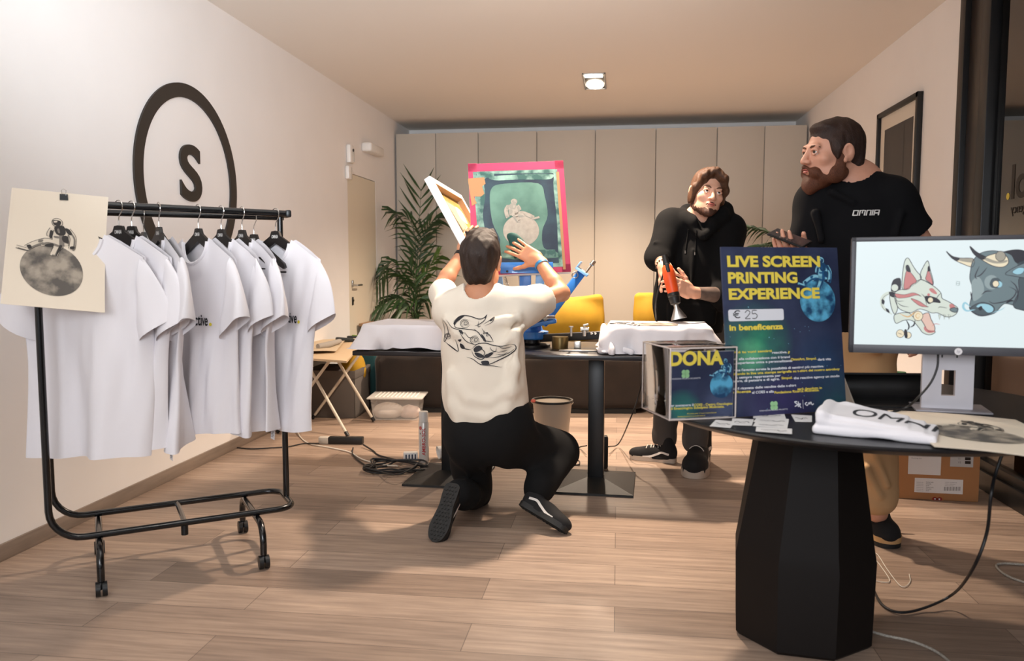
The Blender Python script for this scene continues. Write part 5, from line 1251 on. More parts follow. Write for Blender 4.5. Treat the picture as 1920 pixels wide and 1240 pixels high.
MB().box((fl/2, fw/2, 0.014*sgn), (fl-t_, fw-t_, 0.002), M=WM).build('mesh', mat('golden_mesh', '#a08048', 0.35, noise=0.25, nscale=12), ws, True)
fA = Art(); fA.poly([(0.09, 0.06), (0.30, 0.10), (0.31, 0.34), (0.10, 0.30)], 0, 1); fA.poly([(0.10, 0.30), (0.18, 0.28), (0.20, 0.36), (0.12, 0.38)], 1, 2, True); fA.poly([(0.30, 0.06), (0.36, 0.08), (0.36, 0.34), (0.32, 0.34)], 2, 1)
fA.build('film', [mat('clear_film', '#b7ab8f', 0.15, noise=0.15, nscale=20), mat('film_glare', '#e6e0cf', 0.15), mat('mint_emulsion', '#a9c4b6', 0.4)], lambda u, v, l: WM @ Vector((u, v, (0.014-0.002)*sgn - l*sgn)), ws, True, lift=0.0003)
ls = MB()
MB().box((fl/2, fw-t_-0.003, -0.004*sgn), (fl-2*t_, 0.004, 0.03), M=WM).build('brown_tape', M_TAPE, ws, True)
MB().box((t_+0.003, fw/2, -0.004*sgn), (0.004, fw-2*t_, 0.03), M=WM).build('brown_tape', M_TAPE, ws, True)
beam(MB(), hubc+Vector((-0.03, 0, 0.02)), WM @ Vector((fl-0.02, fw*0.5, 0.04*sgn)), 0.04, 0.026).build('print_arm', M_BLUE, pr_, True)

# shirts pulled over the two platens
def drape(label, c, w, d, ztop, yaw, seed, drops, amps, heap=None):
    """a tee pulled over a platen: flat top, a skirt that hangs in folds; drops/amps are read along the rim (left-back -> front -> right-back)"""
    rg_ = random.Random(seed); M = Matrix.Translation(c) @ Matrix.Rotation(yaw, 4, 'Z'); b = MB(); r = 0.05
    rim = [(-w/2, d/2)]
    for cx_, cy_, a0 in ((-w/2+r, -d/2+r, 180), (w/2-r, -d/2+r, 270)):
        for k in range(7): t = R(a0+k*15); rim.append((cx_+r*math.cos(t), cy_+r*math.sin(t)))
    rim.append((w/2, d/2)); L = [0]
    for p, q in zip(rim[:-1], rim[1:]): L.append(L[-1]+math.hypot(q[0]-p[0], q[1]-p[1]))
    n = 180; nv = 26; ks = [(rg_.uniform(18, 26), rg_.uniform(0, 6)), (rg_.uniform(36, 50), rg_.uniform(0, 6)), (rg_.uniform(70, 95), rg_.uniform(0, 6))]
    pts = []; nrm = []; X = np.linspace(0, L[-1], n)
    for x in X: pts.append((np.interp(x, L, [p[0] for p in rim]), np.interp(x, L, [p[1] for p in rim])))
    for i in range(n):
        t = np.array(pts[min(i+2, n-1)])-np.array(pts[max(i-2, 0)]); t /= np.hypot(*t); nrm.append((t[1], -t[0]))
    dp = np.interp(X/L[-1], [q[0] for q in drops], [q[1] for q in drops]); am = np.interp(X/L[-1], [q[0] for q in amps], [q[1] for q in amps])
    vs = []
    for i in range(n):
        for j in range(nv):
            v = j/(nv-1); x = X[i]
            f = 0.5*math.sin(ks[0][0]*x+ks[0][1]+1.5*v)+0.35*math.sin(ks[1][0]*x+ks[1][1]-2*v)+0.18*math.sin(ks[2][0]*x+ks[2][1]+v)
            drop = dp[i]*(1+0.05*math.sin(31*x)); z = -0.010*(1-math.cos(min(1, v*6)*math.pi/2))-drop*v
            o = 0.008*math.sin(min(1, v*6)*math.pi/2)+am[i]*v**0.8*(0.45+f)-0.012*v*(1 if drop < .1 else 0)
            vs.append((pts[i][0]+nrm[i][0]*o, pts[i][1]+nrm[i][1]*o, max(z, PT+0.003-c[2]+0.004*(1+f))))
    b.add(vs, [[i*nv+j, i*nv+j+1, (i+1)*nv+j+1, (i+1)*nv+j] for i in range(n-1) for j in range(nv-1)])
    # top: from the rim inwards
    m = 10; tv = []
    for i in range(n):
        for j in range(m+1):
            s_ = 1-j/m; px_, py_ = pts[i]; q = (px_*s_, (py_-0.0)*s_+(1-s_)*0.04)
            tv.append((q[0], q[1], 0.0016*math.sin(22*q[0])*math.sin(17*q[1])*(1-s_)))
    b.add(tv, [[i*(m+1)+j, (i+1)*(m+1)+j, (i+1)*(m+1)+j+1, i*(m+1)+j+1] for i in range(n-1) for j in range(m)])
    bv = [tv[0], tv[(n-1)*(m+1)], (w/2, d/2, -0.10), (-w/2, d/2, -0.10), (0, 0.04, 0)]; b.add(bv, [[0, 4, 1], [0, 1, 2, 3]])
    me = b.mesh('draped_tee', M_TEE, ang=180); me.transform(M)
    o = link_mesh('draped_tee', me, None, True, loc=(c[0], c[1], PT)); tag(o, label, 't-shirt')
    if heap:
        S = SDF(axis((c[0]-w/2-.12, c[0]+w/2+.1, .006)), axis((c[1]-d/2-.14, c[1]+d/2, .006)), axis((PT-.01, c[2]+.05, .005))); S.M = M
        for p, q, r1, r2, fl in heap: S.cone(p, q, r1, r2, k=0.012, flat=fl, q=0.45)
        f = noise3(seed, 10, 25, 70); S.warp(lambda x, y, z: 0.004*f(x, y, z*0.6)); S.half(M.inverted() @ Vector((0, 0, PT+0.002)), (0, 0, -1))
        link_mesh('sleeve', S.mesh('sleeve', M_TEE), o, True)
    MB().box((0, 0.02, -0.016), (w-0.03, d-0.07, 0.022), 0.008, M=M).build('platen', M_BLK, pr_, True)
    return o
ld_ = drape('white t-shirt pulled over the left platen of the press', (-0.955, 4.18, 0.862), 0.72, 0.46, 0, -0.03, 3, [(0, .05), (.18, .07), (.24, .129), (.36, .129), (.385, .105), (.55, .112), (.60, .125), (.72, .12), (1, .08)], [(0, .02), (.22, .06), (.35, .07), (.385, .012), (.52, .006), (.60, .03), (.72, .03), (1, .02)])
rd_ = drape('white t-shirt with a grey moon print pulled over the right platen of the press', (0.205, 4.13, 0.866), 0.50, 0.46, 0, -0.03, 8, [(0, .06), (.26, .10), (.34, .130), (.44, .130), (.56, .126), (.62, .08), (.72, .07), (1, .06)], [(0, .02), (.25, .05), (.36, .060), (.45, .03), (.56, .02), (.66, .05), (1, .03)],
            heap=[((-.27, -.15, -.02), (-.275, -.20, -.11), .035, .045, (1, 0.3, 0)), ((-.25, -.17, -.03), (-.225, -.245, -.115), .030, .038, (1, 0.2, 0)), ((-.30, -.12, -.118), (-.26, -.24, -.120), .016, .020, (0, 0, 1)), ((-.20, -.22, -.10), (-.13, -.25, -.12), .02, .018, (0, 1, 0))])
fnr = cast_fn(bvh_world(rd_), (0.17, 4.10, 1.2), (0, 1, 0), (-1, 0, 0), (0, 0, -1)); rA = Art(); astronaut(rA, 0.0, -0.02, 0.115, 0, 1, 2, 3, 1, 1, 1.0, [(0.2, 0.2, 0.4, 0.3, 0.4)])
rA.build('print', [M_MOONG, M_TEE, M_PD, M_PM], fnr, rd_, True, lift=0.0012, step=0.0003, maxlen=0.03)

# ------------------------------------------------------------------ sofa, console, cushions
M_VELV = mat('brown_velvet', '#231913', 0.9, noise=0.35, nscale=4, bump=0.12, bscale=120, sheen=0.3)
so = thing('sofa', 'low dark brown velvet sofa behind the press table', 'sofa', (-0.885, 6.55, 0), (0, 0, 0.10))
S = SDF(axis((-1.2, 1.2, 0.02)), axis((-0.52, 0.52, 0.02)), axis((-0.02, 0.60, 0.02)))
S.box((0, 0, 0.25), (1.08, 0.43, 0.23), rd=0.09, k=0); S.ell((-0.5, -0.05, 0.44), (0.5, 0.38, 0.06), k=0.05); S.ell((0.5, -0.05, 0.44), (0.5, 0.38, 0.06), k=0.05)
for x in (-1.02, 1.02): S.cone((x, -0.43, 0.10), (x, -0.43, 0.42), 0.012, k=0.02)
f = noise3(21, 8, 6, 18); S.warp(lambda x, y, z: 0.006*f(x, y, z)); S.half((0, 0, 0.035), (0, 0, -1))
link_mesh('seat', S.mesh('seat', M_VELV), so)
MB().box((0, 0, 0.018), (2.0, 0.80, 0.034)).build('plinth', M_DARK, so)
pf = thing('pouf', 'beige pink upholstered pouf at the right end of the brown sofa', 'pouf', (0.62, 6.64, 0), (0, 0, 0.10))
S = SDF(axis((-0.5, 0.5, 0.02)), axis((-0.5, 0.5, 0.02)), axis((-0.02, 0.6, 0.02))); S.box((0, 0, 0.27), (0.42, 0.42, 0.255), rd=0.09, k=0); S.half((0, 0, 0.01), (0, 0, -1)); link_mesh('cushion', S.mesh('cushion', mat('blush_fabric', '#b59c8d', 0.9, bump=0.1)), pf)
MB().box((0, 0, 0.006), (0.7, 0.7, 0.010)).build('plinth', M_DARK, pf)
tp = thing('teal_pouf', 'teal upholstered pouf squeezed in at the left end of the brown sofa', 'pouf', (-2.15, 6.72, 0), (0, 0, 0.10))
S = SDF(axis((-0.25, 0.25, 0.015)), axis((-0.45, 0.45, 0.02)), axis((-0.02, 0.7, 0.02))); S.box((0, 0, 0.25), (0.15, 0.33, 0.235), rd=0.07, k=0); S.half((0, 0, 0.01), (0, 0, -1)); link_mesh('cushion', S.mesh('cushion', mat('teal_velvet', '#2d5a5c', 0.85, bump=0.1, sheen=0.3)), tp)
MB().box((0, 0, 0.006), (0.22, 0.56, 0.010)).build('plinth', M_DARK, tp)
M_OAK = mat('oak_top', '#a5805f', 0.5, noise=0.12, nscale=4, stretch=(1, 14, 14))
cn = thing('console', 'long low console with a wooden top standing behind the sofa', 'console', (-0.57, 7.28, 0))
xl, xr = max(-2.395, onY(655, 608, 7.14).x), onY(1366, 616, 7.14).x; zt = onY(800, 608, 7.14).z
MB().box(((xl+xr)/2, 7.28, zt-0.014), (xr-xl, 0.30, 0.028), 0.003).build('wooden_top', M_OAK, cn, True)
MB().box(((xl+xr)/2, 7.29, (zt-0.03)/2), (xr-xl-0.05, 0.26, zt-0.032), 0.003).build('cabinet_body', M_CAB, cn, True)
M_YELC = mat('yellow_fabric', '#b38916', 0.8, noise=0.10, nscale=7, bump=0.15, bscale=200)
def pillow(name, c, w, h, t, rot, label, seed, base):
    S = SDF(axis((-w*0.62, w*0.62, 0.012)), axis((-t, t, 0.01)), axis((-h*0.62, h*0.62, 0.012)))
    S.box((0, 0, 0), (w/2, t*0.30, h/2), rd=t*0.28, k=0); S.ell((0, 0, 0), (w*0.46, t*0.75, h*0.46), k=0.05)
    f = noise3(seed, 8, 9, 26); S.warp(lambda x, y, z: 0.012*f(x, y, z))
    o = link_mesh(name, S.mesh(name, M_YELC), None, False, loc=c, rot=rot); tag(o, label, 'cushion', None); return o
p = onY(1062, 607, 6.86)
pillow('cushion', (p.x, 6.88, 0.685), 0.66, 0.40, 0.15, (-0.22, -0.10, 0.10), 'large crumpled yellow cushion on the sofa behind the blue press arm', 4, 0)
p = onY(1222, 598, 6.86)
pillow('cushion', (p.x, 6.95, 0.72), 0.30, 0.40, 0.14, (-0.2, 0.06, 0.2), 'small yellow cushion on the pouf just left of the man in the hoodie', 6, 0)

# ------------------------------------------------------------------ palms
M_LEAF = mat('palm_leaf', '#26401c', 0.45, noise=0.4, nscale=5); M_LEAF2 = mat('palm_leaf_bright', '#3f5a1e', 0.45, noise=0.3, nscale=6); M_STEM = mat('palm_stem', '#4d5a2c', 0.6)
def frond(par, pts, nl, ll, width, m, seed, droop=0.5, t0=0.25):
    rg_ = random.Random(seed); P = [Vector(p) for p in smooth_pts([tuple(q) for q in pts], 10)]; n = len(P); mb = MB()
    mb.tube(P, [0.007*(1-0.75*i/(n-1)) for i in range(n)], 5)
    for k in range(nl):
        t = t0+(1-t0)*(k+0.5)/nl; i = min(n-2, int(t*(n-1))); base = P[i].lerp(P[i+1], t*(n-1)-i); tg = (P[i+1]-P[i]).normalized()
        side = tg.cross(Vector((0, -0.4, 1))).normalized()
        for s in (-1, 1):
            l = ll*(0.55+0.45*math.sin(math.pi*min(1, 0.15+0.85*(1-t)+0.1)))*rg_.uniform(0.85, 1.1)
            d = (side*s*0.75+tg*0.75+Vector((rg_.uniform(-.15, .15), rg_.uniform(-.3, .3), rg_.uniform(-.12, .12)))).normalized()
            pts2 = [base+d*l*q-Vector((0, 0, 1))*droop*l*q*q for q in (0, 0.33, 0.66, 1)]
            wv = d.cross(Vector((0.2, 1, 0.1))).normalized(); vs = []
            for q, p in zip((0.25, 1.0, 0.75, 0.04), pts2): vs += [p-wv*width*q, p+Vector((0, -0.25*width*q, 0)), p+wv*width*q]
            mb.add(vs, [[a*3+b, a*3+b+1, a*3+b+4, a*3+b+3] for a in range(3) for b in range(2)])
    mb.v = [(min(1.875, max(-2.395, v[0])), min(8.44, v[1]), v[2]) for v in mb.v]
    return mb.build('frond', m, par, True, ang=60, fix=False)
def palm(label, base, fr, pot=0.16, seedv=0):
    t = thing('potted_palm', label, 'plant', base)
    b = Vector(base)
    MB().lathe([(pot*0.72, 0), (pot, 0.30), (pot*1.05, 0.31), (pot*1.05, 0.34), (pot*0.92, 0.34), (pot*0.9, 0.30), (0, 0.30)], base, 28).build('pot', mat('pot_grey', '#57514a', 0.6), t, True)
    for i, (pts, nl, ll, m, dr) in enumerate(fr):
        root = b+Vector((0.03*math.cos(i*2.4), 0.03*math.sin(i*2.4), 0.30))
        frond(t, [root]+[onY(x, y, b.y+dy) for x, y, dy in pts], nl, ll, 0.013, m, seedv+i, dr)
    return t
bY = 7.95; b0 = onY(778, 600, bY)
palm('tall potted palm in the corner by the ivory door', (b0.x, bY, 0), [
    ([(782, 520, 0), (785, 440, 0), (790, 350, -.05)], 13, 0.36, M_LEAF, -0.1), ([(780, 500, 0), (772, 420, 0), (738, 395, -.1)], 15, 0.36, M_LEAF, 0.5), ([(786, 500, 0), (800, 430, 0), (832, 400, 0)], 15, 0.36, M_LEAF, 0.35),
    ([(765, 540, -.1), (735, 490, -.2), (705, 530, -.3)], 15, 0.34, M_LEAF, 0.7), ([(775, 560, 0), (755, 520, -.1), (715, 500, -.15)], 15, 0.32, M_LEAF, 0.6), ([(785, 560, -.1), (800, 510, -.1), (822, 480, -.1)], 12, 0.34, M_LEAF2, 0.5),
    ([(790, 570, -.1), (815, 545, -.1), (840, 525, -.1)], 13, 0.32, M_LEAF, 0.5), ([(770, 580, -.2), (745, 560, -.3), (708, 575, -.35)], 14, 0.32, M_LEAF, 0.6), ([(778, 585, -.2), (790, 560, -.3), (830, 585, -.3)], 14, 0.30, M_LEAF, 0.6), ([(775, 590, -.3), (760, 575, -.4), (735, 600, -.4)], 12, 0.30, M_LEAF, 0.6), ([(780, 560, -.2), (778, 530, -.25), (765, 490, -.3)], 13, 0.30, M_LEAF, 0.4)], seedv=10)
bY = 7.70; b1 = onY(1480, 600, bY)
palm('palm standing behind the bearded man, one drooping frond showing by his phone', (b1.x, bY, 0), [
    ([(1478, 520, 0), (1450, 445, -.05), (1408, 425, -.1)], 15, 0.24, M_LEAF, 0.55), ([(1480, 540, 0), (1455, 470, -.1), (1425, 462, -.15)], 12, 0.24, M_LEAF, 0.5), ([(1490, 520, 0), (1515, 455, 0), (1540, 450, 0)], 12, 0.26, M_LEAF, 0.5), ([(1490, 540, 0), (1520, 500, -.1), (1560, 510, -.1)], 12, 0.26, M_LEAF, 0.5)], seedv=40)
# ------------------------------------------------------------------ folding tray table and floor clutter at the left
M_BEIGEM = mat('beige_metal', '#cfc4b2', 0.4); M_BEIGET = mat('beige_board', '#cdb28f', 0.6)
ttb = thing('tray_table', 'beige folding tray table on crossed metal legs beside the rightmost tee', 'table', (-2.10, 5.47, 0))
tz = 0.545
tq = [onZ(566, 637, tz), onZ(684, 637, tz), onZ(650, 677, tz), onZ(520, 668, tz)]
tq = [Vector((max(-2.395, q.x), q.y, q.z)) for q in tq]
mb = MB(); mb.add([q-Vector((0, 0, 0.014)) for q in tq]+tq, [[0, 1, 2, 3], [7, 6, 5, 4], [0, 4, 5, 1], [1, 5, 6, 2], [2, 6, 7, 3], [3, 7, 4, 0]]); mb.build('tabletop', M_BEIGET, ttb, True)
feet = [onZ(701, 789, 0.012), onZ(586, 784, 0.012), onZ(652, 817, 0.012), onZ(520, 810, 0.012)]
tops = [onY(628, 668, 5.62), onY(678, 655, 5.68), onY(570, 672, 5.28), onY(622, 670, 5.24)]
feet = [Vector((max(-2.385, q.x), q.y, q.z)) for q in feet]; tops = [Vector((max(-2.385, q.x), q.y, q.z)) for q in tops]
for f, t_ in zip(feet, tops):
    l = MB().cyl(f, (t_.x, t_.y, min(t_.z, tz-0.016)), 0.0105, n=10).build('leg', M_BEIGEM, ttb, True)
    d = (t_-f).normalized(); MB().cyl(f-d*0.004, f+d*0.03, 0.0135, n=10).build('rubber_foot', M_BLK, l, True)
for a, b in ((feet[0], feet[2]), (feet[1], feet[3])):
    pass
# papers and tools on the tray table
sp = MB().sheet(lambda u, v: onZ(560+90*u-20*v, 640+25*v-4*u, tz+0.006)+Vector((0, 0, 0.012*math.sin(3*u)*v+0.006*u)), 10, 8, 0.002)
tag(link_mesh('paper_sheet', sp.mesh('paper_sheet', mat('kraft_paper', '#cbb79a', 0.75)), None, True, loc=onZ(590, 650, tz+0.002)[:]), 'curled kraft paper sheet lying on the tray table', 'paper')
rl = MB(); rl.tube([onZ(596, 650, tz+0.035), onZ(615, 647, tz+0.038), onZ(637, 640, tz+0.036)], [0.020, 0.024, 0.018], 12); 
tag(link_mesh('rag', rl.mesh('rag', mat('grey_rag', '#a49d94', 0.9, bump=0.3)), None, True, loc=onZ(615, 650, tz+0.015)[:]), 'rolled grey rag on the kraft paper on the tray table', 'cloth')
gl = MB(); gl.box(onZ(647, 637, tz+0.020), (0.15, 0.06, 0.03), 0.012, rot=(0, 0.1, 0.5)); gl.box(onZ(662, 632, tz+0.026), (0.10, 0.04, 0.018), 0.008, rot=(0, 0.0, 0.2))
gv = tag(link_mesh('work_glove', gl.mesh('work_glove', mat('dark_glove', '#262b2c', 0.7)), None, True, loc=onZ(647, 637, tz+0.002)[:]), 'dark work glove on the tray table by the draped press platen', 'glove')
MB().box(onZ(668, 630, tz+0.034), (0.07, 0.03, 0.012), 0.005, rot=(0, 0.1, 0.4)).build('green_cuff', mat('green_cuff', '#6f8f2e', 0.7), gv, True)
pn_ = MB()
for i in range(9): 
    q = onZ(575+i*6.5, 640-1.5*(i % 2), tz+0.004); pn_.cyl(q, q+Vector((0, 0, 0.003)), 0.008, n=10)
# grey storage box with yellow cloth
gb = thing('storage_box', 'dark grey fabric storage box on the floor under the tray table', 'box', (-2.185, 5.98, 0), (0, 0, 0.03))
w, d, h, tk = 0.40, 0.42, 0.365, 0.008; M_GB = mat('grey_fabric_box', '#5d5651', 0.85, bump=0.1, bscale=300)
b = MB()
for c, s in (((0, -d/2+tk/2, h/2), (w, tk, h)), ((0, d/2-tk/2, h/2), (w, tk, h)), ((-w/2+tk/2, 0, h/2), (tk, d, h)), ((w/2-tk/2, 0, h/2), (tk, d, h)), ((0, 0, tk/2), (w, d, tk))): b.box(c, s, 0.002)
b.build('body', M_GB, gb)
b = MB()
for c, s in (((0, -d/2-0.002, h-0.03), (w+0.008, 0.004, 0.06)), ((w/2+0.002, 0, h-0.03), (0.004, d, 0.06)), ((-w/2-0.002, 0, h-0.03), (0.004, d, 0.06))): b.box(c, s, 0.001)
b.build('rim_band', M_GB, gb)
def lump(name, c, r, m, label, cat, seed, amp=0.02, floor=None, parts=4):
    rg_ = random.Random(seed); S = SDF(axis((-r[0]*1.5, r[0]*1.5, r[0]/16)), axis((-r[1]*1.5, r[1]*1.5, r[1]/16)), axis((-r[2]*1.6, r[2]*1.6, r[2]/16)))
    S.ell((0, 0, 0), r, k=0)
    for _ in range(parts): S.ell((rg_.uniform(-.5, .5)*r[0], rg_.uniform(-.5, .5)*r[1], rg_.uniform(-.2, .5)*r[2]), [q*rg_.uniform(.4, .7) for q in r], k=r[2]*0.2)
    f = noise3(seed, 9, 1.2/max(r), 5.5/min(r)); S.warp(lambda x, y, z: amp*f(x, y, z)); S.half((0, 0, -r[2]*0.8), (0, 0, -1))
    o = link_mesh(name, S.mesh(name, m), None, False, loc=c); tag(o, label, cat); return o
lump('yellow_cloth', (-2.08, 6.05, h-0.02), (0.10, 0.11, 0.13), M_YELC, 'crumpled orange yellow cloth sticking out of the dark grey storage box', 'cloth', 3, 0.006)
lump('dark_cloth', (-2.20, 5.90, h-0.045), (0.09, 0.08, 0.07), mat('dark_red_black', '#2b2224', 0.8, noise=0.6, nscale=14), 'dark cloth bundle in the grey storage box beside the yellow cloth', 'cloth', 4, 0.004)
MBr = MB(); 
# clear plastic box with folded cloths
pbx = thing('plastic_box', 'translucent lidded plastic box of white cloths on the floor before the sofa', 'box', (-1.665, 5.86, 0), (0, 0, 0.10))
M_PLAS = mat('cloudy_plastic', '#e6e2dc', 0.25, alpha=0.30); w, d, h = 0.37, 0.27, 0.165
b = MB(); b.v = []; B0 = [(-w/2+.02, -d/2+.015, 0.002), (w/2-.02, -d/2+.015, 0.002), (w/2-.02, d/2-.015, 0.002), (-w/2+.02, d/2-.015, 0.002)]; T0 = [(-w/2, -d/2, h), (w/2, -d/2, h), (w/2, d/2, h), (-w/2, d/2, h)]
b.add(B0+T0, [[3, 2, 1, 0], [0, 1, 5, 4], [1, 2, 6, 5], [2, 3, 7, 6], [3, 0, 4, 7]]); b.build('tub', M_PLAS, pbx)
b = MB(); b.box((0, 0, h+0.006), (w+0.05, d+0.045, 0.012), 0.005); b.build('lid', mat('cloudy_lid', '#e9e5df', 0.3, alpha=0.55), pbx)
b = MB()
for i in range(11): b.box((-0.15+0.03*i, 0, h+0.0135), (0.010, d-0.02, 0.003), 0.001)
b.build('lid_ribs', M_WHITEP, pbx)
M_LINEN = mat('offwhite_cloth', '#e6dcd2', 0.9)
lump('folded_cloth', (-1.735, 5.83, 0.055), (0.12, 0.09, 0.062), M_LINEN, 'folded white cloth inside the translucent plastic box, left one', 'cloth', 8, 0.003)
lump('folded_cloth', (-1.575, 5.86, 0.045), (0.085, 0.08, 0.050), mat('pinkish_cloth', '#e3cfc6', 0.9, noise=0.1, nscale=20), 'crumpled pinkish cloth inside the translucent plastic box, right one', 'cloth', 9, 0.004)
# spray can, cup, adapter, power strip, bucket
q = onZ(795, 866, 0)
can = thing('spray_can', 'white spray can with red lettering standing by the left pedestal foot', 'spray can', (q.x, q.y, 0))
MB().lathe([(0.0285, 0), (0.030, 0.004), (0.030, 0.235), (0.026, 0.243)], (0, 0, 0), 28).build('can', mat('can_white', '#d9d5d0', 0.3, 0.2), can)
MB().lathe([(0.0275, 0.2435), (0.0275, 0.300), (0.025, 0.304), (0.0, 0.304)], (0, 0, 0), 28).build('cap', M_WHITEP, can)
cyl_fn = lambda u, v, l: Vector(((0.0302+l)*math.sin(u/0.03-0.13), -(0.0302+l)*math.cos(u/0.03-0.13), v))
cA = Art(); V, F = text_mesh('AMBRO-SOL', 0.02); sc_ = 0.165/V[:, 0].max(); Vr_ = np.stack([0.020-V[:, 1]*sc_*0.95, 0.045+V[:, 0]*sc_], 1); cA.items.append((Vr_, F, 0, 1))
cA.disc(-0.010, 0.208, 0.009, 0.011, 0, 1, 16); cA.text('S', -0.013, 0.203, 0.009, 2, 2); cA.disc(-0.010, 0.175, 0.003, 0.006, 1, 1, 10); cA.rect(-0.012, 0.10, -0.009, 0.14, 3, 1)
cA.build('print', [mat('red_ink', '#c0312d', 0.5), M_INK, M_WHITEP, mat('grey_print', '#a09c98', 0.5)], cyl_fn, can, lift=0.0003, maxlen=0.006)
q = onZ(818, 866, 0); cp = thing('paper_cup', 'white paper cup lying on its side behind the spray can', 'cup', (q.x, q.y+0.06, 0.040), (0, 0, 0.5))
MB().lathe([(0.039, 0), (0.030, 0.10), (0.0, 0.10)], (0, 0, 0), 24, M=Matrix.Rotation(R(82), 4, 'Y'), capb=False).build('wall', M_WHITEP, cp); MB().lathe([(0.0405, -0.003), (0.0405, 0.004)], (0, 0, 0), 24, M=Matrix.Rotation(R(82), 4, 'Y'), capb=False, capt=False).build('rim', M_WHITEP, cp)
q = onZ(770, 866, 0); ad = thing('plug_adapter', 'small white plug adapter with dark slots among the black cables', 'adapter', (q.x, q.y, 0.004), (0, 0, 0.25))
MB().box((0, 0, 0.030), (0.085, 0.045, 0.052), 0.006).build('body', M_WHITEP, ad); aA = Art()
for i in range(4): aA.rect(-0.03+0.018*i, 0.012, -0.022+0.018*i, 0.045, 0)
aA.build('slots', [mat('navy_slot', '#27324a', 0.6)], FRONT(0.0226), ad, lift=0.0004)
q0 = onZ(600, 832, 0); q1 = onZ(681, 833, 0); c = (q0+q1)/2; yw = math.atan2((q1-q0).y, (q1-q0).x); Ls = (q1-q0).length
st_ = thing('power_strip', 'black power strip with a grey end lying under the tray table foot', 'power strip', c[:], (0, 0, yw))
MB().box((0.03, 0, 0.024), (Ls-0.06, 0.052, 0.046), 0.005).build('housing', M_BLK, st_); MB().box((-Ls/2+0.03, 0, 0.024), (0.068, 0.050, 0.044), 0.005).build('end_cap', mat('strip_grey', '#b5aea4', 0.5), st_)
for i in range(4): MB().cyl((-0.03+0.042*i, 0, 0.0455), (-0.03+0.042*i, 0, 0.0480), 0.016, n=18).build('socket', mat('socket_grey', '#3a3938', 0.5), st_)
q = onZ(1037, 852, 0); bk_ = thing('bucket', 'greyish translucent bucket with a dark rim on the floor behind the kneeling man', 'bucket', (q.x-0.01, q.y+0.05, 0))
M_BKT = mat('bucket_plastic', '#b9aea0', 0.4)
MB().lathe([(0.085, 0.002), (0.092, 0.01), (0.122, 0.325), (0.118, 0.325), (0.088, 0.014), (0.0, 0.012)], (0, 0, 0), 40).build('body', M_BKT, bk_)
MB().lathe([(0.122, 0.322), (0.129, 0.322), (0.129, 0.335), (0.117, 0.335), (0.117, 0.322)], (0, 0, 0), 40, capb=False, capt=False).build('rim', M_BLK, bk_)
hb = MB(); hb.tube([(0.131*math.cos(t), 0.10*math.sin(t)-0.03, 0.325-0.05*math.sin(t)) for t in np.linspace(0, math.pi, 14)], 0.0025, 6); hb.build('handle', M_STEEL, bk_)
# cables
def coil(name, c, label, loops, r0, seed, m, rad=0.005, start=None, end=None):
    rg_ = random.Random(seed); P = []
    if start: P += start
    for i in range(loops*8):
        t = 2*math.pi*i/8; rr_ = r0*rg_.uniform(0.65, 1.15); P.append((c[0]+rr_*1.25*math.cos(t)+rg_.uniform(-.02, .02), c[1]+rr_*0.9*math.sin(t), rad+rg_.uniform(0, 0.035)))
    if end: P += end
    P = smooth_pts([tuple(p) for p in P], 5)
    return tag(link_mesh(name, MB().tube(P, rad, 7).mesh(name, m), None, True, loc=(P[0][0], P[0][1], 0)), label, 'cable')
cq = onZ(738, 882, 0)
coil('extension_cable', (cq.x, cq.y, 0), 'tangled coil of black extension cable on the floor left of the kneeling man', 5, 0.14, 5, M_CBL, 0.0052, start=[tuple(onZ(681, 834, .02)), tuple(onZ(700, 846, .006)), tuple(onZ(716, 856, .006))])
cable('strip_cable', [onZ(662, 840, .012), onZ(661, 852, .006), onZ(675, 866, .006), onZ(700, 880, .006), onZ(740, 890, .04), onZ(770, 880, .05), onZ(790, 862, .006)], 0.0045, M_CBL, 'black cable leaving the power strip towards the cable coil')
cable('wall_cable', [onZ(598, 832, .02), onZ(570, 832, .006), onZ(540, 838, .006), onZ(510, 840, .006), onZ(470, 842, .006), onZ(430, 838, .006)], 0.004, M_CBL, 'black cable running from the power strip behind the clothes rack')
cable('pale_cable', [onZ(556, 800, .02), onZ(562, 818, .006), onZ(580, 832, .006), onZ(620, 840, .006), onZ(655, 848, .006), onZ(680, 862, .006), onZ(720, 872, .006), onZ(745, 874, .03)], 0.0042, M_WCBL, 'pale cable curving across the floor by the tray table')
cable('lamp_cable', [onY(1206, 668, 4.52), onY(1205, 700, 4.56), onY(1198, 740, 4.62), onY(1180, 790, 4.66), onZ(1160, 832, .03), onZ(1141, 838, .05)], 0.004, M_CBL, 'black cable dropping from the press table to the adapter by the right pedestal')
cable('ground_cable', [onZ(1100, 836, .06), onZ(1085, 840, .006), onZ(1074, 856, .006), onZ(1070, 868, .006), onZ(1085, 872, .006), onZ(1084, 864, .02), onZ(1060, 868, .006), onZ(1000, 872, .006), onZ(940, 874, .006)], 0.004, M_CBL, 'black cable trailing on the floor behind the kneeling man')
q = onZ(1122, 882, 0); pb_ = thing('power_brick', 'black power brick standing upright behind the right table pedestal', 'adapter', (q.x, q.y+0.05, 0), (0, 0, 0.1))
MB().box((0, 0, 0.095), (0.105, 0.05, 0.19), 0.01).build('casing', M_BLK, pb_)
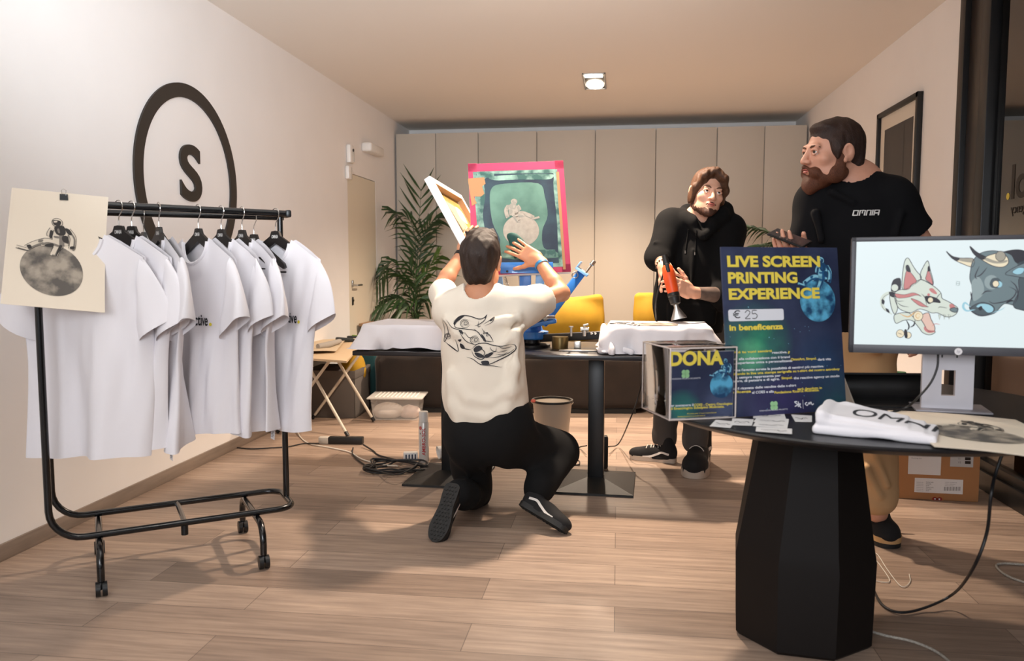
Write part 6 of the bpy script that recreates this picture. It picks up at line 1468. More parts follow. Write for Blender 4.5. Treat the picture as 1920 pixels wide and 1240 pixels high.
# ------------------------------------------------------------------ people
def skin_mat(name, c, c2):
    m = mat(name, c, 0.5, noise=0.05, nscale=18, bump=0.05, bscale=220, sss=0.08); return m
M_SKIN1 = skin_mat('skin_warm', '#c68a68', None); M_SKIN2 = skin_mat('skin_fair', '#d8a48a', None); M_SKIN3 = skin_mat('skin_rosy', '#d39a80', None)
def hair_mat(name, c, st=(60, 60, 12)):
    return mat(name, c, 0.5, noise=0.45, nscale=6, bump=0.6, bscale=9, stretch=st, spec=0.35)
M_HAIR1 = hair_mat('hair_dark', '#2b1d15'); M_HAIR2 = hair_mat('hair_brown', '#4a2f1d'); M_HAIR3 = hair_mat('hair_short_brown', '#33211a'); M_BEARD2 = hair_mat('beard_brown', '#4b2f22', (90, 90, 40)); M_BEARD3 = hair_mat('beard_auburn', '#5e3521', (90, 90, 30)); M_BROW = mat('brow_brown', '#5a3c2a', 0.7)
M_EYE = mat('eye_white', '#e9e2dc', 0.2); M_IRIS = mat('iris', '#3b2c22', 0.15); M_LIP = mat('lips', '#b5645a', 0.45)
M_CREAMT = mat('cream_cotton', '#ece2d2', 0.85, bump=0.10, bscale=900, sheen=0.15); M_BLKT = mat('black_cotton', '#0d0d10', 0.9, bump=0.10, bscale=800, spec=0.2)
M_HOOD = mat('hoodie_black', '#0a0a0b', 0.95, bump=0.15, bscale=600, spec=0.2); M_TROU = mat('black_twill', '#111112', 0.9, bump=0.1, bscale=500, spec=0.25)
M_GREYT = mat('grey_twill', '#4a4644', 0.85, bump=0.1, bscale=500); M_KHAKI = mat('khaki_twill', '#c8a277', 0.85, bump=0.1, bscale=500, noise=0.04, nscale=5)
M_SOLEB = mat('black_rubber_sole', '#1a1918', 0.6, bump=0.5, bscale=70); M_SOLEW = mat('worn_white_sole', '#b7a89a', 0.6); M_SUEDE = mat('black_suede', '#151416', 0.9); M_STRIPE = mat('white_leather', '#dcd6d0', 0.5); M_LACEW = mat('white_lace', '#d6cfc6', 0.7); M_LACEB = mat('black_lace', '#221f1e', 0.7); M_TAN = mat('tan_midsole', '#c49a68', 0.6)
def head_sdf(S, M, k, ears=True, jaw=1.0, neck=None):
    S.M = M; q = lambda *p: tuple(k*v for v in p)
    S.ell(q(0, .018, .036), q(.077, .098, .088), k=0.01); S.ell(q(0, -.030, -.025), q(.064, .066, .085), k=0.03)
    S.ell(q(0, -.045, -.078), q(.047*jaw, .045, .036), k=0.03)
    for s in (-1, 1):
        S.ell(q(s*.042, -.062, -.022), q(.022, .020, .018), k=0.02); S.ell(q(s*.048*jaw, -.012, -.070), q(.018, .035, .024), k=0.025)
        S.ell(q(s*.031, -.106, .003), q(.018, .018, .0125), k=0.012, op='s')
    S.cone(q(-.036, -.084, .022), q(.036, -.084, .022), .0115*k, k=0.014)
    S.cone(q(0, -.092, .012), q(0, -.115, -.028), .0085*k, .0115*k, k=0.010)
    for s in (-1, 1): S.ell(q(s*.0125, -.104, -.031), q(.009, .011, .008), k=0.005); S.ell(q(s*.007, -.112, -.040), q(.0035, .005, .004), k=0.003, op='s')
    S.ell(q(0, -.097, -.055), q(.023, .012, .0065), k=0.006); S.ell(q(0, -.095, -.066), q(.020, .0125, .0075), k=0.006)
    S.cone(q(-.021, -.104, -.0605), q(.021, -.104, -.0605), .0022*k, k=0.003, op='s')
    S.ell(q(0, -.085, -.097), q(.023, .018, .016), k=0.02)
    for s in (-1, 1):      # eyelids
        S.cone(q(s*.016, -.0925, .008), q(s*.031, -.0975, .0125), .0035*k, k=0.004); S.cone(q(s*.031, -.0975, .0125), q(s*.047, -.087, .006), .0035*k, k=0.004)
        S.cone(q(s*.017, -.091, .000), q(s*.031, -.0945, -.0065), .003*k, k=0.005); S.cone(q(s*.031, -.0945, -.0065), q(s*.045, -.086, .000), .003*k, k=0.005)
        if ears:
            S.ell(q(s*.080, .012, -.004), q(.009, .021, .034), rot=(0.15, s*0.25, s*-0.30), k=0.008); S.ell(q(s*.090, .006, -.001), q(.006, .011, .020), rot=(0.15, 0, s*-0.30), k=0.004, op='s'); S.ell(q(s*.078, .002, -.030), q(.006, .009, .010), k=0.006)
    S.M = Matrix.Identity(4)
def eyes(M, k, par, look=(0, 0)):
    for s in (-1, 1):
        b = MB(); c = Vector((s*.031*k, -.0835*k, .003*k)); r = .0122*k
        bm = bmesh.new(); bmesh.ops.create_uvsphere(bm, u_segments=20, v_segments=14, radius=r); b.addbm(bm, M @ Matrix.Translation(c)); e = b.build('eye', M_EYE, par, True)
        d = Vector((look[0], -1, look[1])).normalized(); a = d.orthogonal().normalized(); b2 = d.cross(a); vs = [c+d*r*1.03]; n = 16
        for rr_, h in ((0.30, 0.985), (0.50, 0.90)):
            for i in range(n): t = 2*math.pi*i/n; vs.append(c+d*r*1.03*h+(a*math.cos(t)+b2*math.sin(t))*r*rr_)
        fs = [[0, 1+i, 1+(i+1) % n] for i in range(n)]+[[1+i, 1+n+i, 1+n+(i+1) % n, 1+(i+1) % n] for i in range(n)]
        MB().add([M @ v for v in vs], fs).build('iris', M_IRIS, e, True)
def brow(M, k, par, m, pts, r=.0042):
    for s in (-1, 1):
        MB().tube([M @ Vector((s*x*k, y*k, z*k)) for x, y, z in pts], [r*k*q for q in (0.6, 1, 1, 0.4)], 7, flat=M.to_3x3() @ Vector((0, 0, 1))).build('eyebrow', m, par, True)
def lips(M, k, par):
    b = MB(); P = lambda x, y, z: M @ Vector((x*k, y*k, z*k))
    b.tube([P(-.019, -.1035, -.0585), P(-.010, -.1085, -.0560), P(0, -.1092, -.0565), P(.010, -.1085, -.0560), P(.019, -.1035, -.0585)], [0.001*k, .0036*k, .0038*k, .0036*k, .001*k], 7)
    b.tube([P(-.017, -.1030, -.0620), P(-.008, -.1070, -.0650), P(0, -.1078, -.0660), P(.008, -.1070, -.0650), P(.017, -.1030, -.0620)], [0.001*k, .0042*k, .0046*k, .0042*k, .001*k], 7); b.build('lips', M_LIP, par, True)
FING = ((.029, (.042, .026, .021)), (.0095, (.046, .029, .022)), (-.0105, (.043, .027, .021)), (-.029, (.034, .021, .019)))
def hand_sdf(S, wrist, fdir, back, thumb=1, curl=(.25, .3, .25), spread=0.06, k=1.0, th=(0.75, 0.62, -0.15), per=None, thc=0.3):
    """fdir: finger direction; back: direction the back of the hand faces; thumb: side (+1: along fdir x back)"""
    y = Vector(fdir).normalized(); z = Vector(back); z = (z-y*z.dot(y)).normalized(); x = y.cross(z)*thumb
    M = frame(Vector(wrist), x, y, z); q = lambda a, b, c: (a*k, b*k, c*k); S.M = M
    S.cone(q(0, -.02, 0), q(0, .02, 0), .027*k, .027*k, k=0.015, flat=(0, 0, 1), q=0.75)
    S.box(q(0, .050, 0), (.038*k, .044*k, .0135*k), rd=.012*k, k=0.012); S.ell(q(.022, .030, -.008), (.020*k, .032*k, .014*k), k=0.01); S.ell(q(-.022, .032, -.007), (.016*k, .034*k, .012*k), k=0.01)
    for i, (bx_, ls_) in enumerate(FING):
        c = per[i] if per else curl
        p = Vector(q(bx_, .088-abs(i-1)*.004, 0)); ang = 0; sp = spread*(1.5-i)
        r0 = .0092*k if i < 3 else .0080*k
        S.ell(tuple(p), (r0*1.05, r0*1.1, r0), k=0.008)
        for j, l in enumerate(ls_):
            ang += c[j]; d = Vector((math.sin(sp)*math.cos(ang), math.cos(sp)*math.cos(ang), -math.sin(ang)))
            p2 = p+d*l*k; S.cone(tuple(p), tuple(p2), r0*(1-.09*j), r0*(1-.09*(j+1)), k=0.003); p = p2
    p = Vector(q(.024, .022, -.006)); d = Vector(th).normalized()
    for j, (l, r) in enumerate(((.040, .0125), (.032, .0105), (.024, .0090))):
        p2 = p+d*l*k; S.cone(tuple(p), tuple(p2), r*k, r*.9*k, k=0.006 if j else 0.012); p = p2; d = (d+Vector((-.25*thc, .5*thc, -.35*thc))).normalized()
    S.M = Matrix.Identity(4)

def shoe(par, heel, toe, up, sole_m, upper_m, k=1.0, high=False, stripe=None, lace=None, tab=None, mid=None, tread=False, side=1, name='shoe', label=None, tongue=False):
    """heel, toe: world points at the sole's back and front"""
    heel = Vector(heel); toe = Vector(toe); y = (toe-heel); L = y.length; y.normalize(); z = Vector(up); z = (z-y*z.dot(y)).normalized(); x = y.cross(z); M = frame(heel, x, y, z)
    out = smooth_pts([(0, 0), (.032, .010), (.036, .06), (.034, .11), (.043, .17), (.044, .215), (.030, .262), (.0, .278), (-.030, .262), (-.044, .215), (-.040, .17), (-.032, .11), (-.035, .06), (-.031, .010)], 4, True)
    s = L/0.278; P = lambda u, v, w: M @ Vector((u*s*1.05, v*s, w*s))
    S = SDF(axis((-.06*s, .06*s, .0035)), axis((-.03*s, .31*s, .0035)), axis((.006, .19*s, .0035)))
    q = lambda a, b, c: (a*s, b*s, c*s)
    S.ell(q(0, .215, .035), q(.043, .068, .038), k=0.01); S.ell(q(0, .12, .045), q(.036, .10, .048), k=0.02); S.ell(q(0, .045, .055), q(.034, .050, .060), k=0.02)
    S.box(q(0, .14, .022), q(.036, .12, .014), rd=.012, k=0.01)
    if high: S.cone(q(0, .050, .06), q(0, .058, .150), .040*s, .040*s, k=0.02)
    S.half(q(0, 0, .016), (0, 0, -1))
    me = S.mesh('upper', upper_m); me.transform(M)
    root = link_mesh(name, me, par, True)
    if label: root['label'] = label
    b = MB(); b.prism(out, lambda u, v, w: P(u, v, 0.0005+w*1.0), 0.026 if mid is None else 0.014); so = b.build('sole', sole_m, root, True, ang=30)
    if mid is not None:
        b = MB(); b.prism([(u*1.02, v*1.01-.001) for u, v in out], lambda u, v, w: P(u, v, 0.0145+w), 0.016); b.build('midsole', mid, root, True, ang=30)
    if tread:
        b = MB()
        for iy in range(15):
            for ix in range(-2, 3):
                v = .018+iy*.0175; u = ix*.0150+(0.0075 if iy % 2 else 0)
                hw_ = np.interp(v, [0, .06, .11, .17, .215, .262, .28], [.026, .034, .031, .040, .041, .024, 0])
                if abs(u) < hw_-.006: b.box((u*s, v*s, -.0008), (.0095*s, .0095*s, .004), 0.0008, rot=(0, 0, 0.785), M=M)
        b.build('tread', M_SOLEB, root, True)
    if stripe:
        bv = bvh_world(root); a = Art(); a.stroke([(.035, .052), (.075, .060), (.105, .048), (.150, .030), (.19, .026)], .012, 0, 1)
        for sd in (-1, 1):
            f = cast_fn(bv, M.translation, y, z, x*-sd); a2 = a.build('side_stripe', stripe, lambda u, v, l: f(u*s, v*s, l), root, True, lift=0.0012, maxlen=0.01)
    if lace:
        b = MB(); bv = bvh_world(root); n = 6
        for i in range(n):
            v = .165-.018*i if not high else .170-.021*i; pts = []
            for t in np.linspace(-1, 1, 7):
                h = bv.ray_cast(M @ Vector((t*.024*s, (v+.004*t*(1 if i % 2 else -1))*s, .25*s)), -z)
                if h[0] is not None: pts.append(h[0]+z*0.002)
            if len(pts) > 2: b.tube(pts, 0.0028, 6)
        if b.v: b.build('lace', lace, root, True)
    if tab:
        MB().box((0, -.006*s, (.150 if high else .105)*s), (.014, .012, .020), 0.003, M=M).build('pull_tab', tab, root, True)
    if tongue:
        MB().box((0, .085*s, .128*s), (.050*s, .014, .06*s), 0.006, rot=(0.35, 0, 0), M=M).build('tongue', upper_m, root, True)
        a = Art(); a.text('Timberland', 0, 0, .008, 0, 1, .034, .02, 0, 'C'); 
        a.build('tongue_label', M_STRIPE, plane_fn(M @ Vector((.0, .0955*s, .130*s)), -x, M.to_3x3() @ Vector((0, -.34, .94)), M.to_3x3() @ Vector((0, .94, .34))), root, True, lift=0.002)
    return root
def person(S, label, base, skin):
    o = S.build('person', skin, None, loc=base); tag(o, label, 'person'); return o
def head_M(p, yaw, pitch=0, roll=0):
    """face looks along -y turned by yaw; pitch up positive, roll towards the viewer's right positive"""
    return Matrix.Translation(Vector(p)) @ Matrix.Rotation(R(yaw), 4, 'Z') @ Matrix.Rotation(R(-pitch), 4, 'X') @ Matrix.Rotation(R(roll), 4, 'Y')
def subhair(par, M, k, name, m, fn, xr=(-.13, .13), yr=(-.16, .16), zr_=(-.19, .17), st=0.0035, noise_=(3, 0.0022, 60, 160)):
    S = SDF(axis((xr[0]*k, xr[1]*k, st)), axis((yr[0]*k, yr[1]*k, st)), axis((zr_[0]*k, zr_[1]*k, st))); fn(S, lambda *p: tuple(k*v for v in p))
    f = noise3(noise_[0], 12, noise_[2], noise_[3]); S.warp(lambda x, y, z: noise_[1]*f(x*1.6, y*1.6, z*0.45))
    me = S.mesh(name, m); me.transform(M); return link_mesh(name, me, par, True)
# ---------------- the kneeling man (seen from behind)
kb = onZ(905, 955, 0)
kh = onY(903, 492, 3.64); KM = head_M(kh, 176, 6, 0); kk = 1.08
kneck0, kneck1 = onY(903, 525, 3.63), onY(900, 572, 3.58)
kSL, kSR = onY(846, 582, 3.60), onY(974, 578, 3.60)
kEL, kWL = onY(826, 540, 3.86), onY(868, 473, 4.00)
kER, kWR = onY(1052, 549, 3.84), onY(1010, 489, 3.985)
kHip = onY(908, 806, 3.50); kHL, kHR = onY(880, 820, 3.50), onY(940, 815, 3.50)
kKL, kAL = onY(890, 940, 3.76), onY(862, 925, 3.42)
kKR, kAR = onY(1050, 842, 3.78), onY(1004, 932, 3.50)
S = SDF(axis((-1.0, -0.10, 0.0045)), axis((3.25, 3.94, 0.006), (3.94, 4.16, 0.004)), axis((0.0, 0.9, 0.008), (0.9, 1.42, 0.004)))
head_sdf(S, KM, kk)
S.cone(kneck0, kneck1, .058, .066, k=0.03); S.cone(kneck1, kHip+Vector((0, 0.02, 0.06)), .10, .11, k=0.04, flat=(0, 1, 0), q=0.7)
for a, b, c in ((kSL, kEL, kWL), (kSR, kER, kWR)):
    S.cone(kneck1-Vector((0, 0, .03)), a, .055, .052, k=0.04); S.cone(a, b, .052, .040, k=0.03); m = b.lerp(c, 0.3); S.cone(b, m, .041, .041, k=0.012); S.cone(m, c, .041, .027, k=0.012)
S.ell(kER+Vector((.012, -.01, -.008)), (.028, .028, .028), k=0.02)
hd_ = (onY(944, 449, 4.045)-kWR)
hand_sdf(S, kWR, hd_, (0.10, -1, 0.25), thumb=-1, per=((.10, .18, .15), (.14, .2, .16), (.10, .18, .15), (.06, .15, .12)), spread=0.09, k=1.10, th=(0.7, 0.6, -0.25))
hand_sdf(S, kWL, onY(886, 425, 4.03)-kWL, (0.0, -1, 0.1), thumb=1, per=((.35, .45, .3), (.35, .5, .3), (.35, .5, .3), (.35, .5, .3)), spread=0.05, k=1.02)
for a, b, c in ((kHL, kKL, kAL), (kHR, kKR, kAR)): S.cone(a, b, .075, .055, k=0.03); S.cone(b, c, .05, .04, k=0.02)
km = person(S, 'kneeling man in cream t-shirt, back to the camera, wiping the pink-taped screen', kb[:], M_SKIN1)
def kh_hair(S, q):
    S.ell(q(0, .022, .040), q(.087, .107, .096), k=0); S.ell(q(0, .070, -.030), q(.066, .050, .070), k=0.03); S.ell(q(0, -.050, .105), q(.060, .055, .034), k=0.03); S.ell(q(.01, -.01, .120), q(.05, .06, .026), k=0.02)
    for i in range(16):
        t = i*0.39; S.cone(q(.05*math.cos(t), -.02+.055*math.sin(t), .104), q(.056*math.cos(t)+.012, -.03+.060*math.sin(t), .124+.006*math.sin(i*2.3)), .012, .006, k=0.014)
    S.ell(q(0, -.125, -.02), q(.085, .075, .095), k=0.015, op='s')
    for s in (-1, 1): S.ell(q(s*.098, -.005, -.030), q(.030, .045, .050), k=0.012, op='s')
    S.half(q(0, .05, -.085), (0, -0.25, -1), k=0.012)
subhair(km, KM, kk, 'hair', M_HAIR1, kh_hair)
# t-shirt
S = SDF(axis((-1.02, -0.12, 0.006)), axis((3.25, 3.95, 0.007)), axis((0.36, 1.16, 0.006)))
ktop = onY(900, 585, 3.585); kbot = onY(910, 800, 3.50)
for (p, w), (p2, w2) in (((onY(903, 592, 3.585), .165), (onY(905, 660, 3.555), .180)), ((onY(905, 660, 3.555), .180), (onY(909, 730, 3.53), .186)), ((onY(909, 730, 3.53), .186), (onY(917, 778, 3.51), .188))):
    S.cone(p, p2, w, w2, k=0.04, flat=(0, 1, 0), q=0.70)
S.cone(kSL, kSR, .080, .080, k=0.05, flat=(0, 1, 0), q=0.9); S.cone(kneck1+Vector((0, 0, -.02)), kneck1+Vector((0, 0, -.06)), .085, .12, k=0.05)
kSLe = kSL.lerp(kEL, 0.78); kSRe = kSR.lerp(kER, 0.62)
S.cone(kSL, kSLe, .082, .072, k=0.04); S.cone(kSR, kSRe, .085, .080, k=0.05)
dL = (kEL-kSL).normalized(); dR = (kER-kSR).normalized()
S.half(kSL.lerp(kEL, 0.80), dL, lo=(-1.0, 3.70, .9), hi=(-.60, 3.95, 1.2)); S.half(kSR.lerp(kER, 0.58), dR, lo=(-.36, 3.60, .9), hi=(-.10, 3.95, 1.2))
# folds
F_ = lambda pts, r, k=0.05: S.chain([onY(x, y, Y_+0.016) for x, y, Y_ in pts], [r*0.9]*len(pts), k=0.05)
F_([(982, 612, 3.47), (966, 625, 3.435), (940, 650, 3.42)], .008); F_([(970, 592, 3.48), (950, 600, 3.46), (925, 606, 3.45)], .007); F_([(838, 600, 3.47), (860, 625, 3.44), (880, 640, 3.42)], .006)
F_([(966, 690, 3.43), (948, 735, 3.40), (915, 755, 3.385), (880, 748, 3.39), (855, 715, 3.41)], .009); F_([(968, 730, 3.43), (948, 770, 3.395), (910, 782, 3.385), (868, 772, 3.39)], .009); F_([(842, 700, 3.42), (850, 760, 3.41), (860, 790, 3.40)], .007)
F_([(970, 640, 3.44), (966, 690, 3.42), (960, 735, 3.40)], .006)
f = noise3(31, 9, 8, 26); g = noise3(32, 8, 26, 60); S.warp(lambda x, y, z: 0.0042*f(x, y, z*0.6)+0.0018*g(x, y, z*0.7))
# hem runs lower at the left than at the right
h0, h1 = onY(845, 806, 3.38), onY(995, 768, 3.38); hm = onY(910, 812, 3.38)
S.half(hm+Vector((0, 0, -.004)), (-0.02, 0.10, -1)); S.half(h1+Vector((-.04, 0, 0.0)), (0.42, 0.0, -1))
S.cone(kneck1+Vector((0, 0.03, .10)), kneck1+Vector((0, .045, -.01)), .074, .070, k=0.012, op='s'); S.cone(kneck1+Vector((0, -.03, .10)), kneck1+Vector((0, -.035, .052)), .066, .062, k=0.012, op='s'); S.cone(kSL.lerp(kEL, 0.76), kEL+dL*.1, .056, .060, k=0.004, op='s'); S.cone(kSR.lerp(kER, 0.52), kER+dR*.1, .058, .066, k=0.004, op='s')
S.cone((hm.x, 3.51, .34), (hm.x, 3.52, .46), .165, .165, k=0.01, op='s', flat=(0, 1, 0), q=0.62)
kt = S.build('t_shirt', M_CREAMT, km)
bv = bvh_world(kt)
nk = MB(); nk.tube([kneck1+Vector((.073*math.cos(t), .03+.062*math.sin(t)*-1, .012-.016*math.sin(t)+.028*abs(math.cos(t)))) for t in np.linspace(-0.2, math.pi+0.2, 18)], .008, 7); nk.build('neckband', M_CREAMT, kt, True)
# back print: winged boots and roses, line drawing
kp = onY(900, 640, 3.40); kdir = (kp-Vector((0, 0, CAM_Z))).normalized(); ku = Vector((kdir.y, -kdir.x, 0)).normalized(); kv = ku.cross(kdir); fk = cast_fn(bv, kp, ku, kv, kdir)
scl = 3.40/1489/kdir.y; zk = lambda x, y: ((780+x/3.647-900)*scl, -(400+y/3.647-640)*scl)
A_ = Art()
def ks(pts, w=1.0, sm=True): A_.stroke([zk(*p) for p in pts], 0.0030*w, 0, 1, sm, 4, taper=True)
def kf(pts): A_.poly([zk(*p) for p in pts], 0, 1, True, 3)
for p, w in (([(175, 722), (205, 760), (215, 820), (195, 870), (185, 870), (190, 800), (172, 722)], 1), ([(205, 728), (245, 780), (300, 800), (340, 830)], 1), ([(185, 870), (230, 910), (285, 945), (280, 900), (265, 860)], 1.2), ([(250, 740), (300, 700), (360, 700), (430, 722), (470, 712), (488, 690)], 1.4), ([(255, 745), (270, 780), (330, 790), (400, 800), (430, 820)], 1.2), ([(488, 690), (470, 730), (430, 760), (400, 770)], 1.1), ([(460, 760), (500, 735), (538, 708), (520, 745), (470, 770)], 1), ([(395, 790), (430, 820), (470, 870), (530, 880)], 1.5), ([(450, 785), (470, 815), (500, 830), (520, 860), (530, 882)], 1.3), ([(290, 800), (320, 850), (350, 880), (400, 900)], 1.2), ([(300, 890), (330, 925), (380, 935)], 1.4), ([(380, 930), (420, 895), (480, 890), (530, 905), (590, 910), (650, 895)], 1.3), ([(650, 895), (680, 905), (682, 935), (640, 970), (580, 1000), (500, 1035), (440, 1040)], 1.6), ([(560, 910), (600, 925), (660, 912)], 1), ([(490, 990), (560, 985), (640, 955), (680, 925)], 1.0), ([(345, 985), (390, 1000), (440, 1035), (520, 1045), (585, 1056)], 1.2), ([(380, 940), (400, 980), (450, 1000), (500, 960), (560, 945)], 1.3), ([(400, 905), (450, 930), (470, 960), (440, 990)], 1.2), ([(430, 735), (425, 775), (445, 770)], 1), ([(470, 800), (460, 825), (490, 815), (482, 840), (510, 832)], 1), ([(505, 915), (520, 940), (545, 945), (550, 915)], 1), ([(545, 965), (590, 970), (630, 950)], .8), ([(555, 955), (600, 945), (630, 935)], .8), ([(600, 990), (595, 1000)], .7), ([(560, 1005), (556, 1017)], .7), ([(210, 890), (250, 920), (278, 940)], 1.0), ([(330, 810), (360, 850), (390, 850)], 1.0)): ks(p, w)
for cx_, cy_, r in ((335, 752, 34), (215, 838, 24), (405, 868, 34)):
    for q_, a0 in ((1.0, 0.2), (0.72, 1.9), (0.45, 3.7), (0.22, 0)): ks([(cx_+r*q_*math.cos(a0+t), cy_+r*q_*0.85*math.sin(a0+t)) for t in np.linspace(0, 5.4, 9)], .8)
kf([(255, 742), (300, 700), (335, 695), (300, 725), (275, 745), (262, 765)]); kf([(300, 890), (322, 900), (335, 925), (315, 928), (302, 915)]); kf([(395, 925), (430, 905), (455, 925), (430, 945), (400, 950)]); kf([(400, 955), (440, 960), (470, 985), (440, 990), (415, 980)]); kf([(470, 970), (530, 955), (500, 985), (475, 990)]); kf([(445, 1015), (490, 1010), (500, 1032), (460, 1040)]); kf([(505, 735), (535, 712), (520, 735)]); kf([(470, 708), (486, 692), (478, 718)]); kf([(285, 865), (310, 862), (300, 880)]); kf([(290, 805), (312, 800), (320, 830)]); kf([(445, 825), (470, 850), (480, 880), (460, 870)])
A_.build('back_print', [M_INK], fk, kt, True, lift=0.0012, maxlen=0.008)
# trousers
S = SDF(axis((-0.98, -0.05, 0.007)), axis((3.25, 4.0, 0.007)), axis((-0.005, 0.62, 0.006)))
S.cone(onY(880, 795, 3.52), onY(945, 782, 3.52), .125, .125, k=0.03, flat=(0, 1, 0), q=0.9); S.cone(onY(885, 825, 3.48), onY(940, 815, 3.48), .120, .125, k=0.05)
S.cone(kHL, kKL+Vector((0, 0, .035)), .118, .090, k=0.05); S.cone(kKL+Vector((0, 0, .035)), kAL+Vector((.02, .05, -.02)), .085, .068, k=0.03); S.cone(kAL+Vector((.02, .05, -.02)), kAL+Vector((.0, -.02, .005)), .066, .060, k=0.02)
S.cone(kHR, kKR, .120, .088, k=0.05); S.cone(kKR, kAR+Vector((0.01, 0.03, 0.035)), .088, .064, k=0.03); S.cone(kAR+Vector((.01, .03, .03)), kAR+Vector((.012, .03, .05)), .064, .064, k=0.015)
S.cone(onY(955, 860, 3.50), onY(1015, 868, 3.60), .045, .03, k=0.05)
for pts in ([(1030, 850, 3.70), (1035, 880, 3.66), (1020, 900, 3.60)], [(990, 800, 3.46), (1020, 830, 3.60)], [(870, 850, 3.40), (880, 890, 3.50)], [(900, 860, 3.40), (915, 900, 3.55)], [(1005, 895, 3.50), (1035, 890, 3.58)], [(1000, 912, 3.49), (1030, 908, 3.55)]): S.chain([onY(*p) for p in pts], [.010]*len(pts), k=0.02)
f = noise3(41, 9, 10, 30); g = noise3(42, 9, 26, 60); S.warp(lambda x, y, z: 0.008*f(x, y, z)+.003*g(x, y, z*.5)); S.half((0, 0, 0.003), (0, 0, -1))
tro = S.build('trousers', M_TROU, km)
MB().box(onY(1000, 752, 3.46), (0.02, 0.02, 0.012), 0.004).build('red_waistband', mat('red_band', '#c4523c', 0.7), tro, True)
# shoes
shoe(km, onY(850, 906, 3.36), onZ(813, 1017, 0.004)+Vector((0, 0.005, 0)), (0.25, 1, 0.25), M_SOLEB, M_SUEDE, stripe=M_STRIPE, tab=mat('red_tab', '#b2372c', 0.6), tread=True, label='left black shoe with its sole turned to the camera')
shoe(km, onY(982, 953, 3.46)+Vector((-.02, 0.0, .01)), onZ(1062, 1002, 0.004), (0.25, 0.50, 0.80), M_SOLEB, M_SUEDE, stripe=M_STRIPE, tab=M_STRIPE, tread=True)
# wrist bands and the cloth in his hand
wb = MB(); d = (kWR-kER).normalized(); c = kWR-d*.035; a = d.orthogonal().normalized(); b = d.cross(a)
ring = [c+(a*math.cos(t)+b*math.sin(t))*.0335 for t in np.linspace(0, 2*math.pi, 25)[:-1]]
vs = []
for off, rr_ in ((-.008, 1), (.008, 1), (.008, 1.06), (-.008, 1.06)): vs += [c+(p-c)*rr_+d*off for p in ring]
wb.add(vs, [[q*24+i, q*24+(i+1) % 24, ((q+1) % 4)*24+(i+1) % 24, ((q+1) % 4)*24+i] for q in range(4) for i in range(24)]); wb.build('wristband', mat('blue_band', '#2f7fb5', 0.5), km, True)
wb = MB(); d = (kWL-kEL).normalized(); c = kWL-d*.025; wb.cyl(c-d*.010, c+d*.010, .0335, n=24); wb.build('wristwatch', M_BLK, km, True)
S = SDF(axis((-.07, .09, .004)), axis((-.03, .03, .004)), axis((-.08, .07, .004))); S.ell((0, 0, .02), (.055, .012, .025), rot=(0, .55, 0), k=0); S.ell((.02, 0, -.01), (.05, .012, .03), rot=(0, .4, 0), k=.02); S.cone((-.02, 0, -.02), (-.005, 0, -.065), .012, .008, k=.02); f = noise3(3, 8, 30, 80); S.warp(lambda x, y, z: .003*f(x, y, z))
cp_ = onY(968, 458, 4.065); rg2 = link_mesh('cleaning_rag', S.mesh('cleaning_rag', mat('green_rag', '#1f4a44', 0.85, noise=0.3, nscale=20)), None, False, loc=cp_[:]); tag(rg2, 'dark green cleaning rag pressed on the screen under the kneeling man\'s hand', 'cloth')

# ---------------- the man in the hoodie
hb_ = (onZ(1225, 862, 0)+onZ(1297, 882, 0))/2
hk = 1.08; HM = head_M(onY(1326, 363, 4.52), 11, -2, 9)
hN0, hN1 = onY(1313, 398, 4.55), onY(1308, 425, 4.58)
hSR, hER, hWR = onY(1262, 420, 4.58), onY(1236, 484, 4.47), onY(1243, 500, 4.33)
hSL, hEL, hWL = onY(1364, 436, 4.60), onY(1364, 556, 4.46), onY(1297, 548, 4.28)
hHip = onY(1290, 640, 4.66)
ank = [(onY(1246, 836, 4.76), onY(1252, 740, 4.70), onY(1262, 640, 4.67)), (onY(1303, 842, 4.60), onY(1308, 740, 4.62), onY(1318, 640, 4.66))]
S = SDF(axis((0.0, 0.80, 0.004)), axis((4.14, 4.40, 0.004), (4.40, 4.95, 0.006)), axis((0.05, 0.88, 0.010), (0.88, 1.86, 0.004)))
head_sdf(S, HM, hk, jaw=0.95)
S.cone(hN0, hN1, .055, .062, k=0.03); S.cone(hN1, hHip, .11, .12, k=0.04, flat=(0, 1, 0), q=0.7)
for a, b, c in ((hSR, hER, hWR), (hSL, hEL, hWL)):
    S.cone(hN1-Vector((0, 0, .05)), a, .05, .05, k=0.04); S.cone(a, b, .05, .040, k=0.03); m = b.lerp(c, .3); S.cone(b, m, .040, .041, k=0.012); S.cone(m, c, .041, .027, k=0.012)
for a, k_, h in ank: S.cone(h, k_, .08, .055, k=.03); S.cone(k_, a, .055, .04, k=.02)
hand_sdf(S, hWR, onY(1258, 522, 4.225)-hWR, (-0.75, -0.55, 0.45), thumb=1, per=((.5, .7, .5), (.6, .8, .5), (.65, .8, .5), (.65, .8, .5)), k=1.08, spread=0.03)
hand_sdf(S, hWL, onY(1262, 533, 4.20)-hWL, (0.15, -0.95, 0.25), thumb=1, per=((.30, .75, .55), (.32, .8, .55), (.32, .8, .55), (.3, .75, .5)), k=1.10, spread=0.03, th=(0.8, 0.5, -0.2))
hm_ = person(S, 'man in a black hoodie holding an orange heat gun over the right platen', hb_[:], M_SKIN2)
eyes(HM, hk, hm_, (0.0, 0.22)); brow(HM, hk, hm_, M_BROW, [(.014, -.0985, .021), (.024, -.1000, .027), (.037, -.094, .028), (.050, -.080, .020)]); lips(HM, hk, hm_)
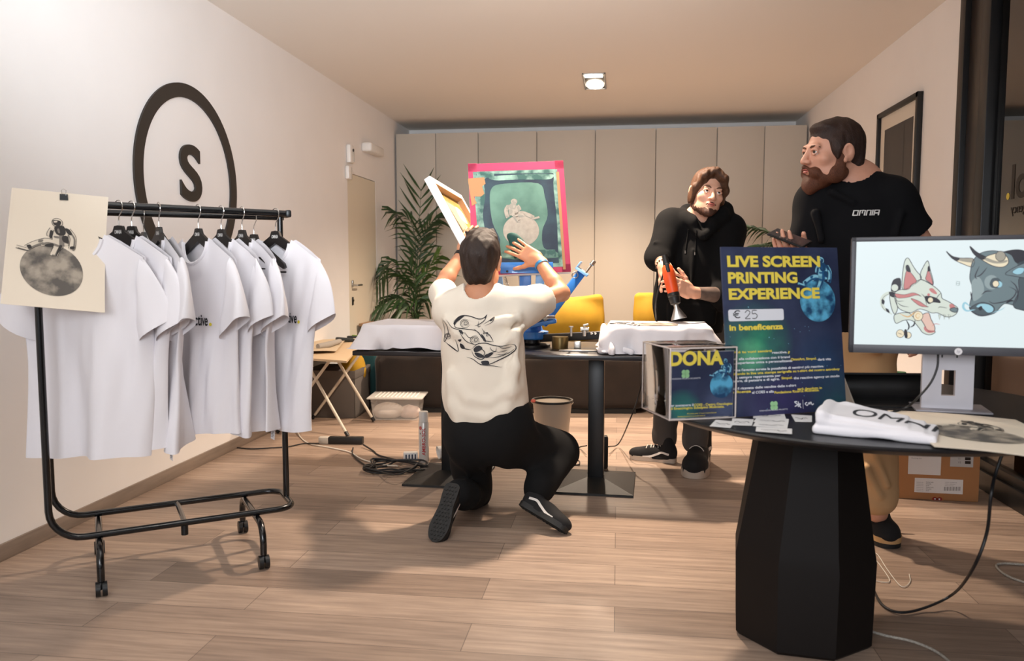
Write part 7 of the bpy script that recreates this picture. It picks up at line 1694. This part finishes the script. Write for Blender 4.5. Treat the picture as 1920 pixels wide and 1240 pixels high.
def hh(S, q):
    S.ell(q(0, .022, .040), q(.083, .104, .094), k=0); S.ell(q(0, .055, -.030), q(.070, .050, .062), k=.03)
    for s in (-1, 1):
        S.cone(q(s*.012, -.070, .108), q(s*.050, -.078, .080), .021, .020, k=.02); S.cone(q(s*.050, -.078, .080), q(s*.077, -.046, .020), .019, .016, k=.02); S.cone(q(s*.077, -.046, .020), q(s*.078, -.026, -.035), .015, .008, k=.02); S.ell(q(s*.076, .010, -.018), q(.016, .042, .050), k=.02)
        for i in range(4): S.cone(q(s*(.014+.014*i), -.045-.006*i, .128-.010*i), q(s*(.040+.014*i), -.072+.004*i, .088-.024*i), .007, .006, k=.008)
    S.ell(q(0, -.122, .018), q(.060, .065, .076), k=.010, op='s'); S.ell(q(0, -.10, -.070), q(.080, .085, .060), k=.012, op='s'); S.cone(q(0, -.12, .128), q(0, .02, .146), .007, .005, k=.010, op='s')
    S.half(q(0, .05, -.078), (0, -.3, -1), k=.01)
subhair(hm_, HM, hk, 'hair', M_HAIR2, hh)
def hbeard(S, q):
    S.ell(q(0, -.045, -.080), q(.0510, .0480, .0395), k=0); S.ell(q(0, -.086, -.099), q(.0260, .0195, .0190), k=.02)
    for s in (-1, 1): S.ell(q(s*.049, -.014, -.070), q(.0195, .038, .028), k=.02); S.cone(q(s*.004, -.109, -.0485), q(s*.024, -.100, -.062), .0042, .0035, k=.006); S.ell(q(s*.060, -.004, -.042), q(.011, .020, .034), k=.01)
    S.ell(q(0, -.075, -.036), q(.050, .060, .0135), k=.008, op='s'); S.ell(q(0, -.110, -.0615), q(.0205, .020, .0085), k=.004, op='s')
    for s in (-1, 1): S.ell(q(s*.046, -.075, -.045), q(.024, .035, .026), k=.012, op='s')
subhair(hm_, HM, hk, 'beard', M_BEARD2, hbeard, st=.003, noise_=(5, .0012, 90, 220))
# hoodie
S = SDF(axis((0.0, 0.85, .006)), axis((4.2, 5.0, .007)), axis((0.62, 1.72, .006)))
for (p, w), (p2, w2) in (((onY(1310, 440, 4.60), .155), (onY(1300, 500, 4.60), .185)), ((onY(1300, 500, 4.60), .185), (onY(1294, 570, 4.62), .195)), ((onY(1294, 570, 4.62), .195), (onY(1292, 640, 4.66), .190))): S.cone(p, p2, w, w2, k=.05, flat=(0, 1, 0), q=.72)
S.cone(hSR, hSL, .085, .085, k=.05); S.cone(hSR, hER.lerp(hSR, .0), .085, .078, k=.04); S.cone(hER+Vector((0, .02, .0)), hER.lerp(hWR, .25), .074, .060, k=.03); S.cone(hSL, hEL, .088, .080, k=.05); S.cone(hEL, hEL.lerp(hWL, .22), .078, .062, k=.03)
# hood lying round the neck
hc = onY(1316, 415, 4.60)
for a0, a1 in ((-1.2, -.6), (-.6, 0), (0, .6), (.6, 1.2), (1.2, 1.8), (1.8, 2.4), (2.4, 3.0), (3.0, 3.6), (3.6, 4.3)):
    P_ = lambda t: hc+Vector((.112*math.cos(t), .105*math.sin(t)-.02, .040+.045*math.sin(t)+(.016*math.cos(t))))
    S.cone(P_(a0), P_(a1), .040, .040, k=.022)
S.cone(hc+Vector((-.085, -.075, .0)), hc+Vector((-.01, -.155, -.085)), .032, .024, k=.02); S.cone(hc+Vector((.095, -.075, .01)), hc+Vector((.0, -.155, -.085)), .034, .024, k=.02)
S.ell(hc+Vector((.02, .13, -.03)), (.13, .08, .10), k=.05)
S.cone(hc+Vector((-.005, -.10, .10)), hc+Vector((-.008, -.155, -.045)), .060, .016, k=.012, op='s'); S.cone(hc+Vector((0, -.02, .16)), hc+Vector((0, -.03, .0)), .072, .068, k=.012, op='s')
S.box(onY(1296, 588, 4.49), (.13, .03, .065), rd=.02, k=.012)
for pts in ([(1252, 470, 4.50), (1262, 500, 4.47), (1275, 530, 4.46)], [(1340, 500, 4.48), (1345, 545, 4.47)], [(1300, 470, 4.46), (1296, 540, 4.44)], [(1232, 470, 4.42), (1250, 474, 4.42)], [(1228, 455, 4.44), (1250, 460, 4.45)], [(1230, 482, 4.42), (1248, 486, 4.42)]): S.chain([onY(*p) for p in pts], [.009]*len(pts), k=.018)
f = noise3(51, 9, 8, 24); g = noise3(52, 8, 28, 60); S.warp(lambda x, y, z: .007*f(x, y, z*.7)+.0015*g(x, y, z))
S.half(onY(1290, 622, 4.66), (0, 0, -1))
ho = S.build('hoodie', M_HOOD, hm_)
bvh_ = bvh_world(ho)
for x0, y0, x1, y1 in ((1291, 430, 1285, 470), (1306, 432, 1303, 473)):
    cdp = []
    for t in np.linspace(0, 1, 9):
        p = onY(x0+(x1-x0)*t, y0+(y1-y0)*t, 4.0); dr = (p-Vector((0, 0, CAM_Z))).normalized(); h = bvh_.ray_cast(p, dr)
        if h[0] is not None: cdp.append(h[0]-dr*.004)
    if len(cdp) > 2:
        s_ = MB().tube(cdp, .0032, 6).build('drawstring', M_HOOD, ho, True); e_ = cdp[-1]; MB().cyl(e_, e_-Vector((0, 0, .016)), .0034, n=8).build('cord_tip', M_STEEL, s_, True)
# tattooed forearm sleeve, bracelets
tt = MB(); a, b = hEL.lerp(hWL, .10), hEL.lerp(hWL, .86); tt.tube([a.lerp(b, t) for t in np.linspace(0, 1, 8)], [.0425, .0432, .0430, .0415, .039, .036, .033, .0305], 20, cap=False); tt.build('tattoo', mat('tattoo_grey', '#6b5b53', 0.6, noise=0.25, nscale=25), hm_, True)
br_ = MB(); d = (hWR-hER).normalized(); c = hWR-d*.012; a = d.orthogonal().normalized(); b = d.cross(a)
for i in range(14): t = 2*math.pi*i/14; p = c+(a*math.cos(t)+b*math.sin(t))*.034; br_.lathe([(.0, -.006), (.005, -.003), (.005, .003), (0, .006)], p, 8)
br_.build('bead_bracelet', mat('wood_beads', '#5a4330', 0.5, noise=.5, nscale=60), hm_, True)
wt = MB(); a, b = hER.lerp(hWR, .15), hER.lerp(hWR, .72); wt.tube([a.lerp(b, t) for t in np.linspace(0, 1, 5)], [.0425, .043, .040, .036, .033], 18, cap=False); wt.build('tattoo', mat('tattoo_brown', '#6e5545', 0.6, noise=0.3, nscale=30), hm_, True)
S = SDF(axis((0.05, 0.80, .007)), axis((4.40, 4.95, .007)), axis((0.10, 0.86, .007)))
S.cone(onY(1265, 630, 4.67), onY(1318, 630, 4.67), .12, .12, k=.04)
for a, k_, h in ank: S.cone(h, k_, .105, .085, k=.05); S.cone(k_, a+Vector((0, 0, .03)), .082, .066, k=.04); S.cone(a+Vector((0, 0, .045)), a+Vector((0, 0, .06)), .074, .074, k=.02)
f = noise3(61, 9, 12, 40); S.warp(lambda x, y, z: .007*f(x, y, z)); S.build('trousers', M_GREYT, hm_)
shoe(hm_, onZ(1268, 868, 0.001), onZ(1181, 859, 0.001), (0, 0, 1), M_SOLEW, M_SUEDE, high=True, stripe=M_STRIPE, lace=M_LACEW)
shoe(hm_, onZ(1314, 862, 0.001), onZ(1293, 890, 0.001)+Vector((0.01, -.10, 0)), (0, 0, 1), M_SOLEW, M_SUEDE, high=True, stripe=M_STRIPE, lace=M_LACEW)
# heat gun
gA, gB = onY(1250, 497, 4.215), onY(1264, 558, 4.185); gd = (gB-gA).normalized(); gx_ = Vector((0, -1, 0)).cross(gd).normalized(); gy_ = gd.cross(gx_); GMx = frame(gA, gx_, gy_, gd); gl_ = (gB-gA).length
gun = thing('heat_gun', 'orange heat gun with a flared steel nozzle in the hoodie man\'s hands', 'heat gun', gA[:])
M_ORG = mat('orange_plastic', '#e2521c', 0.4)
MB().lathe([(.018, .0), (.027, .012), (.031, .04), (.032, .09), (.030, .13), (.028, .150), (.0, .150)], (0, 0, 0), 24, M=GMx).build('body', M_ORG, gun, True)
b = MB(); b.lathe([(.0, -.055), (.014, -.053), (.017, -.02), (.019, .004)], (0, 0, 0), 20, M=GMx); b.box((0.0, .024, .02), (.02, .018, .05), .006, M=GMx); b.build('grip', M_BLK, gun, True)
b = MB(); b.lathe([(.029, .150), (.031, .156), (.031, .168), (.028, .172), (.030, .178), (.028, .190), (.026, .208), (.016, .214), (.0, .214)], (0, 0, 0), 24, M=GMx); b.build('collar', M_BLK, gun, True)
b = MB(); vs = []
for w_, d_, z_ in ((.012, .012, .212), (.012, .012, .228), (.040, .009, .283), (.041, .009, .290), (.038, .007, .290), (.010, .009, .229)):
    for i in range(20): t = 2*math.pi*i/20; vs.append(GMx @ Vector((w_*math.cos(t), d_*math.sin(t), z_)))
b.add(vs, [[j*20+i, j*20+(i+1) % 20, (j+1)*20+(i+1) % 20, (j+1)*20+i] for j in range(5) for i in range(20)]); b.build('nozzle', M_STEEL, gun, True)
cable('gun_cable', [GMx @ Vector((0, 0, -.05)), onY(1243, 515, 4.24), onY(1234, 545, 4.26), onY(1229, 575, 4.28), onY(1230, 600, 4.36), onY(1228, 640, 4.60), onY(1226, 680, 4.62)], .0045, M_CBL, 'black cable of the heat gun hanging past the hoodie man\'s hip')

# ---------------- the bearded man
bb_ = onZ(1640, 1000, 0); bk2 = 1.13
BM = head_M(onY(1560, 288, 3.45), -70, -2, 2)
bN0, bN1 = onY(1580, 318, 3.48), onY(1602, 352, 3.50)
bSR, bER, bWR = onY(1534, 380, 3.50), onY(1500, 500, 3.46), onY(1494, 486, 3.24)
bSL, bEL, bWL = onY(1674, 376, 3.46), onY(1742, 478, 3.50), onY(1730, 590, 3.40)
bHip = onY(1622, 640, 3.52)
bleg = [(onY(1645, 962, 3.46), onY(1646, 810, 3.44), onY(1634, 660, 3.50)), (onY(1585, 950, 3.62), onY(1590, 810, 3.56), onY(1600, 660, 3.54))]
S = SDF(axis((0.50, 1.40, .0045)), axis((3.05, 3.40, .004), (3.40, 3.82, .0045)), axis((0.04, 0.95, .010), (0.95, 1.36, .005), (1.36, 1.92, .0038)))
head_sdf(S, BM, bk2, jaw=1.05)
S.cone(bN0, bN1, .064, .076, k=.03); S.cone(bN1, bSL-Vector((.05, 0, -.02)), .06, .05, k=.05); S.cone(bN1, bSR+Vector((.05, 0, .02)), .06, .05, k=.05); S.cone(bN1, bHip, .12, .13, k=.04, flat=(0, 1, 0), q=.7)
for a, b, c in ((bSR, bER, bWR), (bSL, bEL, bWL)):
    S.cone(bN1-Vector((0, 0, .05)), a, .055, .055, k=.04); S.cone(a, b, .055, .043, k=.03); m = b.lerp(c, .3); S.cone(b, m, .043, .044, k=.012); S.cone(m, c, .044, .029, k=.012)
for a, k_, h in bleg: S.cone(h, k_, .085, .06, k=.03); S.cone(k_, a, .058, .042, k=.02)
hand_sdf(S, bWR, onY(1462, 462, 3.10)-bWR, (0.05, -0.35, -0.9), thumb=1, per=((.25, .5, .4), (.3, .6, .5), (.35, .65, .5), (.4, .7, .5)), k=1.08, spread=0.06, th=(0.55, 0.75, -0.45))
hand_sdf(S, bWL, (0.05, -0.25, -1), (0.8, 0, 0), thumb=-1, per=((.35, .5, .4),)*4, k=1.05)
bm_ = person(S, 'bearded man in a black t-shirt and khaki trousers with a phone, behind the monitor', bb_[:], M_SKIN3)
eyes(BM, bk2, bm_, (0.25, 0.05)); brow(BM, bk2, bm_, M_BROW, [(.014, -.0975, .019), (.024, -.0985, .023), (.037, -.0925, .024), (.050, -.079, .018)], .0036); lips(BM, bk2, bm_)
def bh(S, q):
    S.ell(q(0, .022, .039), q(.081, .102, .091), k=0); S.ell(q(0, -.040, .090), q(.054, .040, .022), k=.02); S.ell(q(0, .075, -.020), q(.062, .040, .065), k=.03)
    for s in (-1, 1): S.ell(q(s*.070, -.018, .020), q(.016, .030, .040), k=.015); S.cone(q(s*.076, -.022, .01), q(s*.074, -.026, -.020), .009, .007, k=.008)
    S.ell(q(0, -.130, .020), q(.064, .064, .062), k=.006, op='s'); S.ell(q(0, -.105, -.055), q(.095, .085, .060), k=.01, op='s')
    for s in (-1, 1): S.ell(q(s*.094, .012, -.018), q(.028, .034, .042), k=.010, op='s')
    S.half(q(0, .05, -.078), (0, -.35, -1), k=.01)
subhair(bm_, BM, bk2, 'hair', M_HAIR3, bh, noise_=(4, .0012, 80, 200))
def bbeard(S, q):
    S.ell(q(0, -.047, -.085), q(.0560, .0520, .0440), k=0); S.ell(q(0, -.084, -.112), q(.0360, .030, .034), k=.02)
    for s in (-1, 1): S.ell(q(s*.052, -.012, -.072), q(.0220, .042, .034), k=.02); S.cone(q(s*.002, -.111, -.047), q(s*.026, -.099, -.062), .0072, .006, k=.008); S.ell(q(s*.066, -.006, -.035), q(.0125, .022, .042), k=.012); S.ell(q(s*.028, -.085, -.070), q(.02, .02, .022), k=.012)
    S.ell(q(0, -.085, -.030), q(.060, .055, .0125), k=.008, op='s'); S.ell(q(0, -.115, -.0615), q(.0185, .016, .0070), k=.003, op='s')
    for s in (-1, 1): S.ell(q(s*.046, -.078, -.032), q(.022, .038, .020), k=.012, op='s')
subhair(bm_, BM, bk2, 'beard', M_BEARD3, bbeard, st=.003, noise_=(6, .0026, 80, 200))
S = SDF(axis((0.44, 1.42, .006)), axis((3.15, 3.88, .007)), axis((0.80, 1.62, .006)))
for (p, w), (p2, w2) in (((onY(1602, 392, 3.51), .185), (onY(1605, 450, 3.50), .205)), ((onY(1605, 450, 3.50), .205), (onY(1615, 530, 3.51), .198)), ((onY(1615, 530, 3.51), .198), (onY(1618, 615, 3.53), .170))): S.cone(p, p2, w, w2, k=.05, flat=(0.1, 1, 0), q=.66)
S.cone(bSR, bSL, .080, .080, k=.06); S.cone(bN1-Vector((0, 0, .02)), bN1-Vector((0, 0, .06)), .10, .12, k=.05)
S.cone(bSR, bSR.lerp(bER, .72), .080, .076, k=.05); S.cone(bSL, bSL.lerp(bEL, .66), .086, .082, k=.05)
dR2 = (bER-bSR).normalized(); dL2 = (bEL-bSL).normalized()
S.half(bSL.lerp(bEL, .56), dL2, lo=(1.12, 3.2, 1.0), hi=(1.42, 3.88, 1.5)); S.half(bSR.lerp(bER, .74), dR2, lo=(.44, 3.2, 1.0), hi=(.78, 3.88, 1.40))
for pts in ([(1690, 400, 3.37), (1680, 440, 3.36)], [(1530, 400, 3.38), (1540, 450, 3.36)], [(1660, 450, 3.35), (1640, 520, 3.35)], [(1560, 360, 3.39), (1600, 380, 3.37)]): S.chain([onY(*p) for p in pts], [.009]*len(pts), k=.02)
f = noise3(71, 9, 8, 24); g = noise3(72, 8, 28, 60); S.warp(lambda x, y, z: .006*f(x, y, z*.7)+.0015*g(x, y, z))
S.cone(bN1+Vector((-.03, -.03, .16)), bN1+Vector((-.012, -.012, -.005)), .088, .086, k=.008, op='s'); S.cone(bSL.lerp(bEL, .50), bEL+dL2*.1, .060, .064, k=.004, op='s'); S.cone(bSR.lerp(bER, .68), bER+dR2*.1, .060, .064, k=.004, op='s')
S.half(onY(1622, 622, 3.53), (0, 0, -1))
bt = S.build('t_shirt', M_BLKT, bm_)
bp0 = onY(1599, 404, 3.35); bd_ = (bp0-Vector((0, 0, CAM_Z))).normalized(); bu = Vector((bd_.y, -bd_.x, 0)).normalized(); A_ = Art(); wpx = 3.35/1489/bd_.y
# angular logo lettering
def lg_(segs): 
    for s_ in segs: A_.stroke([((x+0.18*y)*wpx, y*wpx) for x, y in s_], 2.2*wpx, 0, 1, False)
lg_([[(0, 0), (7, 0), (7, 8), (0, 8), (0, -.8)], [(10, -.8), (10, 8), (14, 8), (14, 3)], [(14, 8), (18, 8), (18, -.8)], [(21, -.8), (21, 8), (27, 8), (27, -.8)], [(30, -.8), (30, 8.8)], [(33, -.8), (33, 8), (40, 8), (40, -.8)], [(33, 3.2), (40, 3.2)]])
A_.build('chest_print', [M_WPRINT], cast_fn(bvh_world(bt), bp0, bu, bu.cross(bd_), bd_), bt, True, lift=.0012, maxlen=.01)
S = SDF(axis((0.55, 1.35, .007)), axis((3.2, 3.85, .007)), axis((0.10, 0.92, .007)))
S.cone(onY(1602, 632, 3.53), onY(1636, 632, 3.53), .112, .108, k=.04, flat=(0, 1, 0), q=.95)
for a, k_, h in bleg: S.cone(h, k_, .098, .086, k=.05); S.cone(k_, a+Vector((0, 0, .085)), .086, .072, k=.04); S.cone(a+Vector((0, 0, .066)), a+Vector((0, 0, .095)), .079, .079, k=.008)
for pts in ([(1610, 650, 3.40), (1660, 646, 3.40)], [(1612, 664, 3.39), (1650, 660, 3.39)], [(1640, 850, 3.36), (1664, 910, 3.37)], [(1625, 880, 3.37), (1650, 930, 3.38)]): S.chain([onY(*p) for p in pts], [.009]*len(pts), k=.02)
f = noise3(81, 9, 12, 40); S.warp(lambda x, y, z: .006*f(x, y, z)); S.build('trousers', M_KHAKI, bm_)
shoe(bm_, onZ(1630, 978, .001)+Vector((0, .02, 0)), onZ(1668, 1030, .001), (0, 0, 1), M_SOLEB, M_SUEDE, lace=M_LACEB, mid=M_TAN, tongue=True)
shoe(bm_, onZ(1582, 960, .001)+Vector((0, .05, 0)), onZ(1565, 990, .001)+Vector((0, -.02, 0)), (0, 0, 1), M_SOLEB, M_SUEDE, lace=M_LACEB, mid=M_TAN)
# phone
pc_ = onY(1480, 447, 3.12); ph_ = thing('phone', 'dark phone held flat in the bearded man\'s right hand', 'phone', pc_[:])
pM = frame(pc_, onY(1510, 462, 3.10)-onY(1452, 438, 3.16), Vector((0.25, 0.95, -0.30)), Vector((0.2, 0.3, 0.95)))
x_ = (onY(1508, 460, 3.10)-onY(1450, 438, 3.17)).normalized(); z_ = Vector((.25, -.55, .75)); z_ = (z_-x_*z_.dot(x_)).normalized(); pM = frame(pc_, x_, z_.cross(x_), z_)
MB().box((0, 0, 0), (.150, .074, .009), .004, M=pM).build('body', M_BLK, ph_, True); MB().box((0, 0, .0049), (.142, .068, .0006), M=pM).build('screen', mat('phone_glass', '#24252b', 0.08), ph_, True)
